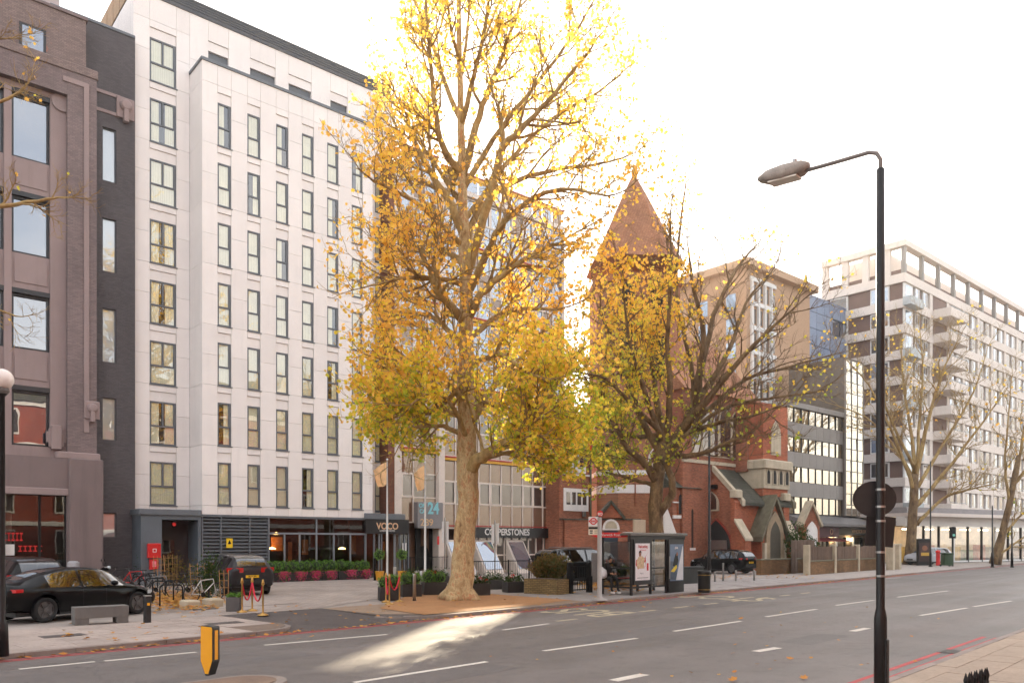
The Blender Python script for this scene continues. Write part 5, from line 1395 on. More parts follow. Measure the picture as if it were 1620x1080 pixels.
LM = [([(741, 745), (757, 726), (780, 712), (815, 690), (850, 655), (880, 610)], 12, 3, -1.5, 12),
      ([(738, 690), (760, 640), (790, 600), (830, 560), (862, 520)], 8, 2, 1.5, 12), ([(738, 640), (705, 600), (670, 575), (630, 570)], 7, 2, -1.2, 12),
      ([(738, 560), (715, 530), (680, 500), (637, 493)], 7, 2, .8, 11), ([(737, 510), (712, 482), (690, 455), (676, 420), (655, 380)], 8, 2, -1.5, 12),
      ([(737, 505), (762, 466), (803, 429), (852, 398), (885, 385)], 8, 2, -1.0, 12), ([(736, 540), (790, 500), (830, 488), (880, 490)], 6, 2, 1.2, 10),
      ([(734, 440), (765, 345), (792, 244), (822, 207), (855, 174), (892, 130), (935, 78)], 8.5, 1.5, -1.8, 14),
      ([(733, 390), (760, 330), (810, 290), (870, 270), (935, 262), (985, 250)], 6.5, 1.5, 1.5, 13),
      ([(731, 285), (752, 200), (774, 140), (796, 85), (818, 22), (836, -40)], 7, 1.5, 1.2, 13),
      ([(731, 275), (700, 232), (687, 167), (679, 74), (672, -20)], 6.5, 1.5, -1.5, 13), ([(734, 370), (715, 325), (692, 290), (670, 252), (652, 216)], 8, 3, -.6, 10),
      ([(730, 190), (708, 140), (680, 60), (660, 10), (648, -30)], 5, 1.3, 1.5, 12), ([(735, 420), (700, 395), (660, 380), (610, 370)], 6, 1.6, 1.4, 12),
      ([(737, 470), (770, 400), (800, 350), (850, 310), (900, 300), (960, 310)], 7, 1.5, -2.4, 12), ([(729, 200), (750, 120), (768, 40), (778, -40)], 5, 1.3, -1.2, 12),
      ([(733, 330), (690, 262), (640, 190), (605, 130)], 5, 1.2, 2.0, 12), ([(732, 300), (780, 220), (850, 130), (905, 60), (940, 0)], 5.5, 1.2, -.4, 13),
      ([(738, 600), (700, 640), (660, 660), (620, 670)], 5, 1.5, .8, 11), ([(740, 700), (720, 650), (690, 620), (650, 640)], 5, 1.5, -1.8, 10), ([(739, 620), (780, 640), (820, 640), (860, 665)], 5, 1.5, 1.6, 11),
      ([(738, 580), (790, 560), (835, 590), (870, 600)], 5, 1.5, -2.2, 11), ([(736, 450), (690, 440), (640, 440), (600, 450)], 5, 1.4, -1.6, 11), ([(734, 390), (670, 330), (620, 300), (590, 285)], 5, 1.3, -2.2, 11),
      ([(729, 120), (740, 50), (742, -30)], 3.5, 1.2, 1.0, 8), ([(728, 100), (712, 40), (705, -40)], 3.5, 1.2, -1.0, 8),
      ([(757, 727), (795, 718), (840, 708), (888, 690)], 4.5, 1.3, -.6, 13), ([(778, 714), (820, 722), (862, 732)], 3.5, 1.2, .6, 11), ([(790, 706), (830, 690), (880, 700)], 3.5, 1.2, 1.4, 11), ([(739, 690), (700, 674), (655, 676), (615, 686)], 5, 1.3, .4, 11), ([(739, 660), (690, 650), (640, 655), (600, 668)], 5, 1.3, -1.0, 11),
      ([(733, 350), (800, 262), (870, 190), (940, 150), (980, 120)], 5, 1.2, 2.2, 13)]
for pts, r0, r1, dy, kids in LM:
    n = len(pts) - 1
    T.limb(L3(Y1, [(p[0], p[1], dy * (i / n) ** .9 * 1.6) for i, p in enumerate(pts)]), r0 * pm1, r1 * pm1, 8, kids, 2.5)
for k in range(5):  # knots
    a = k * 2.3; z = 2.6 + k * .75; T.t.lathe([(.2, -.1), (.17, .05), (.10, .12), (.03, .10)], 8, (tr[3].x - .1 + .45 * math.cos(a), tr[3].y - .32, z)) if False else None
T.build('plane_tree', 'tall golden leaved plane tree with thick pale mottled trunk by the hotel', b1, LEAF1, BARK, TWIG)
# --- the second plane tree behind the bus shelter
b2_ = gp(1043, 926); Y2 = b2_.y; pm2 = Y2 / F
def leafp2(q):
    u = CX + F * q.x / Y2; v = HV - (q.z - H) / Y2 * F
    if u < 1075 and v > 420: return .62 if v > 600 else .50
    if u < 1110: return .10
    return .035
T = Tree(23, leafp2, .155, 3, .14); T.kr = .042
stem(T, L3(Y2, [(1043, 928), (1042, 900), (1040, 850), (1036, 800), (1040, 760), (1045, 720), (1052, 690)]), [18, 13, 11.5, 10.5, 10.5, 10, 8], pm2, 11)
LM = [([(1045, 730), (1075, 690), (1100, 640), (1107, 584), (1114, 529), (1098, 462), (1090, 400)], 12, 1.4, -.5, 11),
      ([(1060, 700), (1095, 662), (1136, 610), (1210, 529), (1262, 482)], 9, 1.2, -1.6, 12), ([(1104, 610), (1129, 499), (1166, 425), (1200, 385)], 6, 1.0, 1.0, 10),
      ([(1050, 715), (1075, 721), (1115, 716), (1143, 703), (1182, 688)], 6.5, 1.5, -1.5, 10), ([(1042, 812), (1058, 790), (1062, 765), (1058, 735), (1072, 700), (1110, 668), (1160, 640), (1230, 628), (1290, 620)], 8, 1.2, -1.0, 11),
      ([(1038, 762), (1030, 745), (1006, 722), (985, 698), (960, 650), (935, 610)], 9, 1.6, -.6, 11), ([(1036, 768), (1006, 758), (973, 750), (950, 745)], 4, 1.3, .6, 6),
      ([(1050, 700), (1040, 640), (1030, 560), (1020, 480)], 8, 1.4, .8, 11), ([(1046, 720), (1010, 650), (985, 580), (960, 520), (940, 470)], 7, 1.3, 1.2, 11), ([(1048, 710), (1060, 640), (1056, 540), (1062, 440), (1060, 350)], 7, 1.2, -1.4, 11),
      ([(1070, 690), (1130, 640), (1180, 600), (1250, 580), (1320, 560)], 6, 1.0, 1.6, 11), ([(1085, 665), (1150, 560), (1180, 480), (1220, 430)], 6, 1.0, 2.0, 10), ([(1100, 640), (1090, 560), (1070, 470), (1075, 370), (1085, 290)], 5, 1.0, 1.4, 9),
      ([(1060, 700), (1000, 640), (960, 600), (920, 590)], 5, 1.2, -1.8, 8), ([(1075, 690), (1130, 670), (1180, 660), (1240, 640)], 5, 1.0, -2.4, 9), ([(1040, 690), (1000, 690), (960, 680), (925, 670)], 5, 1.2, 1.4, 10),
      ([(1046, 700), (1020, 620), (1000, 560), (990, 500), (985, 440)], 5, 1.1, -2.2, 9)]
for pts, r0, r1, dy, kids in LM:
    n = len(pts) - 1
    T.limb(L3(Y2, [(p[0], p[1], dy * (i / n) ** .9 * 1.8) for i, p in enumerate(pts)]), r0 * pm2, r1 * pm2, 7, kids, 2.7)
T.build('plane_tree', 'half bare plane tree rising behind the bus shelter', b2_, LEAF2, BARK2, BARK2)
# --- the third, nearly bare tree by the apartments
b3 = gp(1440, 892); Y3 = b3.y; pm3 = Y3 / F
T = Tree(31, lambda q: .012, .24, 3, .12, .009); T.kr = .06
stem(T, L3(Y3, [(1440, 894), (1441, 870), (1444, 820), (1446, 780), (1448, 750)]), [10, 7.6, 7, 6.6, 5], pm3, 12)
LM = [([(1446, 775), (1430, 730), (1405, 668), (1375, 610), (1340, 570)], 5, .8, -1, 12), ([(1448, 755), (1442, 690), (1430, 610), (1425, 540)], 5.5, .8, 1, 12), ([(1448, 750), (1470, 660), (1490, 590), (1515, 540)], 5.5, .8, -1.5, 13),
      ([(1448, 800), (1475, 770), (1520, 715), (1560, 660), (1590, 620)], 6, .8, 1, 13), ([(1450, 830), (1490, 790), (1530, 775), (1570, 766)], 4.5, 1, -1, 10), ([(1447, 760), (1410, 700), (1370, 660), (1320, 640)], 4, .8, 2, 12),
      ([(1450, 750), (1455, 660), (1460, 580), (1455, 520)], 4.5, .8, 2, 12), ([(1452, 770), (1500, 690), (1540, 620), (1560, 560)], 4.5, .8, 2.5, 12), ([(1446, 740), (1400, 640), (1390, 560)], 4, .8, -2.5, 12)]
for pts, r0, r1, dy, kids in LM:
    n = len(pts) - 1
    T.limb(L3(Y3, [(p[0], p[1], dy * (i / n) ** .9 * 2.2) for i, p in enumerate(pts)]), r0 * .72 * pm3, r1 * .8 * pm3, 6, kids, 3.6)
T.build('plane_tree', 'almost leafless plane tree in front of the white apartment block', b3, LEAF1, BARK2, TWIG)
b4 = gp(1588, 893); Y4 = b4.y; pm4 = Y4 / F
T = Tree(37, lambda q: .02, .24, 3, .10, .009); T.kr = .06
stem(T, L3(Y4, [(1574, 892), (1584, 850), (1596, 800), (1606, 750), (1612, 720)]), [7, 5, 4.6, 4.2, 3.6], pm4, 10)
for pts, r0, r1, dy, kids in [([(1606, 760), (1616, 700), (1630, 620)], 4.5, .8, 1, 10), ([(1598, 800), (1590, 740), (1594, 680), (1600, 600)], 3.5, .8, -1, 10), ([(1584, 850), (1610, 820), (1640, 790)], 3.5, 1, 1, 7), ([(1577, 880), (1605, 860), (1640, 835)], 3, 1, -1, 7), ([(1604, 765), (1640, 720), (1680, 660)], 4, .8, 0, 10)]:
    n = len(pts) - 1
    T.limb(L3(Y4, [(p[0], p[1], dy * (i / n)) for i, p in enumerate(pts)]), r0 * .8 * pm4, r1 * .8 * pm4, 6, kids, 2.6)
T.build('plane_tree', 'leaning bare tree at the far right edge by the corner shop', b4, LEAF1, BARK2, TWIG)
# --- tree at the left edge, only its twigs reach into view
b5 = Vector((-12.6, 15.2, 0)); Y5 = 15.2
T = Tree(41, lambda q: .006, .08, 3, .06, .004)
stem(T, [Vector((-12.6, 15.2, PV)), Vector((-12.5, 15.2, 2)), Vector((-12.6, 15.3, 5)), Vector((-12.4, 15.3, 8)), Vector((-12.3, 15.2, 12))], [30, 22, 18, 14, 6], Y5 / F, 12)
for pts, r0, r1, dy, kids in [([(-225, 430), (-120, 350), (-20, 330), (60, 318), (95, 312)], 7, 1.4, .6, 7), ([(-225, 330), (-130, 230), (-40, 180), (25, 150), (45, 130)], 6, 1.2, 1.0, 7), ([(-225, 520), (-120, 490), (-40, 480), (25, 500)], 6, 1.2, .4, 6), ([(-222, 250), (-120, 120), (-40, 70), (20, 60)], 5, 1.1, 1.4, 6), ([(-222, 150), (-150, -20), (-80, -120)], 7, 2, -1, 8), ([(-222, 200), (-300, 20), (-360, -100)], 7, 2, 1, 8)]:
    n = len(pts) - 1
    T.limb(L3(Y5, [(p[0], p[1], dy * (i / n)) for i, p in enumerate(pts)]), r0 * Y5 / F, r1 * Y5 / F, 6, kids, .75)
T.build('plane_tree', 'tree at the left edge whose thin twigs cross the brown building', b5, LEAF1, BARK2, TWIG)
# ---------------------------------------------------------------- vehicles
def paint(name, col, rough=.18):
    if name in _mats: return _mats[name]
    m, N, L, B = base_mat(name); _mats[name] = m
    B.inputs['Base Color'].default_value = (*col, 1); B.inputs['Specular IOR Level'].default_value = .04
    B.inputs['Coat Weight'].default_value = .5; B.inputs['Coat Roughness'].default_value = .03; B.inputs['Coat IOR'].default_value = 1.42
    n1 = noise_node(N, L, 6, 5); mr = N.new('ShaderNodeMapRange'); mr.inputs[1].default_value = .45; mr.inputs[2].default_value = .7; mr.inputs[3].default_value = .3; mr.inputs[4].default_value = .42
    L.new(n1.outputs['Fac'], mr.inputs[0]); L.new(mr.outputs[0], B.inputs['Roughness'])
    return m
CGL = glass_mat('car_glass', (.10, .11, .11), 1.4, .10, (1, 1, 1))
TYRE = M('tyre', S(26, 26, 27), .85, .1, 10); ALLOY = M('alloy', S(120, 118, 116), .35, .06, 5, metal=.8); DALLOY = M('dark_alloy', S(104, 102, 102), .4, .06, 5, metal=.5)
TRIM = M('car_trim', S(24, 24, 25), .6, .1, 8); LRED = M('tail_red', S(190, 22, 24), .2, .05, 5, coat=1); LCLR = M('head_clear', S(190, 196, 200), .1, .05, 5, coat=1)
PLATE = M('plate_yellow', S(240, 188, 32), .5, .03)
def cat_interp(keys, x):
    """smooth interpolation of key rows [(x, a, b, ...)]"""
    if x <= keys[0][0]: return keys[0][1:]
    for i in range(len(keys) - 1):
        if x <= keys[i + 1][0]:
            k0, k1, k2, k3 = keys[max(i - 1, 0)], keys[i], keys[i + 1], keys[min(i + 2, len(keys) - 1)]
            t = (x - k1[0]) / (k2[0] - k1[0]); out = []
            for j in range(1, len(k1)):
                m1 = (k2[j] - k0[j]) / max(k2[0] - k0[0], 1e-6) * (k2[0] - k1[0]); m2 = (k3[j] - k1[j]) / max(k3[0] - k1[0], 1e-6) * (k2[0] - k1[0])
                a, b = k1[j], k2[j]
                if (k1[j] - k0[j]) * (b - a) <= 0: m1 = 0
                if (k3[j] - b) * (b - a) <= 0: m2 = 0
                out.append((2 * t ** 3 - 3 * t * t + 1) * a + (t ** 3 - 2 * t * t + t) * m1 + (-2 * t ** 3 + 3 * t * t) * b + (t ** 3 - t * t) * m2)
            return tuple(out)
    return keys[-1][1:]
def car(name, label, loc, heading, keys, L, wheels, wr, pmat, glassx, front_ws, rear_ws, pillars, alloy, ground=.2, group=None, plate='rear', spokes=5, tail=None, head=None, roofrail=False, rj=9):
    """keys: (x, z sill, z belt, z top, half width, half width at the roof); x from the tail to the nose"""
    root = thing(name, label, 'car', loc, heading, group)
    N = 64
    body, side_g, ws_g, rw_g = MB(), MB(), MB(), MB()
    xs_ = sorted(set([L * i / N for i in range(N + 1)] + [w for w in glassx] + [p for q in pillars for p in q] + [front_ws[0], front_ws[1], rear_ws[0], rear_ws[1]]))
    RA_ = wr + .055
    rings = []
    for x in xs_:
        zs, zb, zt, w, wt = cat_interp(keys, x)
        arch = 0
        for xw in wheels:
            d = abs(x - xw)
            if d < RA_: arch = max(arch, wr + math.sqrt(RA_ ** 2 - d * d))
        lo = max(zs, arch)
        zm = max(lo + .01, zs + (zb - zs) * .55)
        th = zt - zb
        pts = [(0, lo - .0 if arch == 0 else max(zs, lo)), (w * .86, lo), (w * .97, lo + .02 if arch else lo + .05), (w * 1.0, max(lo + .03, zs + (zb - zs) * .42)), (w * 1.005, max(lo + .04, zs + (zb - zs) * .68)), (w * .985, max(lo + .05, zb - .05)), (w * .955, max(lo + .06, zb)),
               (w * .955 + (wt - w * .955) * .55, zb + th * .50), (wt * 1.0, zb + th * .86), (wt * .88, zb + th * .96), (wt * .5, zb + th * .995), (0, zt)]
        rings.append(pts)
    nP = len(rings[0])
    def V(i, j, s): p = rings[i][j]; return (xs_[i], s * p[0], p[1])
    for i in range(len(xs_) - 1):
        xm = (xs_[i] + xs_[i + 1]) / 2
        for s in (-1, 1):
            for j in range(nP - 1):
                q = [V(i, j, s), V(i + 1, j, s), V(i + 1, j + 1, s), V(i, j + 1, s)]
                if s > 0: q = q[::-1]
                tgt = body
                if j in (6, 7) and glassx[0] < xm < glassx[1] and not any(a < xm < b for a, b in pillars): tgt = side_g
                elif j >= 9 and front_ws[0] < xm < front_ws[1]: tgt = ws_g
                elif j >= rj and rear_ws[0] < xm < rear_ws[1]: tgt = rw_g
                elif j == 8 and front_ws[0] + .02 < xm < front_ws[1]: tgt = ws_g
                if s == -1 and tgt is side_g: tgt = side_g
                tgt.add(q, [(0, 1, 2, 3)])
    for i, flip in ((0, False), (len(xs_) - 1, True)):
        for s in (-1, 1):
            q = [V(i, j, s) for j in range(nP)]
            body.add(q if (s > 0) != flip else q[::-1], [tuple(range(nP))])
    def weld(mb, nm, mat, par):
        o = mb.build(nm, mat, par, True)
        import bmesh
        bm = bmesh.new(); bm.from_mesh(o.data); bmesh.ops.remove_doubles(bm, verts=bm.verts, dist=.0008); bmesh.ops.recalc_face_normals(bm, faces=bm.faces) if nm == 'body' else None
        bm.to_mesh(o.data); bm.free(); smooth_by_angle(o, 38); return o
    bo = weld(body, 'body', pmat, root)
    for s in (1, -1):
        idx = [f for f in range(len(side_g.f)) if side_g.v[side_g.f[f][0]][1] * s > 0 or side_g.v[side_g.f[f][1]][1] * s > 0]
        mb = MB()
        for f in idx: mb.add([side_g.v[k] for k in side_g.f[f]], [(0, 1, 2, 3)])
        if mb.f: weld(mb, 'side_window', CGL, root)
    weld(ws_g, 'windscreen', CGL, root)
    if rw_g.f: weld(rw_g, 'rear_window', CGL, root)
    # cabin and underbody
    mid = cat_interp(keys, L * .5)
    MB().box(glassx[0] + .35, front_ws[1] - .1, -mid[3] * .8, mid[3] * .8, mid[0] + .05, mid[1] - .02).build('cabin', TRIM, root)
    MB().box(.3, L - .3, -mid[3] * .78, mid[3] * .78, ground * .9, mid[0] + .1).build('underbody', TRIM, root)
    for k in range(2): MB().bbox(-.08, .08, -.22, .22, 0, .55, .05).build('seat', TRIM, root, loc=(L * .52, (-.35, .35)[k], mid[1] - .1))
    # wheels
    ty = MB(); ty.lathe([(wr * .68, -.11), (wr * .93, -.115), (wr, -.08), (wr, .08), (wr * .93, .115), (wr * .68, .11), (wr * .66, 0)], 28, (0, 0, 0), 0, 'y'); tym = ty.mesh('wheel', TYRE, True)
    rm = MB(); rm.lathe([(wr * .67, .02), (wr * .69, .095), (wr * .64, .10), (wr * .60, .05)], 28, (0, 0, 0), 0, 'y')
    for k in range(spokes):
        a = k * 2 * PI / spokes
        for da in (-.16, .16):
            c, s_ = math.cos(a + da), math.sin(a + da); c0, s0 = math.cos(a), math.sin(a)
            w_ = .028
            p0 = Vector((c0 * wr * .1, 0, s0 * wr * .1)); p1 = Vector((c * wr * .64, 0, s_ * wr * .64)); t_ = Vector((-s_, 0, c)) * w_
            vs = []
            for yy_ in (.05, .085):
                for pp, ww in ((p0, 1.3), (p1, 1.0)):
                    for sg in (-1, 1): q = pp + t_ * sg * ww; vs.append((q.x, yy_, q.z))
            rm.add(vs, [(4, 5, 7, 6), (0, 4, 6, 2), (1, 3, 7, 5), (0, 1, 5, 4), (2, 6, 7, 3)])
    rm.lathe([(.07, .03), (.07, .1), (.03, .105)], 12, (0, 0, 0), 0, 'y')
    rmm = rm.mesh('rim', alloy); dk = MB().lathe([(wr * .66, .0), (wr * .66, .02), (.02, .02)], 20, (0, 0, 0), 0, 'y').mesh('brake_disc', TRIM)
    for xw in wheels:
        w = cat_interp(keys, xw)[3]
        for s in (-1, 1):
            wo = place(tym, 'wheel', root, (xw, s * (w - .125), wr), (0, 0, 0 if s > 0 else PI))
            place(rmm, 'rim', wo); place(dk, 'brake_disc', wo)
        MB().tube([(xw, -w + .2, wr), (xw, w - .2, wr)], .05, 8).build('axle', TRIM, root)
        for s in (-1, 1):   # dark wheel-arch liner
            a_ = [(xw + (RA_ - .002) * math.cos(t_ * PI / 10), wr + (RA_ - .002) * math.sin(t_ * PI / 10)) for t_ in range(11)]
            b_ = [(p[0] * .985 + xw * .015, p[1] - .0) for p in a_[::-1]]
            mb = MB()
            for i in range(10): mb.add([(a_[i][0], s * (w - .02), a_[i][1]), (a_[i + 1][0], s * (w - .02), a_[i + 1][1]), (a_[i + 1][0], s * (w - .45), a_[i + 1][1]), (a_[i][0], s * (w - .45), a_[i][1])], [(0, 1, 2, 3)])
            mb.add([(xw - RA_, s * (w - .45), .2), (xw + RA_, s * (w - .45), .2)] + [(p[0], s * (w - .45), p[1]) for p in a_], [(0, 1) + tuple(range(2, 13))])
            mb.build('arch_liner', TRIM, root)
    # lamps, mirrors, handles, plate
    def ring_at(x):
        i = min(range(len(xs_)), key=lambda k: abs(xs_[k] - x)); return rings[i]
    for s in (-1, 1):
        if tail:
            x0, x1, z0, z1, y0 = tail
            wv = lambda x: cat_interp(keys, x)[3]
            mb = MB(); n = 6; vs = []
            for i in range(n + 1):
                f = i / n; x = x0 + (x1 - x0) * f ** 1.6; y = (y0 + (wv(x1) * .995 - y0) * min(1, f * 1.5))
                for z in (z0 + (z1 - z0) * .15 * f, z1): vs.append((x - .02, s * (y + .012), z))
            mb.add(vs, [(2 * i, 2 * i + 2, 2 * i + 3, 2 * i + 1) for i in range(n)]); mb.build('tail_lamp', LRED, root)
        if head:
            x0, x1, z0, z1, y0 = head; mb = MB(); n = 6; vs = []
            for i in range(n + 1):
                f = i / n; x = x1 + (x0 - x1) * f ** 1.5; y = y0 + (cat_interp(keys, x)[3] * .99 - y0) * min(1, f * 1.4)
                for z in (z0, z1 - .03 * (1 - f)): vs.append((x + .02, s * (y + .012), z))
            mb.add(vs, [(2 * i, 2 * i + 2, 2 * i + 3, 2 * i + 1) for i in range(n)]); mb.build('head_lamp', LCLR, root)
        xm = front_ws[0] * .45 + front_ws[1] * .55 - .25; k_m = cat_interp(keys, xm)
        m_ = MB(); m_.lathe([(.02, -.11), (.08, -.09), (.1, 0), (.08, .09), (.02, .11)], 10, (0, 0, 0), 0, 'y'); mo = m_.build('door_mirror', pmat, root, True, loc=(xm, s * (k_m[3] + .08), k_m[1] + .08)); mo.scale = (.8, 1, .75)
        for xh in [(a + b) / 2 for a, b in pillars][:2]:
            kk = cat_interp(keys, xh); MB().bbox(-.11, .11, -.012, .012, -.015, .015, .006).build('door_handle', pmat, root, loc=(xh - .12, s * (kk[3] * .992 + .008), kk[1] - .13))
        # door shut lines
        for xd in [front_ws[0] + .02] + [(a + b) / 2 for a, b in pillars][:1]:
            kk = cat_interp(keys, xd); mb = MB()
            pr = [(1.008, kk[0] + .08), (1.006, kk[0] + (kk[1] - kk[0]) * .42), (1.009, kk[0] + (kk[1] - kk[0]) * .68), (.99, kk[1] - .05)]
            vs = []
            for a, z in pr: vs += [(xd - .004, s * (kk[3] * a + .001), z), (xd + .004, s * (kk[3] * a + .001), z)]
            mb.add(vs, [(2 * i, 2 * i + 1, 2 * i + 3, 2 * i + 2) for i in range(3)]); mb.build('door_gap', TRIM, root)
        kk = cat_interp(keys, L / 2)
        MB().box(wheels[0] + RA_, wheels[1] - RA_, s * kk[3] * .90 - .06, s * kk[3] * .90 + .075, kk[0] - .02, kk[0] + .06).build('sill', TRIM, root)
        if roofrail:
            MB().tube([(glassx[0] + .5, s * kk[4] * .93, cat_interp(keys, glassx[0] + .5)[2] + .0), (glassx[0] + .6, s * kk[4] * .93, kk[2] + .03), (front_ws[0] - .3, s * kk[4] * .93, kk[2] + .02), (front_ws[0] - .2, s * kk[4] * .93, kk[2] - .03)], .018, 6).build('roof_rail', ALLOY, root)
    k0 = cat_interp(keys, 0)
    MB().bbox(-.03, .06, -k0[3] * .8, k0[3] * .8, k0[0] - .02, k0[0] + .16, .03).build('rear_bumper_trim', TRIM, root)
    kL = cat_interp(keys, L)
    MB().bbox(L - .06, L + .03, -kL[3] * .7, kL[3] * .7, kL[0] - .02, kL[0] + .14, .03).build('front_bumper_trim', TRIM, root)
    if plate:
        x = -.02; zz_ = plate if isinstance(plate, float) else k0[0] + .42
        pl_ = MB().box(-.012, .0, -.26, .26, -.055, .055).build('number_plate', PLATE, root, loc=(x, 0, zz_))
        writing('RK19 UPV', BLACKM, pl_, (-.014, 0, -.03), .1, (PI / 2, 0, -PI / 2), .001, .002, sx=.75)
    return root
# black electric saloon at the left
kS = [(0, .42, .86, .95, .62, .48), (.12, .36, .92, 1.05, .80, .56), (.5, .30, .93, 1.10, .90, .60), (1.0, .22, .93, 1.26, .93, .60), (1.6, .20, .92, 1.40, .93, .60), (2.3, .20, .91, 1.44, .93, .60), (2.8, .20, .90, 1.39, .93, .60),
      (3.25, .20, .89, 1.20, .93, .62), (3.62, .20, .86, .96, .92, .66), (4.1, .24, .76, .84, .90, .62), (4.45, .28, .64, .74, .82, .52), (4.62, .34, .55, .64, .68, .42), (4.70, .40, .50, .56, .52, .34)]
rw, fw = gp(72, 984), gp(222, 970)
hd = math.atan2(fw.y - rw.y, fw.x - rw.x)
d_ = Vector((math.cos(hd), math.sin(hd), 0)); nrm = Vector((-d_.y, d_.x, 0))
pos = rw - d_ * 1.0 + nrm * .88; pos.z = PV
car('saloon_car', 'black saloon car parked behind the concrete bench', pos, hd, kS, 4.70, (1.0, 3.85), .335, paint('paint_black', (.003, .003, .0035)), (1.12, 3.35), (2.75, 3.60), (.62, 1.45), ((2.02, 2.10), (1.1, 1.13)), DALLOY, tail=(.02, .42, .82, .92, .35), head=(4.15, 4.60, .60, .72, .42), plate=.62, rj=10)
# dark SUV behind it, seen from the rear
kU = [(0, .50, 1.00, 1.06, .74, .58), (.06, .40, 1.02, 1.20, .86, .64), (.28, .34, 1.06, 1.46, .92, .64), (.6, .30, 1.06, 1.58, .94, .64), (1.2, .26, 1.04, 1.64, .94, .64), (2.2, .26, 1.02, 1.66, .94, .64), (2.75, .26, 1.01, 1.60, .94, .64),
      (3.15, .26, 1.0, 1.38, .94, .66), (3.5, .26, 1.0, 1.10, .93, .70), (4.0, .28, .94, 1.02, .91, .68), (4.3, .34, .80, .92, .84, .58), (4.45, .40, .68, .78, .68, .48), (4.5, .46, .58, .66, .5, .4)]
p = gp(52, 962); p.z = PV
car('suv_car', 'black SUV with red tail lamps parked nose in behind the saloon', at(66, HV, 25.6) * Vector((1, 1, 0)) + Vector((0, 0, PV)), HF.a + rad(96), kU, 4.5, (.92, 3.6), .37, paint('paint_black', (.003, .003, .0035)), (.55, 3.2), (2.7, 3.46), (.06, .62), ((1.95, 2.05), (1.05, 1.14)), DALLOY, tail=(.0, .3, .98, 1.10, .1), head=(3.95, 4.4, .8, .9, .4), plate=.72)
# grey SUV on the hotel forecourt
rl, rr_ = gp(369, 944), gp(420, 941)
c = (gp(372, 942) + gp(424, 942)) / 2
car('suv_car', 'dark grey SUV parked nose in on the hotel forecourt', at(399, HV, 31.6) * Vector((1, 1, 0)) + Vector((0, 0, PV)), HF.a + rad(84), kU, 4.5, (.92, 3.6), .37, paint('paint_grey', (.035, .033, .036)), (.50, 3.2), (2.7, 3.46), (.06, .62), ((1.95, 2.05), (1.05, 1.14)), ALLOY, tail=(.0, .36, .94, 1.13, .34), head=(3.95, 4.4, .8, .9, .4), plate=.78, roofrail=True)
# black SUV outside the church
car('suv_car', 'black SUV parked outside the church beside the steel posts', at(1188, HV, 53.2) * Vector((1, 1, 0)) + Vector((0, 0, PV)), rad(131), kU, 4.5, (.92, 3.6), .37, paint('paint_black', (.003, .003, .0035)), (.50, 3.2), (2.7, 3.46), (.06, .62), ((1.95, 2.05), (1.05, 1.14)), DALLOY, tail=(.0, .34, .96, 1.08, .42), head=(3.95, 4.4, .8, .9, .4), plate=.78)
# black off-roader behind the railings
kO = [(0, .50, 1.12, 1.30, .86, .70), (.08, .40, 1.16, 1.62, .94, .72), (.3, .34, 1.16, 1.76, .96, .72), (1.0, .30, 1.15, 1.84, .97, .72), (2.4, .30, 1.14, 1.85, .97, .72), (2.95, .30, 1.13, 1.78, .97, .72), (3.4, .30, 1.12, 1.48, .97, .74), (3.72, .30, 1.11, 1.20, .96, .78), (4.4, .32, 1.07, 1.14, .95, .78), (4.75, .36, .98, 1.06, .9, .7), (4.88, .42, .84, .94, .8, .6), (4.92, .5, .7, .8, .7, .5)]
car('suv_car', 'black off-roader parked behind the railings and hedge', at(858, HV, 39.8) * Vector((1, 1, 0)) + Vector((0, 0, PV)), rad(33), kO, 4.92, (.95, 3.9), .39, paint('paint_black', (.003, .003, .0035)), (.35, 3.4), (2.9, 3.68), (.06, .3), ((2.1, 2.2), (1.1, 1.2)), ALLOY, tail=(.0, .3, .95, 1.2, .55), head=(4.4, 4.8, .9, 1.02, .45), roofrail=True)
# pale car far along the road by the corner shop
car('hatchback_car', 'silver car far off in front of the corner shop', at(1496, HV, 76.0) * Vector((1, 1, 0)) + Vector((0, 0, PV)), rad(200), kU, 4.5, (.92, 3.6), .35, paint('paint_silver', (.45, .46, .48)), (.50, 3.2), (2.7, 3.46), (.06, .62), ((1.95, 2.05),), ALLOY, tail=(.0, .34, .96, 1.08, .42), head=(3.95, 4.4, .8, .9, .4))
# ---------------------------------------------------------------- street furniture
def G(u, v, z=PV): p = gp(u, v, z); p.z = z; return p
ORD = ['first', 'second', 'third', 'fourth', 'fifth', 'sixth', 'seventh', 'eighth', 'ninth', 'tenth', 'eleventh', 'twelfth', 'thirteenth', 'fourteenth']
LAMPB = M('lamp_black', S(24, 22, 22), .42, .2, 5, spec=.4, dirt=.25)
# tall street lamp on the near pavement
lp = at(1393, HV, 10.66); lp.z = PV
lamp = thing('street_lamp', 'tall black street lamp with two sign backs in the right foreground', 'street lamp', lp, RF.a)
zt_ = H + (HV - 268) * 10.66 / F; za_ = H + (HV - 236) * 10.66 / F
MB().lathe([(.085, 0), (.082, 1.12), (.07, 1.2), (.056, 1.26), (.056, 4.2), (.05, zt_ - PV), (.03, zt_ - PV + .02)], 20).build('column', LAMPB, lamp, True)
MB().bbox(-.045, .045, -.10, -.06, .25, .85, .01).build('access_door', LAMPB, lamp)
hz_ = za_ - PV
MB().tube([(0, 0, zt_ - PV - .3), (0, 0, hz_ - .14), (0, .05, hz_ - .04), (0, .15, hz_ + .005), (0, .6, hz_ + .02), (0, 1.02, hz_ + .04)], .028, 10).build('arm', M('lamp_grey', S(120, 112, 106), .5, .1, 4), lamp, True)
hd_ = MB()
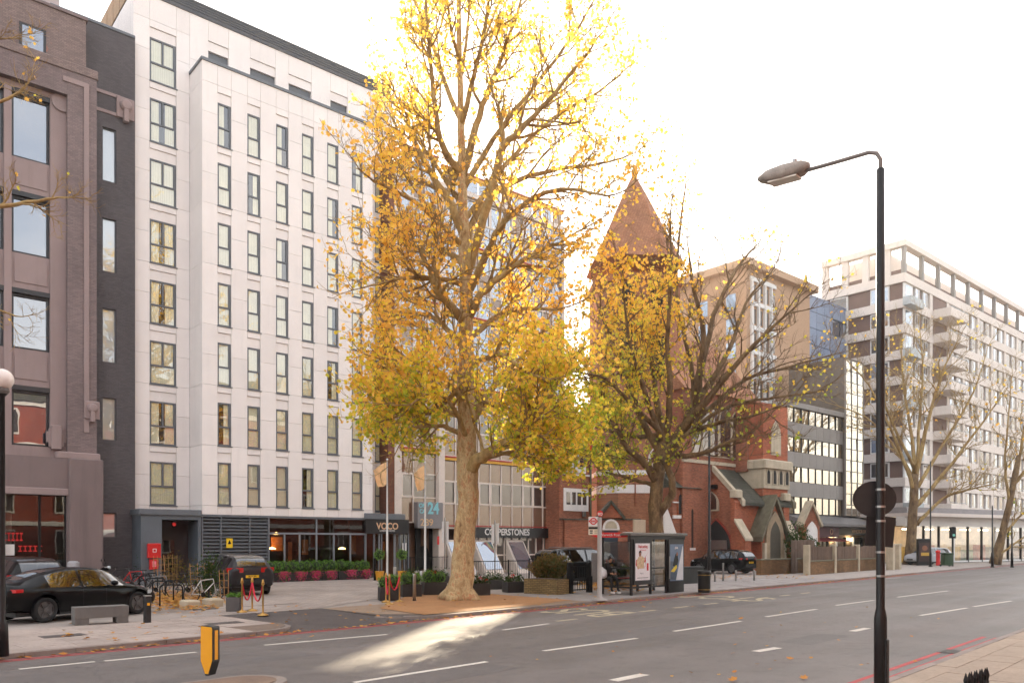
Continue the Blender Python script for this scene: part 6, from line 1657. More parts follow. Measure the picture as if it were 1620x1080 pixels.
ringp = lambda y, w, z0, z1: [(-w, y, z0), (w, y, z0), (w * .95, y, (z0 + z1) / 2 + .01), (w * .6, y, z1), (-w * .6, y, z1), (-w * .95, y, (z0 + z1) / 2 + .01)]
secs = [ringp(.98, .05, -.02, .06), ringp(1.08, .10, -.07, .10), ringp(1.35, .13, -.10, .11), ringp(1.60, .12, -.07, .09), ringp(1.74, .06, -.02, .04)]
vs = [p for s_ in secs for p in s_]; fs = []
for i in range(4):
    for k in range(6): fs.append((i * 6 + k, i * 6 + (k + 1) % 6, i * 6 + 6 + (k + 1) % 6, i * 6 + 6 + k))
fs += [tuple(range(5, -1, -1)), tuple(range(24, 30))]
hd_.add(vs, fs); hh_ = hd_.build('lantern', M('lantern_grey', S(150, 140, 130), .6, .2, 8, dirt=.3), lamp, True, loc=(0, 0, hz_ + .03), rot=(rad(3), 0, 0))
MB().lathe([(.035, 0), (.035, .06), (.02, .07)], 10, (0, 1.2, .10)).build('photocell', STEEL, hh_)
MB().prism([(-.10, 1.12), (.10, 1.12), (.11, 1.55), (-.11, 1.55)], 'z', -.115, -.095).build('lens', M('lens', S(220, 214, 200), .3, .05), hh_)
SB = M('sign_back', S(34, 31, 31), .5, .15, 5)
fa_ = -RF.a                       # signs face away from the camera
zc = H + (HV - 789) * 10.8 / F - PV
sd = MB().lathe([(.285, 0), (.285, .012)], 28, (0, 0, 0), 0, 'y').build('round_sign', SB, lamp, loc=(.07, .10, zc), rot=(0, 0, fa_ + rad(-8)))
sd.scale = (1, 1, .86)
zc2 = H + (HV - 838) * 10.8 / F - PV
MB().prism([(-.14, .22), (.24, .17), (.20, -.24), (-.17, -.20)], 'y', .09, .102).build('square_sign', SB, lamp, loc=(.07, .03, zc2), rot=(0, 0, fa_ + rad(-6)))
for z in (zc + .12, zc - .11, zc2 + .12, zc2 - .3, zc2 - .62): MB().lathe([(.062, -.014), (.062, .014)], 16, (0, 0, z)).build('clamp_band', STEEL, lamp)
# lamp column by the litter bin
p = at(1122, HV, 50.5); p.z = PV
l2 = thing('street_lamp', 'slim black lamp column behind the litter bin', 'street lamp', p, RF.a)
MB().lathe([(.13, 0), (.12, 1.6), (.08, 1.7), (.06, 10.2), (.03, 10.25)], 12).build('column', LAMPB, l2, True)
MB().tube([(0, 0, 10.1), (0, -.1, 10.35), (0, -.9, 10.5)], .035, 8).build('arm', LAMPB, l2, True)
MB().bbox(-.14, .14, -1.5, -.85, 10.42, 10.56, .04).build('lantern', LAMPB, l2)
# globe lamp at the left edge
p = at(3.0, HV, 14.9); p.z = PV
l3 = thing('globe_lamp', 'white globe lamp on a dark post at the left edge', 'street lamp', p, 0)
gz_ = H + (HV - 600) * 14.9 / F - PV
MB().lathe([(.12, 0), (.1, .6), (.06, .7), (.05, gz_ - .32), (.09, gz_ - .28), (.1, gz_ - .16), (.05, gz_ - .13)], 14).build('post', LAMPB, l3, True)
MB().lathe([(.06, gz_ - .18), (.11, gz_ - .16)] + [(.20 * math.sin(a * PI / 14) + .001, gz_ - .20 * math.cos(a * PI / 14)) for a in range(3, 15)], 24).build('globe', M('opal_globe', S(236, 226, 218), .25, .02, 3), l3, True)
MB().lathe([(.10, gz_ - .27), (.13, gz_ - .22), (.11, gz_ - .15)], 10).build('collar', CONC, l3)
# yellow keep-left bollard on the island
p = at(333, HV, 12.75); p.z = .112
kb = thing('keep_left_bollard', 'yellow traffic bollard with black edge on the traffic island', 'bollard', p, rad(-14))
out = [(-.10, .0), (-.02, -.0), (.02, .0), (.10, .18), (.115, .25), (.115, .74), (.09, .765), (-.09, .765), (-.115, .74), (-.115, .25)]
out = [(-.03, 0), (.03, 0), (.105, .22), (.105, .76), (.09, .785), (-.10, .80), (-.115, .78), (-.115, .22)]
MB().prism(out, 'y', -.09, .09).build('shell', M('bollard_black', S(30, 28, 26), .5), kb)
YB2 = M('bollard_yellow', S(246, 172, 22), .4, .04, 4)
MB().prism([(p_[0] * .93 - .004, .03 + p_[1] * .95) for p_ in out], 'y', -.097, -.0905).build('front_panel', YB2, kb)
MB().prism([(p_[0] * .9, .03 + p_[1] * .95) for p_ in out], 'y', .0905, .097).build('back_panel', YB2, kb)
MB().box(.1055, .109, -.04, .04, .25, .72).build('side_panel', YB2, kb)
# concrete bench
a, b = G(118, 989), G(204, 984); d = b - a
bn = thing('concrete_bench', 'grey concrete bench on the pavement in front of the saloon', 'bench', a, math.atan2(d.y, d.x)); L_ = d.length
MB().bbox(0, L_, 0, .5, .17, .46, .012).build('seat_slab', CONC, bn)
MB().bbox(.01, .34, .01, .49, 0, .1701, .004).build('leg', CONC, bn); MB().bbox(L_ - .30, L_ - .01, .01, .49, 0, .1701, .004).build('leg', CONC, bn)
# black service bollard with a yellow tag
bl_ = thing('service_bollard', 'black square bollard with a yellow tag beside the concrete bench', 'bollard', G(233, 984), RF.a)
MB().bbox(-.08, .08, -.08, .08, 0, .70, .02).build('post', M('bollard_worn', S(38, 37, 38), .5, .3, 8, dirt=.4), bl_)
MB().box(-.035, .035, -.086, -.081, .46, .53).build('tag', YB2, bl_); MB().bbox(-.09, .09, -.09, .09, .70, .73, .01).build('cap', STEEL, bl_)
# brass rope stanchions
def stanchion(pt, label, group):
    s = thing('rope_stanchion', label, 'stanchion', pt, 0, group)
    MB().lathe([(.165, 0), (.165, .02), (.12, .05), (.03, .075), (.025, .09), (.025, .93), (.04, .94), (.045, .97), (.03, 1.0), (.035, 1.03), (.01, 1.06)], 16).build('post', BRASS, s, True)
    MB().lathe([(.05, 0), (.05, .035)], 12, (0, 0, .90)).build('collar', BRASS, s)
    return s
ROPE = M('red_rope', S(206, 36, 60), .7, .06, 8)
def rope(p, q, label, sag):
    A, B = p + Vector((0, 0, .92)), q + Vector((0, 0, .92)); pts = []
    for i in range(17):
        t = i / 16; pts.append(A.lerp(B, t) - Vector((0, 0, sag * 4 * t * (1 - t))) - A)
    r = thing('barrier_rope', label, 'rope', A); MB().tube(pts, .024, 8).build('cord', ROPE, r, True)
    for e, s_ in ((pts[0], 1), (pts[-1], -1)): MB().lathe([(.03, -.05), (.03, .03)], 10, tuple(e)).build('end_hook', BRASS, r)
s1 = [G(383, 968), G(399, 966), G(416, 973)]
for p, t_ in zip(s1, ('brass stanchion of the left set nearest the grey planter', 'middle brass stanchion behind the red ropes of the left set', 'brass stanchion of the left set nearest the crossover')): stanchion(p, t_, 'rope stanchions')
rope(s1[0], s1[1], 'red rope on the left of the left stanchion set', .55); rope(s1[1], s1[2], 'red rope on the right of the left stanchion set', .55)
s2 = [G(610.5, 952), G(616, 955.5), G(632, 951.5)]
for p, t_ in zip(s2, ('brass stanchion at the back of the right set by the planters', 'front brass stanchion of the right set by the planters', 'brass stanchion of the right set nearest the steel bollard')): stanchion(p, t_, 'rope stanchions')
rope(s2[0], s2[1], 'short red rope in front of the black planter', .6); rope(s2[1], s2[2], 'red rope hanging before the black planter', .45)
# steel bollards
def bollard(u, v, h, r, label, m=STEEL):
    s = thing('steel_bollard', label, 'bollard', G(u, v), 0, 'steel bollards'); MB().lathe([(r, 0), (r, h - .03), (r * .94, h - .005), (r * .6, h)], 18).build('tube', m, s, True)
    MB().lathe([(r * 1.35, 0), (r * 1.35, .012)], 18).build('foot_ring', m, s); return s
bollard(655.5, 950, 1.0, .065, 'tall steel bollard left of the big tree trunk'); bollard(755, 941, 1.0, .06, 'tall steel bollard right of the big tree trunk')
bollard(624.5, 917, .75, .09, 'pale steel bollard beside the hotel door', M('pale_steel', S(190, 186, 180), .5)); bollard(593, 917.5, 1.25, .07, 'dark bollard left of the hotel door', BLACKM)
bollard(668, 938, .95, .14, 'wide steel ash bin among the planters'); bollard(705, 937, .4, .12, 'short pale post at the foot of the big tree', M('pale_steel', S(190, 186, 180)))
for (u, v, h), t_ in zip(((1131, 919.5, .55), (1144, 918.5, 1.0), (1164, 918.5, .6), (1193, 917.5, .6)), ('short steel post left of the church SUV', 'taller steel post left of the church SUV', 'short steel post before the church SUV rear wheel', 'short steel post right of the church SUV')): bollard(u, v, h, .05, t_)
# flag poles by the hotel door
def flagpole(u, v, vt, label, wind):
    p = G(u, v); s = thing('flag_pole', label, 'flag pole', p, 0, 'hotel flag poles'); h = (v - vt) * p.y / F
    MB().lathe([(.10, 0), (.10, .05), (.065, .08), (.055, h * .5), (.035, h), (.06, h + .02), (.06, h + .08), (.02, h + .12)], 14).build('pole', WHITE, s, True)
    vs, fs = [], []; nx, nz = 8, 10
    for i in range(nx + 1):
        for j in range(nz + 1):
            x, z = i / nx, j / nz
            drop = .85 * x
            vs.append((-.04 - .8 * x * (1 - .45 * z) * wind, .22 * math.sin(x * 8 + z * 3.0) * x, h - .1 - z * (1.25 - .5 * x) - drop * (.5 + .35 * z) + .05 * math.sin(z * 9 + x * 6)))
    for i in range(nx):
        for j in range(nz): a_ = i * (nz + 1) + j; fs.append((a_, a_ + 1, a_ + nz + 2, a_ + nz + 1))
    MB().add(vs, fs).build('flag', M('flag_apricot', S(240, 196, 146), .85, .12, 2.5), s, True)
flagpole(612.5, 917, 728, 'white flag pole with apricot flag left of the hotel sign', 1.0); flagpole(672.5, 918.5, 733, 'white flag pole with apricot flag before the grey number sign', .8)
# sign posts with plates seen from behind
def signpost(u, v, vt, plates, label):
    p = G(u, v); k = p.y / F; s = thing('sign_post', label, 'sign', p, 0); MB().tube([(0, 0, 0), (0, 0, (v - vt) * k)], .045, 10).build('post', STEEL, s)
    for u0, u1, v0, v1, dy in plates: MB().box((u0 - u) * k, (u1 - u) * k, dy, dy + .02, (v - v1) * k, (v - v0) * k).build('plate', M('plate_white', S(216, 212, 208), .5, .04), s)
signpost(704, 912, 818, ((699.5, 703, 824, 858, -.08), (705, 709.5, 824, 859, .06)), 'slim sign post with white plates left of the big trunk')
signpost(783, 912, 822, ((777.5, 782, 829, 859, -.08), (784, 789.5, 827, 860, .06)), 'slim sign post with white plates right of the big trunk')
# railings
def railing(p, q, label, h=1.15, gap=.13, z=PV):
    d = q - p; L = d.length; s = thing('railing', label, 'railing', p, math.atan2(d.y, d.x)); n = int(L / gap)
    bm_ = MB().lathe([(.009, 0), (.009, h)], 5).mesh('bar', BLACKM)
    for i in range(n + 1): place(bm_, 'bar', s, (L * i / n, 0, 0))
    for zz in (h - .03, .12): blk('rail', BLACKM, s, 0, L, -.02, .02, zz, zz + .04)
    for i in range(0, n + 1, max(1, int(2.2 / gap))): blk('post', BLACKM, s, L * i / n - .03, L * i / n + .03, -.03, .03, 0, h + .05)
railing(at(649, HV, 49.0) * Vector((1, 1, 0)) + Vector((0, 0, PV)), at(716, HV, 52.5) * Vector((1, 1, 0)) + Vector((0, 0, PV)), 'black railing in front of the office entrance', 1.2, .15)
railing(G(746, 927), G(836, 924), 'long black railing right of the big tree trunk', 1.22, .13)
railing(G(837, 924), G(902, 923), 'black railing behind the brick planter and hedge', 1.3, .13)
railing(G(932, 924), G(985, 921.5), 'black railing left of the bus shelter', 1.2, .13)
gt = thing('iron_gate', 'black iron gate between two square posts left of the bus stop', 'gate', G(902, 938), RF.a - .1)
GL = (G(929, 936) - G(902, 938)).length
for x in (0, GL): MB().bbox(x - .11, x + .11, -.11, .11, 0, 1.3, .02).build('gate_post', BLACKM, gt)
for i in range(7): blk('bar', BLACKM, gt, .14 + i * (GL - .28) / 6 - .01, .14 + i * (GL - .28) / 6 + .01, -.01, .01, .1, 1.15)
for zz in (.12, .6, 1.1): blk('rail', BLACKM, gt, .11, GL - .11, -.02, .02, zz, zz + .04)
# buff brick planter box
BUFF = brick_mat('buff_brick', S(156, 130, 86), S(132, 110, 74), S(96, 84, 62), .225, .075, .012, .9, .3, S(92, 96, 52))
a, b = G(829, 938), G(881, 940.5)
pb = thing('brick_planter', 'buff brick raised planter below the hedge', 'planter', a, math.atan2((b - a).y, (b - a).x)); pL = (b - a).length
MB().box(0, pL, 0, .9, 0, .62).build('brickwork', BUFF, pb); MB().box(.1, pL - .1, .1, .8, .60, .63).build('soil', M('soil', S(70, 52, 40), .95, .3, 4), pb)
# estate sign
a = G(890, 938.5); sgn_ = thing('notice_board', 'small white notice board at the end of the brick planter', 'sign', a, .1)
MB().box(-.22, .22, -.02, .02, .12, .58).build('board', WHITE, sgn_); MB().box(-.22, .22, -.024, -.02, .02, .12).build('grey_strip', CONC, sgn_)
MB().lathe([(.055, 0), (.055, .004)], 14, (0, -.025, .47), 0, 'y').build('emblem', M('emblem_navy', S(60, 70, 96), .5), sgn_)
for i, w in enumerate((.26, .18, .24)): MB().box(-w / 2, w / 2, -.023, -.02, .34 - i * .07, .36 - i * .07).build('print_line', CONC, sgn_)
MB().tube([(-.15, .03, 0), (-.15, .03, .5)], .02, 6).build('stake', BLACKM, sgn_); MB().tube([(.15, .03, 0), (.15, .03, .5)], .02, 6).build('stake', BLACKM, sgn_)
nt = MB().box(-.11, .11, -.012, 0, 0, .3).build('laminated_notice', WHITE, None, loc=G(862, 924) + Vector((0, -.06, .75))); tag(nt, 'small white laminated notice on the railing by the hedge', 'notice')
# bus stop flag
bp = G(948.5, 949.5); bs = thing('bus_stop_sign', 'bus stop pole with red roundel flag left of the shelter', 'bus stop', bp, 0)
kk = bp.y / F; zz = lambda v: (949.5 - v) * kk
MB().lathe([(.30, 0), (.28, .04), (.14, .10), (.085, .14), (.08, zz(818))], 18).build('pole', M('pole_grey', S(160, 152, 146), .45, .06, 3), bs, True)
MB().lathe([(.11, -.03), (.11, .03)], 20, (.02, 0, zz(812)), 0, 'y').build('top_roundel', RED, bs)
writing('EQ', WHITE, bs, (.02, -.035, zz(814.5)), .13, bold=.004)
fl_ = MB().box((931 - 948.5) * kk, (946.5 - 948.5) * kk, -.02, .02, zz(832), zz(817)).build('flag_plate', WHITE, bs)
cx_, cz_ = (938.7 - 948.5) * kk, zz(824)
rg = [(.13, -.028), (.13, -.021), (.085, -.021), (.085, -.028)]
mb = MB()
for i in range(28):
    a0, a1 = 2 * PI * i / 28, 2 * PI * (i + 1) / 28
    mb.add([(cx_ + .13 * math.cos(a0), -.023, cz_ + .13 * math.sin(a0)), (cx_ + .13 * math.cos(a1), -.023, cz_ + .13 * math.sin(a1)), (cx_ + .085 * math.cos(a1), -.023, cz_ + .085 * math.sin(a1)), (cx_ + .085 * math.cos(a0), -.023, cz_ + .085 * math.sin(a0))], [(0, 1, 2, 3)])
mb.build('roundel_ring', RED, fl_); MB().box(cx_ - .17, cx_ + .17, -.026, -.0235, cz_ - .035, cz_ + .035).build('roundel_bar', RED, fl_)
writing('BUS STOP', WHITE, fl_, (cx_, -.028, cz_ - .02), .055, depth=.001)
st = MB().box((931 - 948.5) * kk, (946.5 - 948.5) * kk, -.02, .02, zz(845.5), zz(832.5)).build('route_plate', M('route_cream', S(226, 214, 190), .6, .04), bs)
for i in range(4): MB().box((933 - 948.5) * kk + (i % 2) * .17, (937.5 - 948.5) * kk + (i % 2) * .17, -.023, -.0205, zz(840.5 - (i // 2) * -3.4), zz(838 - (i // 2) * -3.4)).build('route_tile', (CONC, STONE)[i % 2], st)
MB().box((931 - 948.5) * kk, (946.5 - 948.5) * kk, -.024, -.0205, zz(836.5), zz(833)).build('name_strip', BLACKM, st)
bx_ = MB().bbox(-.12, .12, -.08, .08, .9, 1.75, .02).build('timetable_case', CONC, bs, loc=(-.16, .12, 0))
# bus shelter
A_, B_ = G(998.5, 941.5), G(1079, 935.5); d = B_ - A_; SL = d.length
sh = thing('bus_shelter', 'black framed bus shelter with two lit advert panels', 'bus shelter', A_, math.atan2(d.y, d.x))
SHB = M('shelter_black', S(19, 18, 19), .4, .1, 5)
sz_ = 2.42; D_ = 1.5
SGL = glass_mat('shelter_glass', (.80, .80, .78), 1.2, .05)
post = MB().bbox(-.05, .05, -.05, .05, 0, sz_, .01).mesh('post', SHB)
xa, xb, xc = .12, .36 * SL, .67 * SL
for x, y in ((0, 0), (xb, 0), (xc, 0), (0, D_), (xc, D_), (SL, D_)): place(post, 'post', sh, (x, y, 0))
MB().bbox(-.25, SL + .18, -.18, D_ + .15, sz_, sz_ + .11, .03).build('roof', M('shelter_roof', S(104, 100, 92), .5, .1, 2), sh)
MB().bbox(-.18, SL + .1, -.1, -.04, sz_ - .16, sz_ - .002, .01).build('fascia_beam', SHB, sh)
for x0, x1, y in ((xb + .05, xc - .05, 0), (.05, xc - .05, D_), (xc + .05, SL - .05, D_)): 
    MB().box(x0, x1, y - .006, y + .006, .35, sz_ - .25).build('glass_panel', SGL, sh); blk('rail', SHB, sh, x0, x1, y - .025, y + .025, .28, .35); blk('rail', SHB, sh, x0, x1, y - .025, y + .025, 1.05, 1.10)
MB().box(-.006, .006, .05, D_ - .05, .35, sz_ - .25).build('glass_panel', SGL, sh); blk('rail', SHB, sh, -.025, .025, .05, D_ - .05, .28, .35); blk('rail', SHB, sh, -.025, .025, .05, D_ - .05, 1.05, 1.1)
blk('rail', SHB, sh, .05, xb - .05, -.03, .03, .28, .36)
def poster(x0, x1, z0, z1, y, par, kind):
    w, h = x1 - x0, z1 - z0; X = lambda f: x0 + w * f; Z = lambda f: z0 + h * f
    N_ = [0]
    def shape(pts, m, k=None):
        N_[0] += 1; return MB().prism([(X(a), Z(b)) for a, b in pts], 'y', y - .004 - N_[0] * .0012, y - .003).build('poster_print', m, par)
    if kind == 1:
        shape([(0, 0), (1, 0), (1, 1), (0, 1)], M('poster_white', S(232, 226, 226), .4, .02))
        RP = M('poster_red', S(198, 40, 44), .4, .05); PK = M('poster_pink', S(226, 120, 130), .4, .05)
        writing('Fast acting', RP, par, (X(.5), y - .02, Z(.88)), h * .115, depth=.001, sx=.62 * w / .72, bold=.003)
        writing('moments', PK, par, (X(.5), y - .02, Z(.80)), h * .07, depth=.001, sx=.8 * w / .72)
        SK = M('poster_skin', S(140, 92, 66), .5, .05); CL = M('poster_cloth', S(206, 178, 140), .5, .25, 12)
        shape([(.05, .55), (.3, .62), (.62, .60), (.92, .78), (.70, .64), (.66, .36), (.6, .30), (.72, .52), (.2, .3), (.02, .42)], RP)
        shape([(.12, .32), (.58, .32), (.60, .50), (.66, .58), (.45, .66), (.22, .64), (.08, .52)], CL)
        shape([(.24, .66), (.24, .74), (.28, .78), (.36, .78), (.40, .74), (.39, .67), (.32, .64)], SK); shape([(.22, .72), (.25, .79), (.36, .805), (.41, .76), (.40, .73), (.34, .76), (.26, .75)], BLACKM)
        shape([(.78, .26), (.90, .26), (.90, .46), (.78, .46)], RP)
        writing('feel it', M('poster_ink', S(60, 56, 66), .5), par, (X(.42), y - .02, Z(.17)), h * .06, depth=.001)
        shape([(.12, .06), (.88, .06), (.88, .075), (.12, .075)], CONC)
    else:
        shape([(0, 0), (1, 0), (1, 1), (0, 1)], M('poster_blue', S(96, 116, 140), .4, .12, 2))
        shape([(0, .05), (.5, .02), (.5, .5), (0, .55)], M('poster_slate', S(74, 88, 104), .4, .2, 4)); shape([(.44, .02), (.98, .02), (.98, .95), (.94, .95)], M('poster_pale', S(206, 208, 212), .4, .08, 3))
        shape([(.2, .42), (.5, .36), (.62, .55), (.56, .72), (.42, .74), (.3, .6)], BLACKM); shape([(.46, .68), (.58, .70), (.57, .78), (.48, .78)], M('poster_skin', S(140, 92, 66)))
        shape([(.05, .26), (.3, .24), (.52, .36), (.46, .44), (.3, .38)], M('poster_yellow', S(214, 186, 40), .4, .1, 6))
        writing('plus', WHITE, par, (X(.45), y - .02, Z(.88)), h * .09, depth=.001, bold=.004)
ad = MB().bbox(.06, xb - .06, -.09, .07, .42, sz_ - .12, .015).build('advert_panel', SHB, sh); poster(.15, xb - .16, .60, sz_ - .32, -.092, ad, 1)
ad2 = MB().bbox(xc + .04, SL + .02, -.10, .10, .02, sz_ - .05, .02).build('advert_panel', SHB, sh); poster(xc + .14, SL - .06, .50, sz_ - .36, -.102, ad2, 2)
MB().prism([(0, 0), (.05, 0), (.035, .45), (.05, .95), (0, .95)], 'y', -.14, -.11).build('grab_handle', STEEL, ad2, loc=(xc + .06, 0, .6))
nm = MB().prism([(-1.45, -.02), (-1.3, -.1), (-.1, -.1), (.02, -.03), (.02, .03), (-.1, .1), (-1.3, .1), (-1.45, .02)], 'y', -.06, .06).build('name_fascia', RED, sh, loc=(.02, .2, sz_ + .02), rot=(0, 0, -math.atan2(d.y, d.x)))
writing('Warwick Road', WHITE, nm, (-.7, -.068, -.045), .14, depth=.002)
for k in range(3): MB().bbox(xb + .1 + k * .55 - .9, xb + .55 + k * .55 - .9, D_ - .45, D_ - .2, .62, .66, .02).build('bench_seat', RED, sh)
MB().tube([(.1, D_ - .3, .6), (xc - .1, D_ - .3, .6)], .025, 8).build('bench_bar', SHB, sh)
MB().bbox(.3, 1.1, .1, .16, sz_ + .11, sz_ + .65, .01).build('roof_sign_back', STONE, sh)
# litter bin
lb = thing('litter_bin', 'black round litter bin on the pavement right of the shelter', 'bin', G(1114, 936.5), 0)
MB().lathe([(.25, 0), (.26, .05), (.27, .80), (.285, .82), (.285, .92), (.25, .94), (.22, .90), (.18, .6)], 24).build('body', M('bin_black', S(30, 29, 28), .45, .15, 6), lb, True)
for z in (.12, .74): MB().lathe([(.272, z), (.276, z + .01), (.272, z + .02)], 24).build('gold_band', BRASS, lb)
# utility cabinets
ca = thing('utility_cabinet', 'low dark green utility cabinet between shelter and litter bin', 'cabinet', G(1081, 923), RF.a - .25)
MB().bbox(0, 1.5, 0, .55, 0, .82, .03).build('body', M('cabinet_dark', S(42, 46, 44), .5, .15, 3), ca); MB().bbox(-.03, 1.53, -.03, .58, .82, .87, .02).build('lid', M('cabinet_dark', S(42, 46, 44)), ca)
cb_ = thing('utility_cabinet', 'narrow grey cabinet behind the bus stop pole', 'cabinet', G(941, 925), 0)
MB().bbox(-.1, .22, 0, .3, 0, 1.55, .02).build('body', CONC, cb_); MB().box(-.08, .2, -.008, -.001, .15, 1.4).build('door', CONC, cb_)
# walls and fences right of the church
FB = brick_mat('old_wall_brick', S(150, 112, 76), S(120, 92, 64), S(90, 74, 56), .225, .075, .012, .9, .4, S(96, 96, 56))
def planks(par, x0, x1, z0, z1, y, n, m):
    w = (x1 - x0) / n
    for i in range(n): blk('plank', m, par, x0 + i * w + .008, x0 + (i + 1) * w - .008, y + random.uniform(0, .012), y + .03, z0, z1 + random.uniform(-.03, .03))
TIM = M('weathered_timber', S(104, 82, 66), .85, .2, 2, .2, 20, rnd=.16, streak=.2)
for (u0, v0), (u1, v1), hw_, hf, lab in (((1204, 909), (1278, 905), .95, 0, 'low mossy wall at the foot of the church doorway'), ((1279, 909), (1392, 900.5), .85, 1.0, 'old brick wall topped by timber fence below the shops')):
    a, b = G(u0, v0), G(u1, v1); d = b - a; w_ = thing('boundary_wall', lab, 'wall', a, math.atan2(d.y, d.x)); L = d.length
    MB().box(0, L, 0, .35, 0, hw_).build('brickwork', FB, w_); MB().bbox(-.03, L + .03, -.04, .39, hw_, hw_ + .09, .03).build('coping', _mats['mossy_stone'], w_)
    if hf:
        planks(w_, .1, L - .1, hw_ + .09, hw_ + hf, .12, int(L / .17), TIM)
        for x in (0.0, L * .33, L * .66, L): MB().bbox(x - .14, x + .14, -.08, .3, 0, hw_ + hf + .12, .02).build('post', STONE, w_)
a, b = G(1255, 907.5), G(1292, 904.5); d = b - a
fn = thing('timber_fence', 'dark timber fence panel beside the white niche', 'fence', a + Vector((.2, .9, 0)), math.atan2(d.y, d.x)); planks(fn, 0, d.length, 0, 2.3, 0, 16, TIM); blk('rail', TIM, fn, 0, d.length, .035, .09, 1.9, 2.0)
for u, v, h, lab in ((1409, 901, 1.9, 'left of two pale concrete gate posts by the third tree'), (1419, 900, 1.9, 'right of two pale concrete gate posts by the third tree')):
    o = thing('gate_post', lab, 'post', G(u, v), RF.a); MB().bbox(-.26, .26, -.26, .26, 0, h, .03).build('shaft', STONE, o); MB().bbox(-.3, .3, -.3, .3, h, h + .12, .04).build('cap', STONE, o)
ni = thing('white_niche', 'small brick gable with white pointed niche right of the church', 'monument', at(1284, HV, 63) * Vector((1, 1, 0)), rad(20))
MB().prism([(-.8, 0), (.8, 0), (.8, 3.6), (0, 5.2), (-.8, 3.6)], 'y', 0, .6).build('brick_gable', CB1, ni); MB().prism(lancet(1.05, 3.0), 'y', -.08, .02).build('white_surround', CW, ni, loc=(0, 0, .9)); MB().prism(lancet(.7, 2.6), 'y', -.1, -.081).build('niche_panel', WHITE, ni, loc=(0, 0, 1.0))
for s in (-1, 1): MB().prism([(s * .95, 3.45), (0, 5.25), (0, 5.55), (s * 1.05, 3.6)], 'y', -.15, .7).build('coping', STONE, ni)
# far furniture near the corner shop
ad3 = thing('advert_stand', 'black freestanding advert panel beside the third tree trunk', 'advert', G(1462, 893.5), 0)
k = ad3.location.y / F
MB().bbox(-11 * k, 11 * k, -.1, .2, 0, 42 * k, .05).build('case', SHB, ad3); MB().box(-8.5 * k, 8.5 * k, -.13, -.101, 6 * k, 36 * k).build('poster', M('poster_dark', S(64, 44, 40), .5, .6, .8), ad3)
MB().lathe([(4.2 * k, 0), (4.2 * k, .02)], 16, (0, -.15, 27 * k), 0, 'y').build('poster_face', M('poster_skin', S(140, 92, 66)), ad3); MB().box(-6 * k, 7 * k, -.15, -.131, 15 * k, 20 * k).build('poster_band', M('poster_gold', S(200, 160, 70), .5, .1), ad3)
for u, v, vt, lab in ((1472, 896, 730, 'thin dark lamp column beside the third tree'), (1570, 897, 800, 'thin dark post left of the leaning bare tree'), (1601, 897, 832, 'short dark post at the far right')):
    p = G(u, v); o = thing('dark_post', lab, 'post', p, 0); MB().lathe([(.11, 0), (.10, 1.2), (.07, 1.3), (.05, (v - vt) * p.y / F), (.02, (v - vt) * p.y / F + .05)], 10).build('column', LAMPB, o, True); MB().lathe([(.16, 0), (.16, .08)], 10).build('foot', LAMPB, o)
tl = thing('traffic_light', 'traffic light seen from behind in front of the corner shop', 'traffic light', G(1507, 895), 0); k = tl.location.y / F
MB().tube([(0, 0, 0), (0, 0, 62 * k)], .08, 8).build('post', LAMPB, tl); MB().bbox(-.22, .22, -.2, .2, 44 * k, 62 * k, .04).build('signal_head', BLACKM, tl); MB().lathe([(.12, 0), (.12, .02)], 12, (0, -.22, 49 * k), 0, 'y').build('green_lens', M('lens_green', S(120, 200, 180), .3), tl)
pb_ = thing('post_box', 'small red post box by the corner shop', 'post box', G(1484, 894), 0); k = pb_.location.y / F
MB().lathe([(.2, 0), (.19, .1), (.17, .2), (.17, 1.2), (.22, 1.25), (.2, 1.35), (.05, 1.42)], 14).build('body', RED, pb_, True)
gb_ = thing('wheelie_bin', 'dark green wheelie bin in front of the corner shop', 'bin', G(1498, 895.5), 0); MB().bbox(-.4, .4, -.35, .35, .1, 1.1, .06).build('tub', M('bin_green', S(44, 66, 40), .6), gb_); MB().bbox(-.44, .44, -.4, .4, 1.1, 1.2, .04).build('lid', M('bin_green', S(44, 66, 40)), gb_)
for x in (-.4, .4): MB().lathe([(.1, -.03), (.1, .03)], 10, (x, .3, .1), 0, 'y').build('wheel', TYRE, gb_)
# spiked railing tips at the bottom right
rl_ = thing('spiked_railing', 'black spiked railing tops at the bottom right corner', 'railing', at(1528, HV, 7.2) * Vector((1, 1, 0)) + Vector((0, 0, PV)), rad(8))
sp_ = MB().lathe([(.011, 0), (.011, .86), (.02, .88), (.013, .90), (.022, .95), (.002, 1.02)], 7).mesh('spike', BLACKM)
for i in range(9): place(sp_, 'spike', rl_, (.055 * i + (i % 2) * .008, (i * .035), -.06))
MB().tube([(0, 0, .66), (.44, .28, .66)], .014, 6).build('rail', BLACKM, rl_)
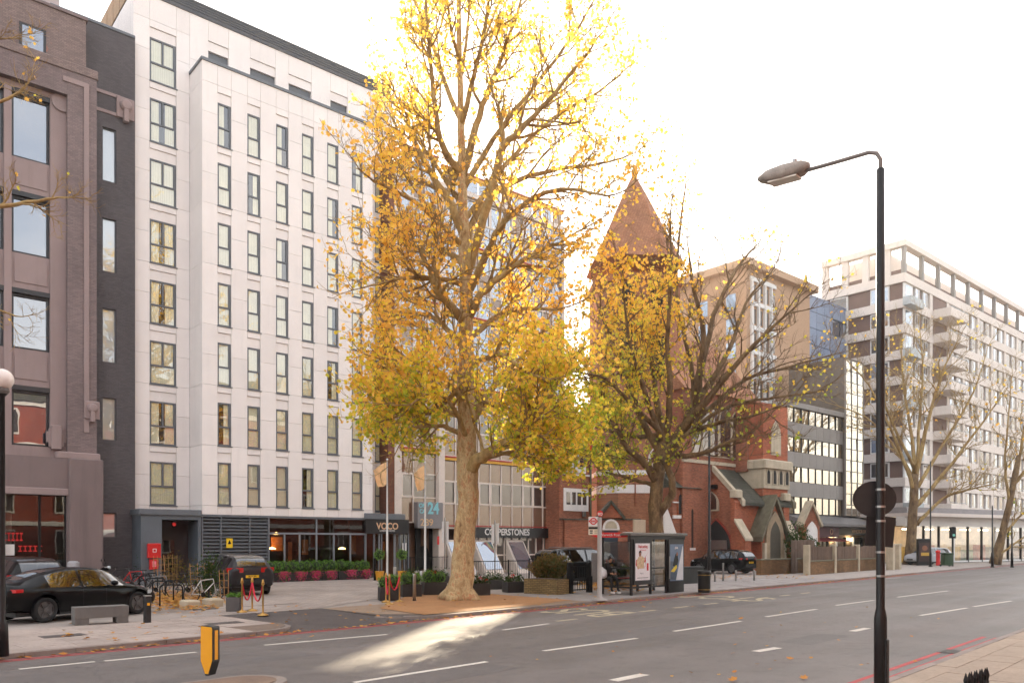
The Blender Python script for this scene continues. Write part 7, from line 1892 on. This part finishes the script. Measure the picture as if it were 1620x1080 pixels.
# a person waiting in the shelter, sitting on the bench
def person(name, label, loc, rotz):
    pr = thing(name, label, 'person', loc, rotz)
    J = {'pel': (0, 0, .66), 'sp': (.02, .02, .88), 'ch': (.02, .0, 1.12), 'nk': (.0, -.03, 1.27), 'hd': (-.0, -.06, 1.36),
         'hl': (-.10, -.04, .66), 'kl': (-.12, -.46, .64), 'al': (-.12, -.44, .20), 'tl': (-.12, -.60, .15), 'hr': (.10, -.04, .66), 'kr': (.13, -.45, .64), 'ar': (.14, -.50, .20), 'tr': (.15, -.66, .15),
         'sl': (-.19, .0, 1.18), 'el': (-.25, -.10, .92), 'wl': (-.12, -.32, .86), 'sr': (.22, .0, 1.18), 'er': (.28, -.10, .92), 'wr': (.12, -.33, .88)}
    R = {'pel': .16, 'sp': .15, 'ch': .17, 'nk': .065, 'hd': .06, 'hl': .10, 'kl': .07, 'al': .05, 'tl': .045, 'hr': .10, 'kr': .07, 'ar': .05, 'tr': .045, 'sl': .075, 'el': .055, 'wl': .038, 'sr': .075, 'er': .055, 'wr': .038}
    E = [('pel', 'sp'), ('sp', 'ch'), ('ch', 'nk'), ('nk', 'hd'), ('pel', 'hl'), ('hl', 'kl'), ('kl', 'al'), ('al', 'tl'), ('pel', 'hr'), ('hr', 'kr'), ('kr', 'ar'), ('ar', 'tr'), ('ch', 'sl'), ('sl', 'el'), ('el', 'wl'), ('ch', 'sr'), ('sr', 'er'), ('er', 'wr')]
    ks = list(J); me = bpy.data.meshes.new('body'); me.from_pydata([J[k] for k in ks], [(ks.index(a), ks.index(b)) for a, b in E], [])
    o = bpy.data.objects.new('body', me); COL.objects.link(o)
    o.modifiers.new('skin', 'SKIN'); o.modifiers.new('sub', 'SUBSURF').levels = 2
    if not me.skin_vertices: 
        bpy.context.view_layer.update()
    for i, k in enumerate(ks):
        try: me.skin_vertices[0].data[i].radius = (R[k], R[k]); me.skin_vertices[0].data[i].use_root = (k == 'pel')
        except Exception: pass
    bpy.context.view_layer.update()
    m2 = bpy.data.meshes.new_from_object(o.evaluated_get(bpy.context.evaluated_depsgraph_get())); bpy.data.objects.remove(o)
    m2.materials.clear(); m2.materials.append(M('coat_black', S(34, 32, 34), .85, .2, 6)); m2.polygons.foreach_set('use_smooth', [True] * len(m2.polygons))
    place(m2, 'body', pr)
    SKN = M('skin', S(176, 128, 100), .6, .05)
    MB().lathe([(.02, -.12), (.06, -.10), (.078, -.03), (.082, .03), (.07, .09), (.03, .12)], 14, (0, -.08, 1.42)).build('head', SKN, pr, True)
    MB().lathe([(.09, -.02), (.095, .04), (.08, .10), (.02, .135)], 14, (0, -.065, 1.43)).build('hat', _mats['coat_black'], pr, True)
    for s in (-1, 1):
        h = MB(); h.tube([(s * .11, -.33, .87), (s * .07, -.41, .86)], [.035, .04], 8)
        for f in range(4): h.tube([(s * (.075 - .022 * f) + s * .02, -.41, .865), (s * (.07 - .022 * f) + s * .02, -.46, .85), (s * (.06 - .02 * f) + s * .02, -.475, .82)], [.011, .010, .007], 6)
        h.tube([(s * .11, -.37, .875), (s * .06, -.40, .90), (s * .03, -.42, .895)], [.013, .011, .008], 6)
        h.build('hand', SKN, pr, True)
        MB().bbox(-.05, .05, -.2, .08, 0, .09, .03).build('shoe', WHITE, pr, loc=((-.12, .145)[s > 0], -.50, .06))
    return pr
dsh = Vector((math.cos(sh.rotation_euler.z), math.sin(sh.rotation_euler.z), 0)); nsh = Vector((-dsh.y, dsh.x, 0))
person('person', 'person in dark coat and cap sitting in the bus shelter', A_ + dsh * .05 + nsh * (D_ - .34), sh.rotation_euler.z + rad(-25))
bag = MB(); bag.lathe([(.10, 0), (.20, .05), (.22, .22), (.17, .36), (.06, .42), (.03, .47)], 12); bo_ = bag.build('carrier_bag', M('bag_white', S(226, 224, 226), .5, .15, 8), None, True, loc=A_ + dsh * -.32 + nsh * (D_ - .25) + Vector((0, 0, .66)))
tag(bo_, 'white carrier bag on the shelter bench beside the seated person', 'bag')
# rubbish bags by the church wall
for u, v, lab, m_ in ((1098, 893, 'white rubbish sack against the church wall', _mats['bag_white']), (1108, 892, 'brown cardboard box against the church wall', M('cardboard', S(170, 124, 82), .85, .1, 4))):
    p = at(u, HV, 60) * Vector((1, 1, 0)) + Vector((0, 0, PV)); mb = MB()
    if 'sack' in lab: mb.lathe([(.3, 0), (.5, .15), (.52, .45), (.35, .75), (.08, .9)], 10)
    else: mb.bbox(-.4, .4, -.3, .3, 0, .9, .02); mb.prism([(-.4, .9), (.1, 1.35), (.14, 1.33), (-.36, .88)], 'y', -.3, .3)
    o = mb.build('rubbish_sack' if 'sack' in lab else 'cardboard_box', m_, None, loc=p, rot=(0, 0, .4)); tag(o, lab, 'rubbish')
# ---------------------------------------------------------------- planters, shrubs, flowers
def sprig_mat(name, c1, c2, trans=.3):
    if name in _mats: return _mats[name]
    return leaf_mat(name, [(0.0, c1), (1.0, c2)], -5, 20, trans, .1)
BOX = sprig_mat('box_leaves', S(84, 126, 54), S(150, 180, 88)); DKG = sprig_mat('dark_leaves', S(46, 66, 36), S(92, 110, 54)); REDG = sprig_mat('hedge_leaves', S(76, 92, 48), S(170, 110, 70))
PINK = sprig_mat('pink_petals', S(222, 60, 112), S(246, 140, 170)); REDF = sprig_mat('red_petals', S(200, 20, 24), S(226, 50, 40)); WHF = sprig_mat('white_petals', S(226, 222, 216), S(240, 238, 232))
SOIL = M('soil', S(70, 52, 40))
def tuft(V, Fc, p, s, r, n=None):
    d = n or Vector((r.gauss(0, 1), r.gauss(0, 1), r.gauss(0, 1))).normalized()
    a = d.orthogonal().normalized(); w = r.uniform(0, 6.28); b = d.cross(a); a, b = a * math.cos(w) + b * math.sin(w), b * math.cos(w) - a * math.sin(w)
    k = len(V); V += [tuple(p - a * s * .5), tuple(p + b * s * .28 + d * s * .12), tuple(p + a * s * .6 + d * s * .05), tuple(p - b * s * .28 + d * s * .12)]; Fc.append((k, k + 1, k + 2, k + 3))
def foliage(shape, n, s, seed):
    """leaves spread through a volume given by a sampling function"""
    r = random.Random(seed); V, Fc = [], []
    for _ in range(n): tuft(V, Fc, shape(r), s * r.uniform(.6, 1.3), r)
    return V, Fc
def mesh_of(V, Fc, m, name): me = bpy.data.meshes.new(name); me.from_pydata(V, [], Fc); me.materials.append(m); return me
def ball(rad_, c=(0, 0, 0), sq=(1, 1, 1), inner=.72):
    def f(r):
        d = Vector((r.gauss(0, 1), r.gauss(0, 1), r.gauss(0, 1))).normalized(); k = rad_ * (inner + (1 - inner) * r.random()) * (1 + .10 * math.sin(d.x * 5 + d.z * 4) + r.uniform(-.04, .08))
        return Vector((c[0] + d.x * k * sq[0], c[1] + d.y * k * sq[1], c[2] + d.z * k * sq[2]))
    return f
BALLM = [mesh_of(*foliage(ball(.27, inner=.5), 620, .062, 100 + k), BOX, 'foliage') for k in range(3)]
CORE = MB().lathe([(.02, -.2)] + [(.20 * math.sin(a * PI / 8), -.20 * math.cos(a * PI / 8)) for a in range(1, 8)] + [(.02, .2)], 10).mesh('inner_stems', M('shrub_inner', S(40, 52, 28), .9, .2, 8))
def bush(name, label, p, s=1.0, cat='shrub', group=None, k=0, mesh=None):
    o = thing(name, label, cat, p, random.uniform(0, 6), group)
    f = place(mesh or BALLM[k % 3], 'foliage', o, (0, 0, .27 * s), (0, 0, 0), (s, s, s)); place(CORE, 'inner_stems', o, (0, 0, .27 * s), (0, 0, 0), (s, s, s)); return o
TROUGH = M('trough_black', S(40, 38, 38), .55, .12, 3)
# trough row under the hotel windows
tb = [HF.loc(G(u, v)) for u, v in ((427, 921.5), (586, 915.5))]
ntr = 6; ty0 = -1.15
x0_, x1_ = HF.x(427, ty0), HF.x(585, ty0)
tp = ['trough nearest the dark grey SUV', 'second trough from the dark grey SUV', 'third trough from the dark grey SUV', 'third trough from the hotel door', 'second trough from the hotel door', 'trough nearest the hotel door']
for i in range(ntr):
    a, b = x0_ + (x1_ - x0_) * i / ntr, x0_ + (x1_ - x0_) * (i + 1) / ntr
    t_ = thing('planter_trough', 'black ' + tp[i] + ' under the windows', 'planter', HF.w(a + .03, ty0, PV), HF.a, 'troughs under the hotel windows'); w = b - a - .06
    mb = MB(); mb.box(0, w, 0, .04, 0, .5); mb.box(0, w, .46, .5, 0, .5); mb.box(0, .04, .04, .46, 0, .5); mb.box(w - .04, w, .04, .46, 0, .5); mb.box(.04, w - .04, .04, .46, 0, .05); mb.build('trough', TROUGH, t_)
    MB().box(.04, w - .04, .04, .46, .40, .45).build('soil', SOIL, t_)
for i, u in enumerate((429, 439, 450, 462, 474.5, 487, 500, 512, 524.5, 539, 553, 565.5, 576.5)):
    x = HF.x(u, ty0 + .25); lab = ORD[i] + ' round box bush from the dark grey SUV in the trough row' if i < 7 else (ORD[12 - i] + ' round box bush from the hotel door in the trough row')
    bush('box_bush', lab, HF.w(x, ty0 + .26, PV + .42), random.uniform(1.2, 1.4), 'bush', 'box bushes in the trough row', i)
def flower_mesh(seed, w, drop, petal, n=420, green=150):
    r = random.Random(seed); V, Fc = [], []
    f = lambda r_: Vector((r_.gauss(0, w * .36), -.06 - abs(r_.gauss(0, .09)), -abs(r_.gauss(0, drop * .5)) + .12))
    for _ in range(n): tuft(V, Fc, f(r), r.uniform(.04, .075), r)
    V2, F2 = [], []
    for _ in range(green): tuft(V2, F2, f(r) + Vector((0, .03, 0)), r.uniform(.05, .08), r)
    return mesh_of(V, Fc, petal, 'blossom'), mesh_of(V2, F2, BOX, 'leaves')
for i, u in enumerate((448, 475.5, 499, 523, 555, 578)):
    fm, gm = flower_mesh(200 + i, .45, .5, PINK)
    o = thing('pink_flowers', 'pink trailing flowers, ' + ('clump nearest the dark grey SUV', 'second clump from the dark grey SUV', 'third clump from the dark grey SUV', 'third clump from the hotel door', 'second clump from the hotel door', 'clump nearest the hotel door')[i], 'flowers', HF.w(HF.x(u, ty0), ty0 - .0, PV + .44), HF.a, 'pink flowers on the troughs')
    place(fm, 'blossom', o); place(gm, 'leaves', o)
# standard bay trees in yellow pots
def standard(u, v, lab):
    p = G(u, v); o = thing('bay_tree', lab, 'potted tree', p, 0, 'potted bay trees')
    MB().lathe([(.16, 0), (.19, .06), (.25, .48), (.27, .52), (.24, .52), (.22, .44), (.02, .44)], 20).build('pot', M('pot_yellow', S(226, 160, 40), .45, .05, 3), o, True)
    MB().tube([(0, 0, .4), (.01, 0, .9), (0, .01, 1.35)], [.028, .022, .02], 7).build('stem', BARK2, o); place(BALLM[0], 'foliage', o, (0, 0, 1.45), (0, 0, 0), (1.22,) * 3); place(CORE, 'inner_stems', o, (0, 0, 1.45), (0, 0, 0), (1.2,) * 3)
standard(600.5, 917.5, 'round headed bay tree in a yellow pot left of the hotel door'); standard(636, 917, 'round headed bay tree in a yellow pot right of the hotel door')
# black box planters round the flag poles and trunk
def boxplanter(u0, u1, v, h, lab, kind, depth=.75):
    a, b = G(u0, v), G(u1, v - .4); d = b - a; L = d.length
    o = thing('box_planter', 'black box planter ' + lab, 'planter', a, math.atan2(d.y, d.x) + .12, 'black box planters by the tree'); mb = MB(); mb.bbox(0, L, 0, depth, 0, h, .01); mb.build('box', TROUGH, o); MB().box(.05, L - .05, .05, depth - .05, h - .01, h + .012).build('soil', SOIL, o)
    r = random.Random(int(u0)); n = max(2, int(L / .42)); w = Vector((math.cos(o.rotation_euler.z), math.sin(o.rotation_euler.z), 0)); nn_ = Vector((-w.y, w.x, 0))
    if kind == 'b':
        for i in range(n): bush('box_bush', ('left' if i == 0 else 'right' if i == n - 1 else 'middle') + ' round bush in the black planter ' + lab, a + w * (L * (i + .5) / n) + nn_ * depth * .45 + Vector((0, 0, h - .08)), r.uniform(.95, 1.15), 'bush', 'bushes in the black box planters', i)
    else:
        V, Fc = [], []; V2, F2 = [], []; V3, F3 = [], []
        for _ in range(int(420 * L)): tuft(V, Fc, Vector((r.uniform(0, L), r.uniform(0, depth), h + abs(r.gauss(0, .16)))), r.uniform(.06, .13), r)
        for _ in range(max(2, int(5 * L))):
            c = Vector((r.uniform(.05, L - .05), r.uniform(0, depth * .6), h + r.uniform(.12, .3)))
            red = r.random() < .6
            for _ in range(26): tuft(V2 if red else V3, F2 if red else F3, c + Vector((r.gauss(0, .05), r.gauss(0, .05), r.gauss(0, .035))), .06, r)
        pl_ = thing('bedding_plants', 'red and white bedding flowers in the black planter ' + lab, 'flowers', a, o.rotation_euler.z, 'bedding flowers in the planters')
        place(mesh_of(V, Fc, DKG, 'leaves'), 'leaves', pl_)
        if F2: place(mesh_of(V2, F2, REDF, 'red_blossom'), 'red_blossom', pl_)
        if F3: place(mesh_of(V3, F3, WHF, 'white_blossom'), 'white_blossom', pl_)
boxplanter(601.5, 634, 950, .48, 'behind the red ropes', 'b'); boxplanter(637, 668, 944, .48, 'right of the tall steel bollard', 'b'); boxplanter(671, 708, 941, .50, 'against the left of the big trunk', 'b')
boxplanter(640, 668, 925, .42, 'below the apricot flag', 'f'); boxplanter(674, 712, 924, .42, 'behind the trunk on the left', 'f')
boxplanter(747, 777, 942, .48, 'against the right of the big trunk', 'f'); boxplanter(773, 798, 932, .42, 'second right of the big trunk', 'f'); boxplanter(803, 830, 937, .45, 'nearest the brick planter', 'f')
# hedge on the brick planter, shrub by the railings
V, Fc = foliage(ball(1, (0, 0, 0), (1.05, .5, .62), .3), 2600, .13, 301)
hd2 = thing('hedge', 'reddish green clipped hedge above the brick planter', 'hedge', G(872, 935) + Vector((.05, .5, .55)), .3); place(mesh_of(V, Fc, REDG, 'foliage'), 'foliage', hd2, (0, 0, .5)); MB().tube([(0, 0, 0), (0, 0, .5)], .05, 6).build('stem', BARK2, hd2)
for u, v, sx, sz, lab, m_, Yd in ((925, 900, 1.4, .55, 'low russet shrub behind the iron gate', sprig_mat('russet_leaves', S(96, 76, 44), S(170, 90, 60)), 43), (975, 905, 1.6, .5, 'russet shrub bed left of the bus shelter', sprig_mat('russet_leaves', S(96, 76, 44), S(170, 90, 60)), 44), (1262, 862, 1.2, 1.9, 'dark evergreen shrub beside the church buttress', DKG, 61), (1283, 868, .9, 1.3, 'small evergreen shrub by the white niche', DKG, 61.5)):
    V, Fc = foliage(ball(1, (0, 0, 0), (sx, .7, sz), .3), 1500, .16, int(u)); p = at(u, HV, Yd); p.z = PV
    o = thing('shrub', lab, 'shrub', p, .4); place(mesh_of(V, Fc, m_, 'foliage'), 'foliage', o, (0, 0, sz + .1)); MB().tube([(0, 0, 0), (0, 0, sz)], .05, 6).build('stem', BARK2, o)
# ---------------------------------------------------------------- cycle stands, bicycles, motorbike, clutter left of the forecourt
def hoop(p, rz, lab):
    o = thing('cycle_stand', lab, 'cycle stand', p, rz, 'black cycle stands'); r_ = .13; pts = [(-.36, 0, -.05), (-.36, 0, .64)] + [(-.36 + r_ * (1 - math.cos(a * PI / 8)), 0, .64 + r_ * math.sin(a * PI / 8)) for a in range(1, 5)] + [(.36 - r_ * (1 - math.cos(a * PI / 8)), 0, .64 + r_ * math.sin(a * PI / 8)) for a in range(4, 0, -1)] + [(.36, 0, .64), (.36, 0, -.05)]
    MB().tube(pts, .026, 8).build('hoop', BLACKM, o, True)
    for x in (-.36, .36): MB().lathe([(.06, 0), (.06, .012)], 12, (x, 0, 0)).build('foot_plate', BLACKM, o)
hp = [G(271, 962), G(258, 953), G(246, 946), G(235, 940), G(224, 935)]
for i, p in enumerate(hp): hoop(p, RF.a - .75, ('cycle stand nearest the road', 'second cycle stand from the road', 'third cycle stand from the road', 'fourth cycle stand from the road', 'cycle stand farthest from the road')[i] + ' beside the saloon')
def bicycle(p, rz, m, lab, lean=.08):
    o = thing('bicycle', lab, 'bicycle', p, rz, 'parked bicycles'); o.rotation_euler.x = lean
    wm_ = MB()
    for i in range(24):
        pass
    ring_ = lambda R_, r_: [(R_ * math.cos(2 * PI * i / 24), 0, R_ * math.sin(2 * PI * i / 24)) for i in range(25)]
    tm = MB().tube(ring_(.335, .02), .02, 6, 0, False).mesh('tyre', TYRE, True)
    for x in (-.52, .52):
        w = place(tm, 'wheel', o, (x, 0, .345)); sp = MB()
        for k in range(8): a = k * PI / 8; sp.tube([(-.32 * math.cos(a), 0, -.32 * math.sin(a)), (.32 * math.cos(a), 0, .32 * math.sin(a))], .0035, 3)
        sp.build('spokes', STEEL, w)
    f = MB(); B_b, S_t, H_t, H_b, R_h = (-.06, 0, .30), (-.17, 0, .80), (.36, 0, .84), (.40, 0, .70), (-.52, 0, .345)
    for a, b in ((B_b, S_t), (S_t, H_t), (B_b, H_b), (S_t, R_h), (B_b, R_h), (H_t, H_b)): f.tube([a, b], .019, 7)
    f.build('frame', m, o, True)
    MB().tube([H_t, H_b, (.52, 0, .345)], .017, 7).build('fork', m, o, True)
    MB().tube([S_t, (-.20, 0, .92)], .013, 6).build('seat_post', STEEL, o)
    MB().prism([(-.34, -.07), (-.34, .07), (-.2, .06), (-.08, .02), (-.06, 0), (-.08, -.02), (-.2, -.06)], 'z', .92, .96).build('saddle', TRIM, o)
    MB().tube([(.34, 0, .84), (.33, 0, .96), (.36, 0, .98)], .013, 6).build('stem', BLACKM, o); MB().tube([(.28, -.28, .97), (.36, -.2, .99), (.36, .2, .99), (.28, .28, .97)], .013, 6).build('handlebar', BLACKM, o, True)
    MB().lathe([(.09, -.01), (.09, .01)], 16, (-.06, -.03, .30), 0, 'y').build('chainring', BLACKM, o); MB().tube([(-.06, -.06, .30), (.08, -.08, .24), (.08, -.16, .24)], .01, 5).build('crank', BLACKM, o)
BK = M('bike_black', S(30, 30, 32), .35, .1, 5)
for u, v, rz, m, lab in ((212, 932, -.1, RED, 'red bicycle locked to the far cycle stands'), (236, 936, -.25, BK, 'black bicycle between the cycle stands'), (190, 928, .1, BK, 'black bicycle left of the red one'), (300, 945, .5, BK, 'black bicycle right of the cycle stands'), (250, 944, -.2, M('bike_grey', S(130, 128, 126), .4, .1, 5), 'grey bicycle against the second cycle stand'), (322, 953, 1.0, M('bike_white', S(206, 204, 200), .4, .1, 5), 'pale bicycle nearest the dark grey SUV')):
    bicycle(G(u, v), RF.a - .75 + rz, m, lab)
mo = thing('motorcycle', 'dark motorcycle with silver top box behind the saloon', 'motorcycle', G(150, 930), RF.a - .55)
wt = MB().tube([(.27 * math.cos(2 * PI * i / 20), 0, .27 * math.sin(2 * PI * i / 20)) for i in range(21)], .07, 8, 0, False).mesh('wheel', TYRE, True)
for x in (-.65, .68): w = place(wt, 'wheel', mo, (x, 0, .33)); MB().lathe([(.21, -.02), (.21, .02)], 16, (0, 0, 0), 0, 'y').build('rim', DALLOY, w)
MB().prism([(-.75, .72), (-.2, .70), (.1, .82), (.4, .98), (.62, .92), (.5, .60), (.2, .35), (-.3, .35), (-.5, .5)], 'y', -.16, .16).build('fairing', paint('paint_black', (.006, .006, .007)), mo)
MB().bbox(-.85, .1, -.15, .15, .72, .84, .04).build('saddle', TRIM, mo); tb2 = MB().bbox(-1.12, -.68, -.26, .26, .98, 1.28, .08).build('top_box', M('topbox_silver', S(168, 166, 168), .35, .05, 4), mo); MB().box(-.95, -.75, -.08, .08, .82, .99).build('rack', BLACKM, mo)
MB().tube([(.40, -.34, 1.1), (.46, 0, 1.06), (.40, .34, 1.1)], .018, 6).build('handlebar', BLACKM, mo); MB().tube([(.45, .12, 1.0), (.68, .12, .33)], .03, 6).build('fork', STEEL, mo); MB().tube([(.45, -.12, 1.0), (.68, -.12, .33)], .03, 6).build('fork', STEEL, mo)
MB().lathe([(.09, 0), (.06, .12)], 12, (.55, 0, .96), 0, 'x').build('head_lamp', LCLR, mo)
for s in (-1, 1): MB().tube([(.42, s * .25, 1.08), (.36, s * .33, 1.28)], .01, 5).build('mirror_stalk', BLACKM, mo); MB().bbox(.33, .37, s * .33 - .06, s * .33 + .06, 1.26, 1.36, .02).build('mirror', BLACKM, mo)
# bamboo trellises and climbers
BAM = M('bamboo', S(176, 130, 80), .7, .15, 5)
def trellis(p, rz, w, h, lab, tilt=0.0, nv=4, nh=5):
    o = thing('plant_trellis', lab, 'trellis', p, rz, 'bamboo trellises'); o.rotation_euler.x = tilt
    for i in range(nv): MB().tube([(w * (i / (nv - 1) - .5) * .8, 0, 0), (w * (i / (nv - 1) - .5), 0, h)], .014, 6).build('cane', BAM, o)
    for i in range(nh): MB().tube([(-w * .5, .016, h * (i + 1) / (nh + .5)), (w * .5, .016, h * (i + 1) / (nh + .5))], .010, 5).build('cross_cane', BAM, o)
trellis(G(252, 930), .2, .5, 1.5, 'bamboo trellis in front of the porch, left one'); trellis(G(271, 929), .1, .62, 1.55, 'bamboo trellis in front of the porch, right one', .1)
trellis(G(318, 946), .4, .8, 1.35, 'bamboo trellis behind the pale bicycle'); trellis(G(355, 951), .2, .32, 1.15, 'narrow bamboo trellis by the grey planter', .12, 3, 4)
def climber(u, v, sx, sz, n, m, lab, seed):
    V, Fc = foliage(lambda r: Vector((r.gauss(0, sx * .45), r.gauss(0, sx * .35), abs(r.gauss(sz * .5, sz * .28)) + .05)), n, .09, seed)
    o = thing('climbing_shrub', lab, 'shrub', G(u, v), 0); place(mesh_of(V, Fc, m, 'foliage'), 'foliage', o); MB().tube([(0, 0, 0), (.05, 0, sz * .5), (0, .05, sz * .95)], [.03, .02, .008], 6).build('stem', BARK2, o)
climber(331, 948, .5, 1.5, 1300, DKG, 'tall dark green shrub left of the grey SUV', 411); climber(226, 925, .42, 1.5, 260, DKG, 'thin green shrub beside the red cabinet', 412); climber(275, 930, .6, 1.6, 420, REDG, 'russet climber on the trellis before the porch', 413); climber(308, 942, .6, 1.3, 330, REDG, 'russet climber behind the black bicycle', 414)
gp_ = thing('square_planter', 'grey square concrete planter beside the brass stanchions', 'planter', G(357, 967), RF.a - .7); mb = MB(); mb.bbox(0, .42, 0, .42, 0, .44, .015); mb.build('pot', M('planter_grey', S(92, 88, 86), .8, .12, 3, .2, 40), gp_); MB().box(.03, .39, .03, .39, .43, .455).build('soil', SOIL, gp_)
V, Fc = foliage(lambda r: Vector((r.uniform(0, .42), r.uniform(0, .42), .44 + abs(r.gauss(0, .06)))), 260, .07, 77); pp_ = thing('heather', 'low green plant in the grey square planter', 'plant', G(357, 967), RF.a - .7); place(mesh_of(V, Fc, BOX, 'foliage'), 'foliage', pp_)
for u, v, sx, lab in ((300, 962, .55, 'broken stone block among the fallen leaves'), (336, 959, .6, 'flat stone block beside the pale bicycle')):
    o = MB().bbox(-sx / 2, sx / 2, -.22, .22, 0, .28, .05).build('stone_block', STONE, None, loc=G(u, v), rot=(.05, .04, RF.a + .3)); tag(o, lab, 'stone')
# ---------------------------------------------------------------- fallen leaves
FL = leaf_mat('fallen_leaves', [(0.0, S(196, 156, 84)), (0.35, S(190, 130, 74)), (0.65, S(158, 98, 62)), (1.0, S(110, 76, 54))], -5, 20, .15, .1)
r = random.Random(5)
def ground_leaf(V, Fc, p, s):
    w = r.uniform(0, 6.28); c, sn = math.cos(w), math.sin(w); k = len(V); t = (r.uniform(-.3, .3), r.uniform(-.3, .3)); cu = r.uniform(0, .5)
    for x, y in LEAFSH:
        X, Y = (x * c - y * sn) * s, (x * sn + y * c) * s
        V.append((p[0] + X, p[1] + Y, p[2] + .012 + X * t[0] + Y * t[1] + cu * (x * x + y * y) * s + .15 * s))
    Fc.append(tuple(range(k, k + 12)))
def scatter(name, label, spots, s0, s1):
    V, Fc = [], []
    for p in spots: ground_leaf(V, Fc, p, r.uniform(s0, s1))
    o = place(mesh_of(V, Fc, FL, name), name); return tag(o, label, 'leaves', None, 'stuff')
def rnd_g(u0, u1, v0, v1, n, z): 
    out = []
    for _ in range(n): p = gp(r.uniform(u0, u1), r.uniform(v0, v1), z); out.append((p.x, p.y, z))
    return out
scatter('leaf_litter', 'scattered autumn leaves on the left pavement', rnd_g(100, 500, 962, 1015, 40, PV), .08, .15)
sp = []
for _ in range(1500):
    q = (r.gauss(282, 34), r.gauss(950, 9)); 
    if q[1] > 930: p = gp(q[0], q[1]); sp.append((p.x, p.y, PV + r.uniform(0, .10)))
scatter('leaf_litter', 'deep drift of orange leaves around the cycle stands', sp, .09, .17)
sp = []
for _ in range(560):
    t = r.uniform(4, 60); s = KS - abs(r.gauss(0, .16)); p = RF.w(t, s); sp.append((p.x, p.y, 0.0))
scatter('leaf_litter', 'line of fallen leaves in the far gutter', sp, .06, .14)
scatter('leaf_litter', 'sparse fallen leaves on the crossover and forecourt', rnd_g(430, 660, 950, 992, 46, PV) , .07, .14)
sp = []
for _ in range(700):
    p = gp(r.gauss(968, 24), r.gauss(929, 3.5)); sp.append((p.x, p.y, PV + r.uniform(0, .12)))
scatter('leaf_litter', 'heap of golden leaves behind the bus shelter', sp, .1, .19)
scatter('leaf_litter', 'loose leaves on the pavement by the bus stop and bin', rnd_g(700, 1110, 932, 966, 70, PV), .07, .14)
scatter('leaf_litter', 'leaves under the church wall', rnd_g(1090, 1290, 903, 916, 160, PV), .1, .18)
scatter('leaf_litter', 'tiny scattered leaves on the road', rnd_g(700, 1500, 960, 1078, 40, 0.0), .05, .10)
# larger single leaves lying in the foreground
ones = [(1250, 1043, 'brown curled leaf alone in the middle of the road'), (1172, 979, 'leaf lying at the end of a centre dash'), (1159, 1078, 'leaf at the bottom edge of the road'), (1272, 1074, 'leaf on the road left of the lamp post foot'),
        (118, 1031, 'large yellow leaf on the kerb at lower left'), (193, 1026, 'yellow leaf in the gutter below the bench'), (185, 1015, 'yellow leaf on the slabs below the bench'), (137, 1011, 'orange leaf on the slabs at left'), (233, 1003, 'orange leaf on the slabs below the black bollard'), (110, 1006, 'leaf lying on the dark inspection cover'), (262, 1012, 'small leaf on the slabs near the kerb')]
for u, v, lab in ones:
    z = PV if (u < 400 and v < 1028) else 0.0
    p = gp(u, v, z); V, Fc = [], []; ground_leaf(V, Fc, (0, 0, 0), r.uniform(.13, .19)); o = place(mesh_of(V, Fc, FL, 'fallen_leaf'), 'fallen_leaf', None, (p.x, p.y, z)); tag(o, lab, 'leaf', 'single fallen leaves')
# ---------------------------------------------------------------- light winter haze in the air
hm, HN, HL, HB = base_mat('haze'); HN.remove(HB)
pv_ = HN.new('ShaderNodeVolumePrincipled'); pv_.inputs['Color'].default_value = (1.0, .97, .93, 1); pv_.inputs['Density'].default_value = .0005; pv_.inputs['Anisotropy'].default_value = .55
HL.new(pv_.outputs[0], HN['Material Output'].inputs['Volume'])
hz = MB().box(-520, 720, -520, 720, -1.2, 52).build('haze', hm, None, rot=(0, 0, RF.a)); tag(hz, 'thin sunlit winter haze over the street', 'haze', None, 'stuff')
sc.cycles.volume_bounces = 0; sc.cycles.volume_max_steps = 16
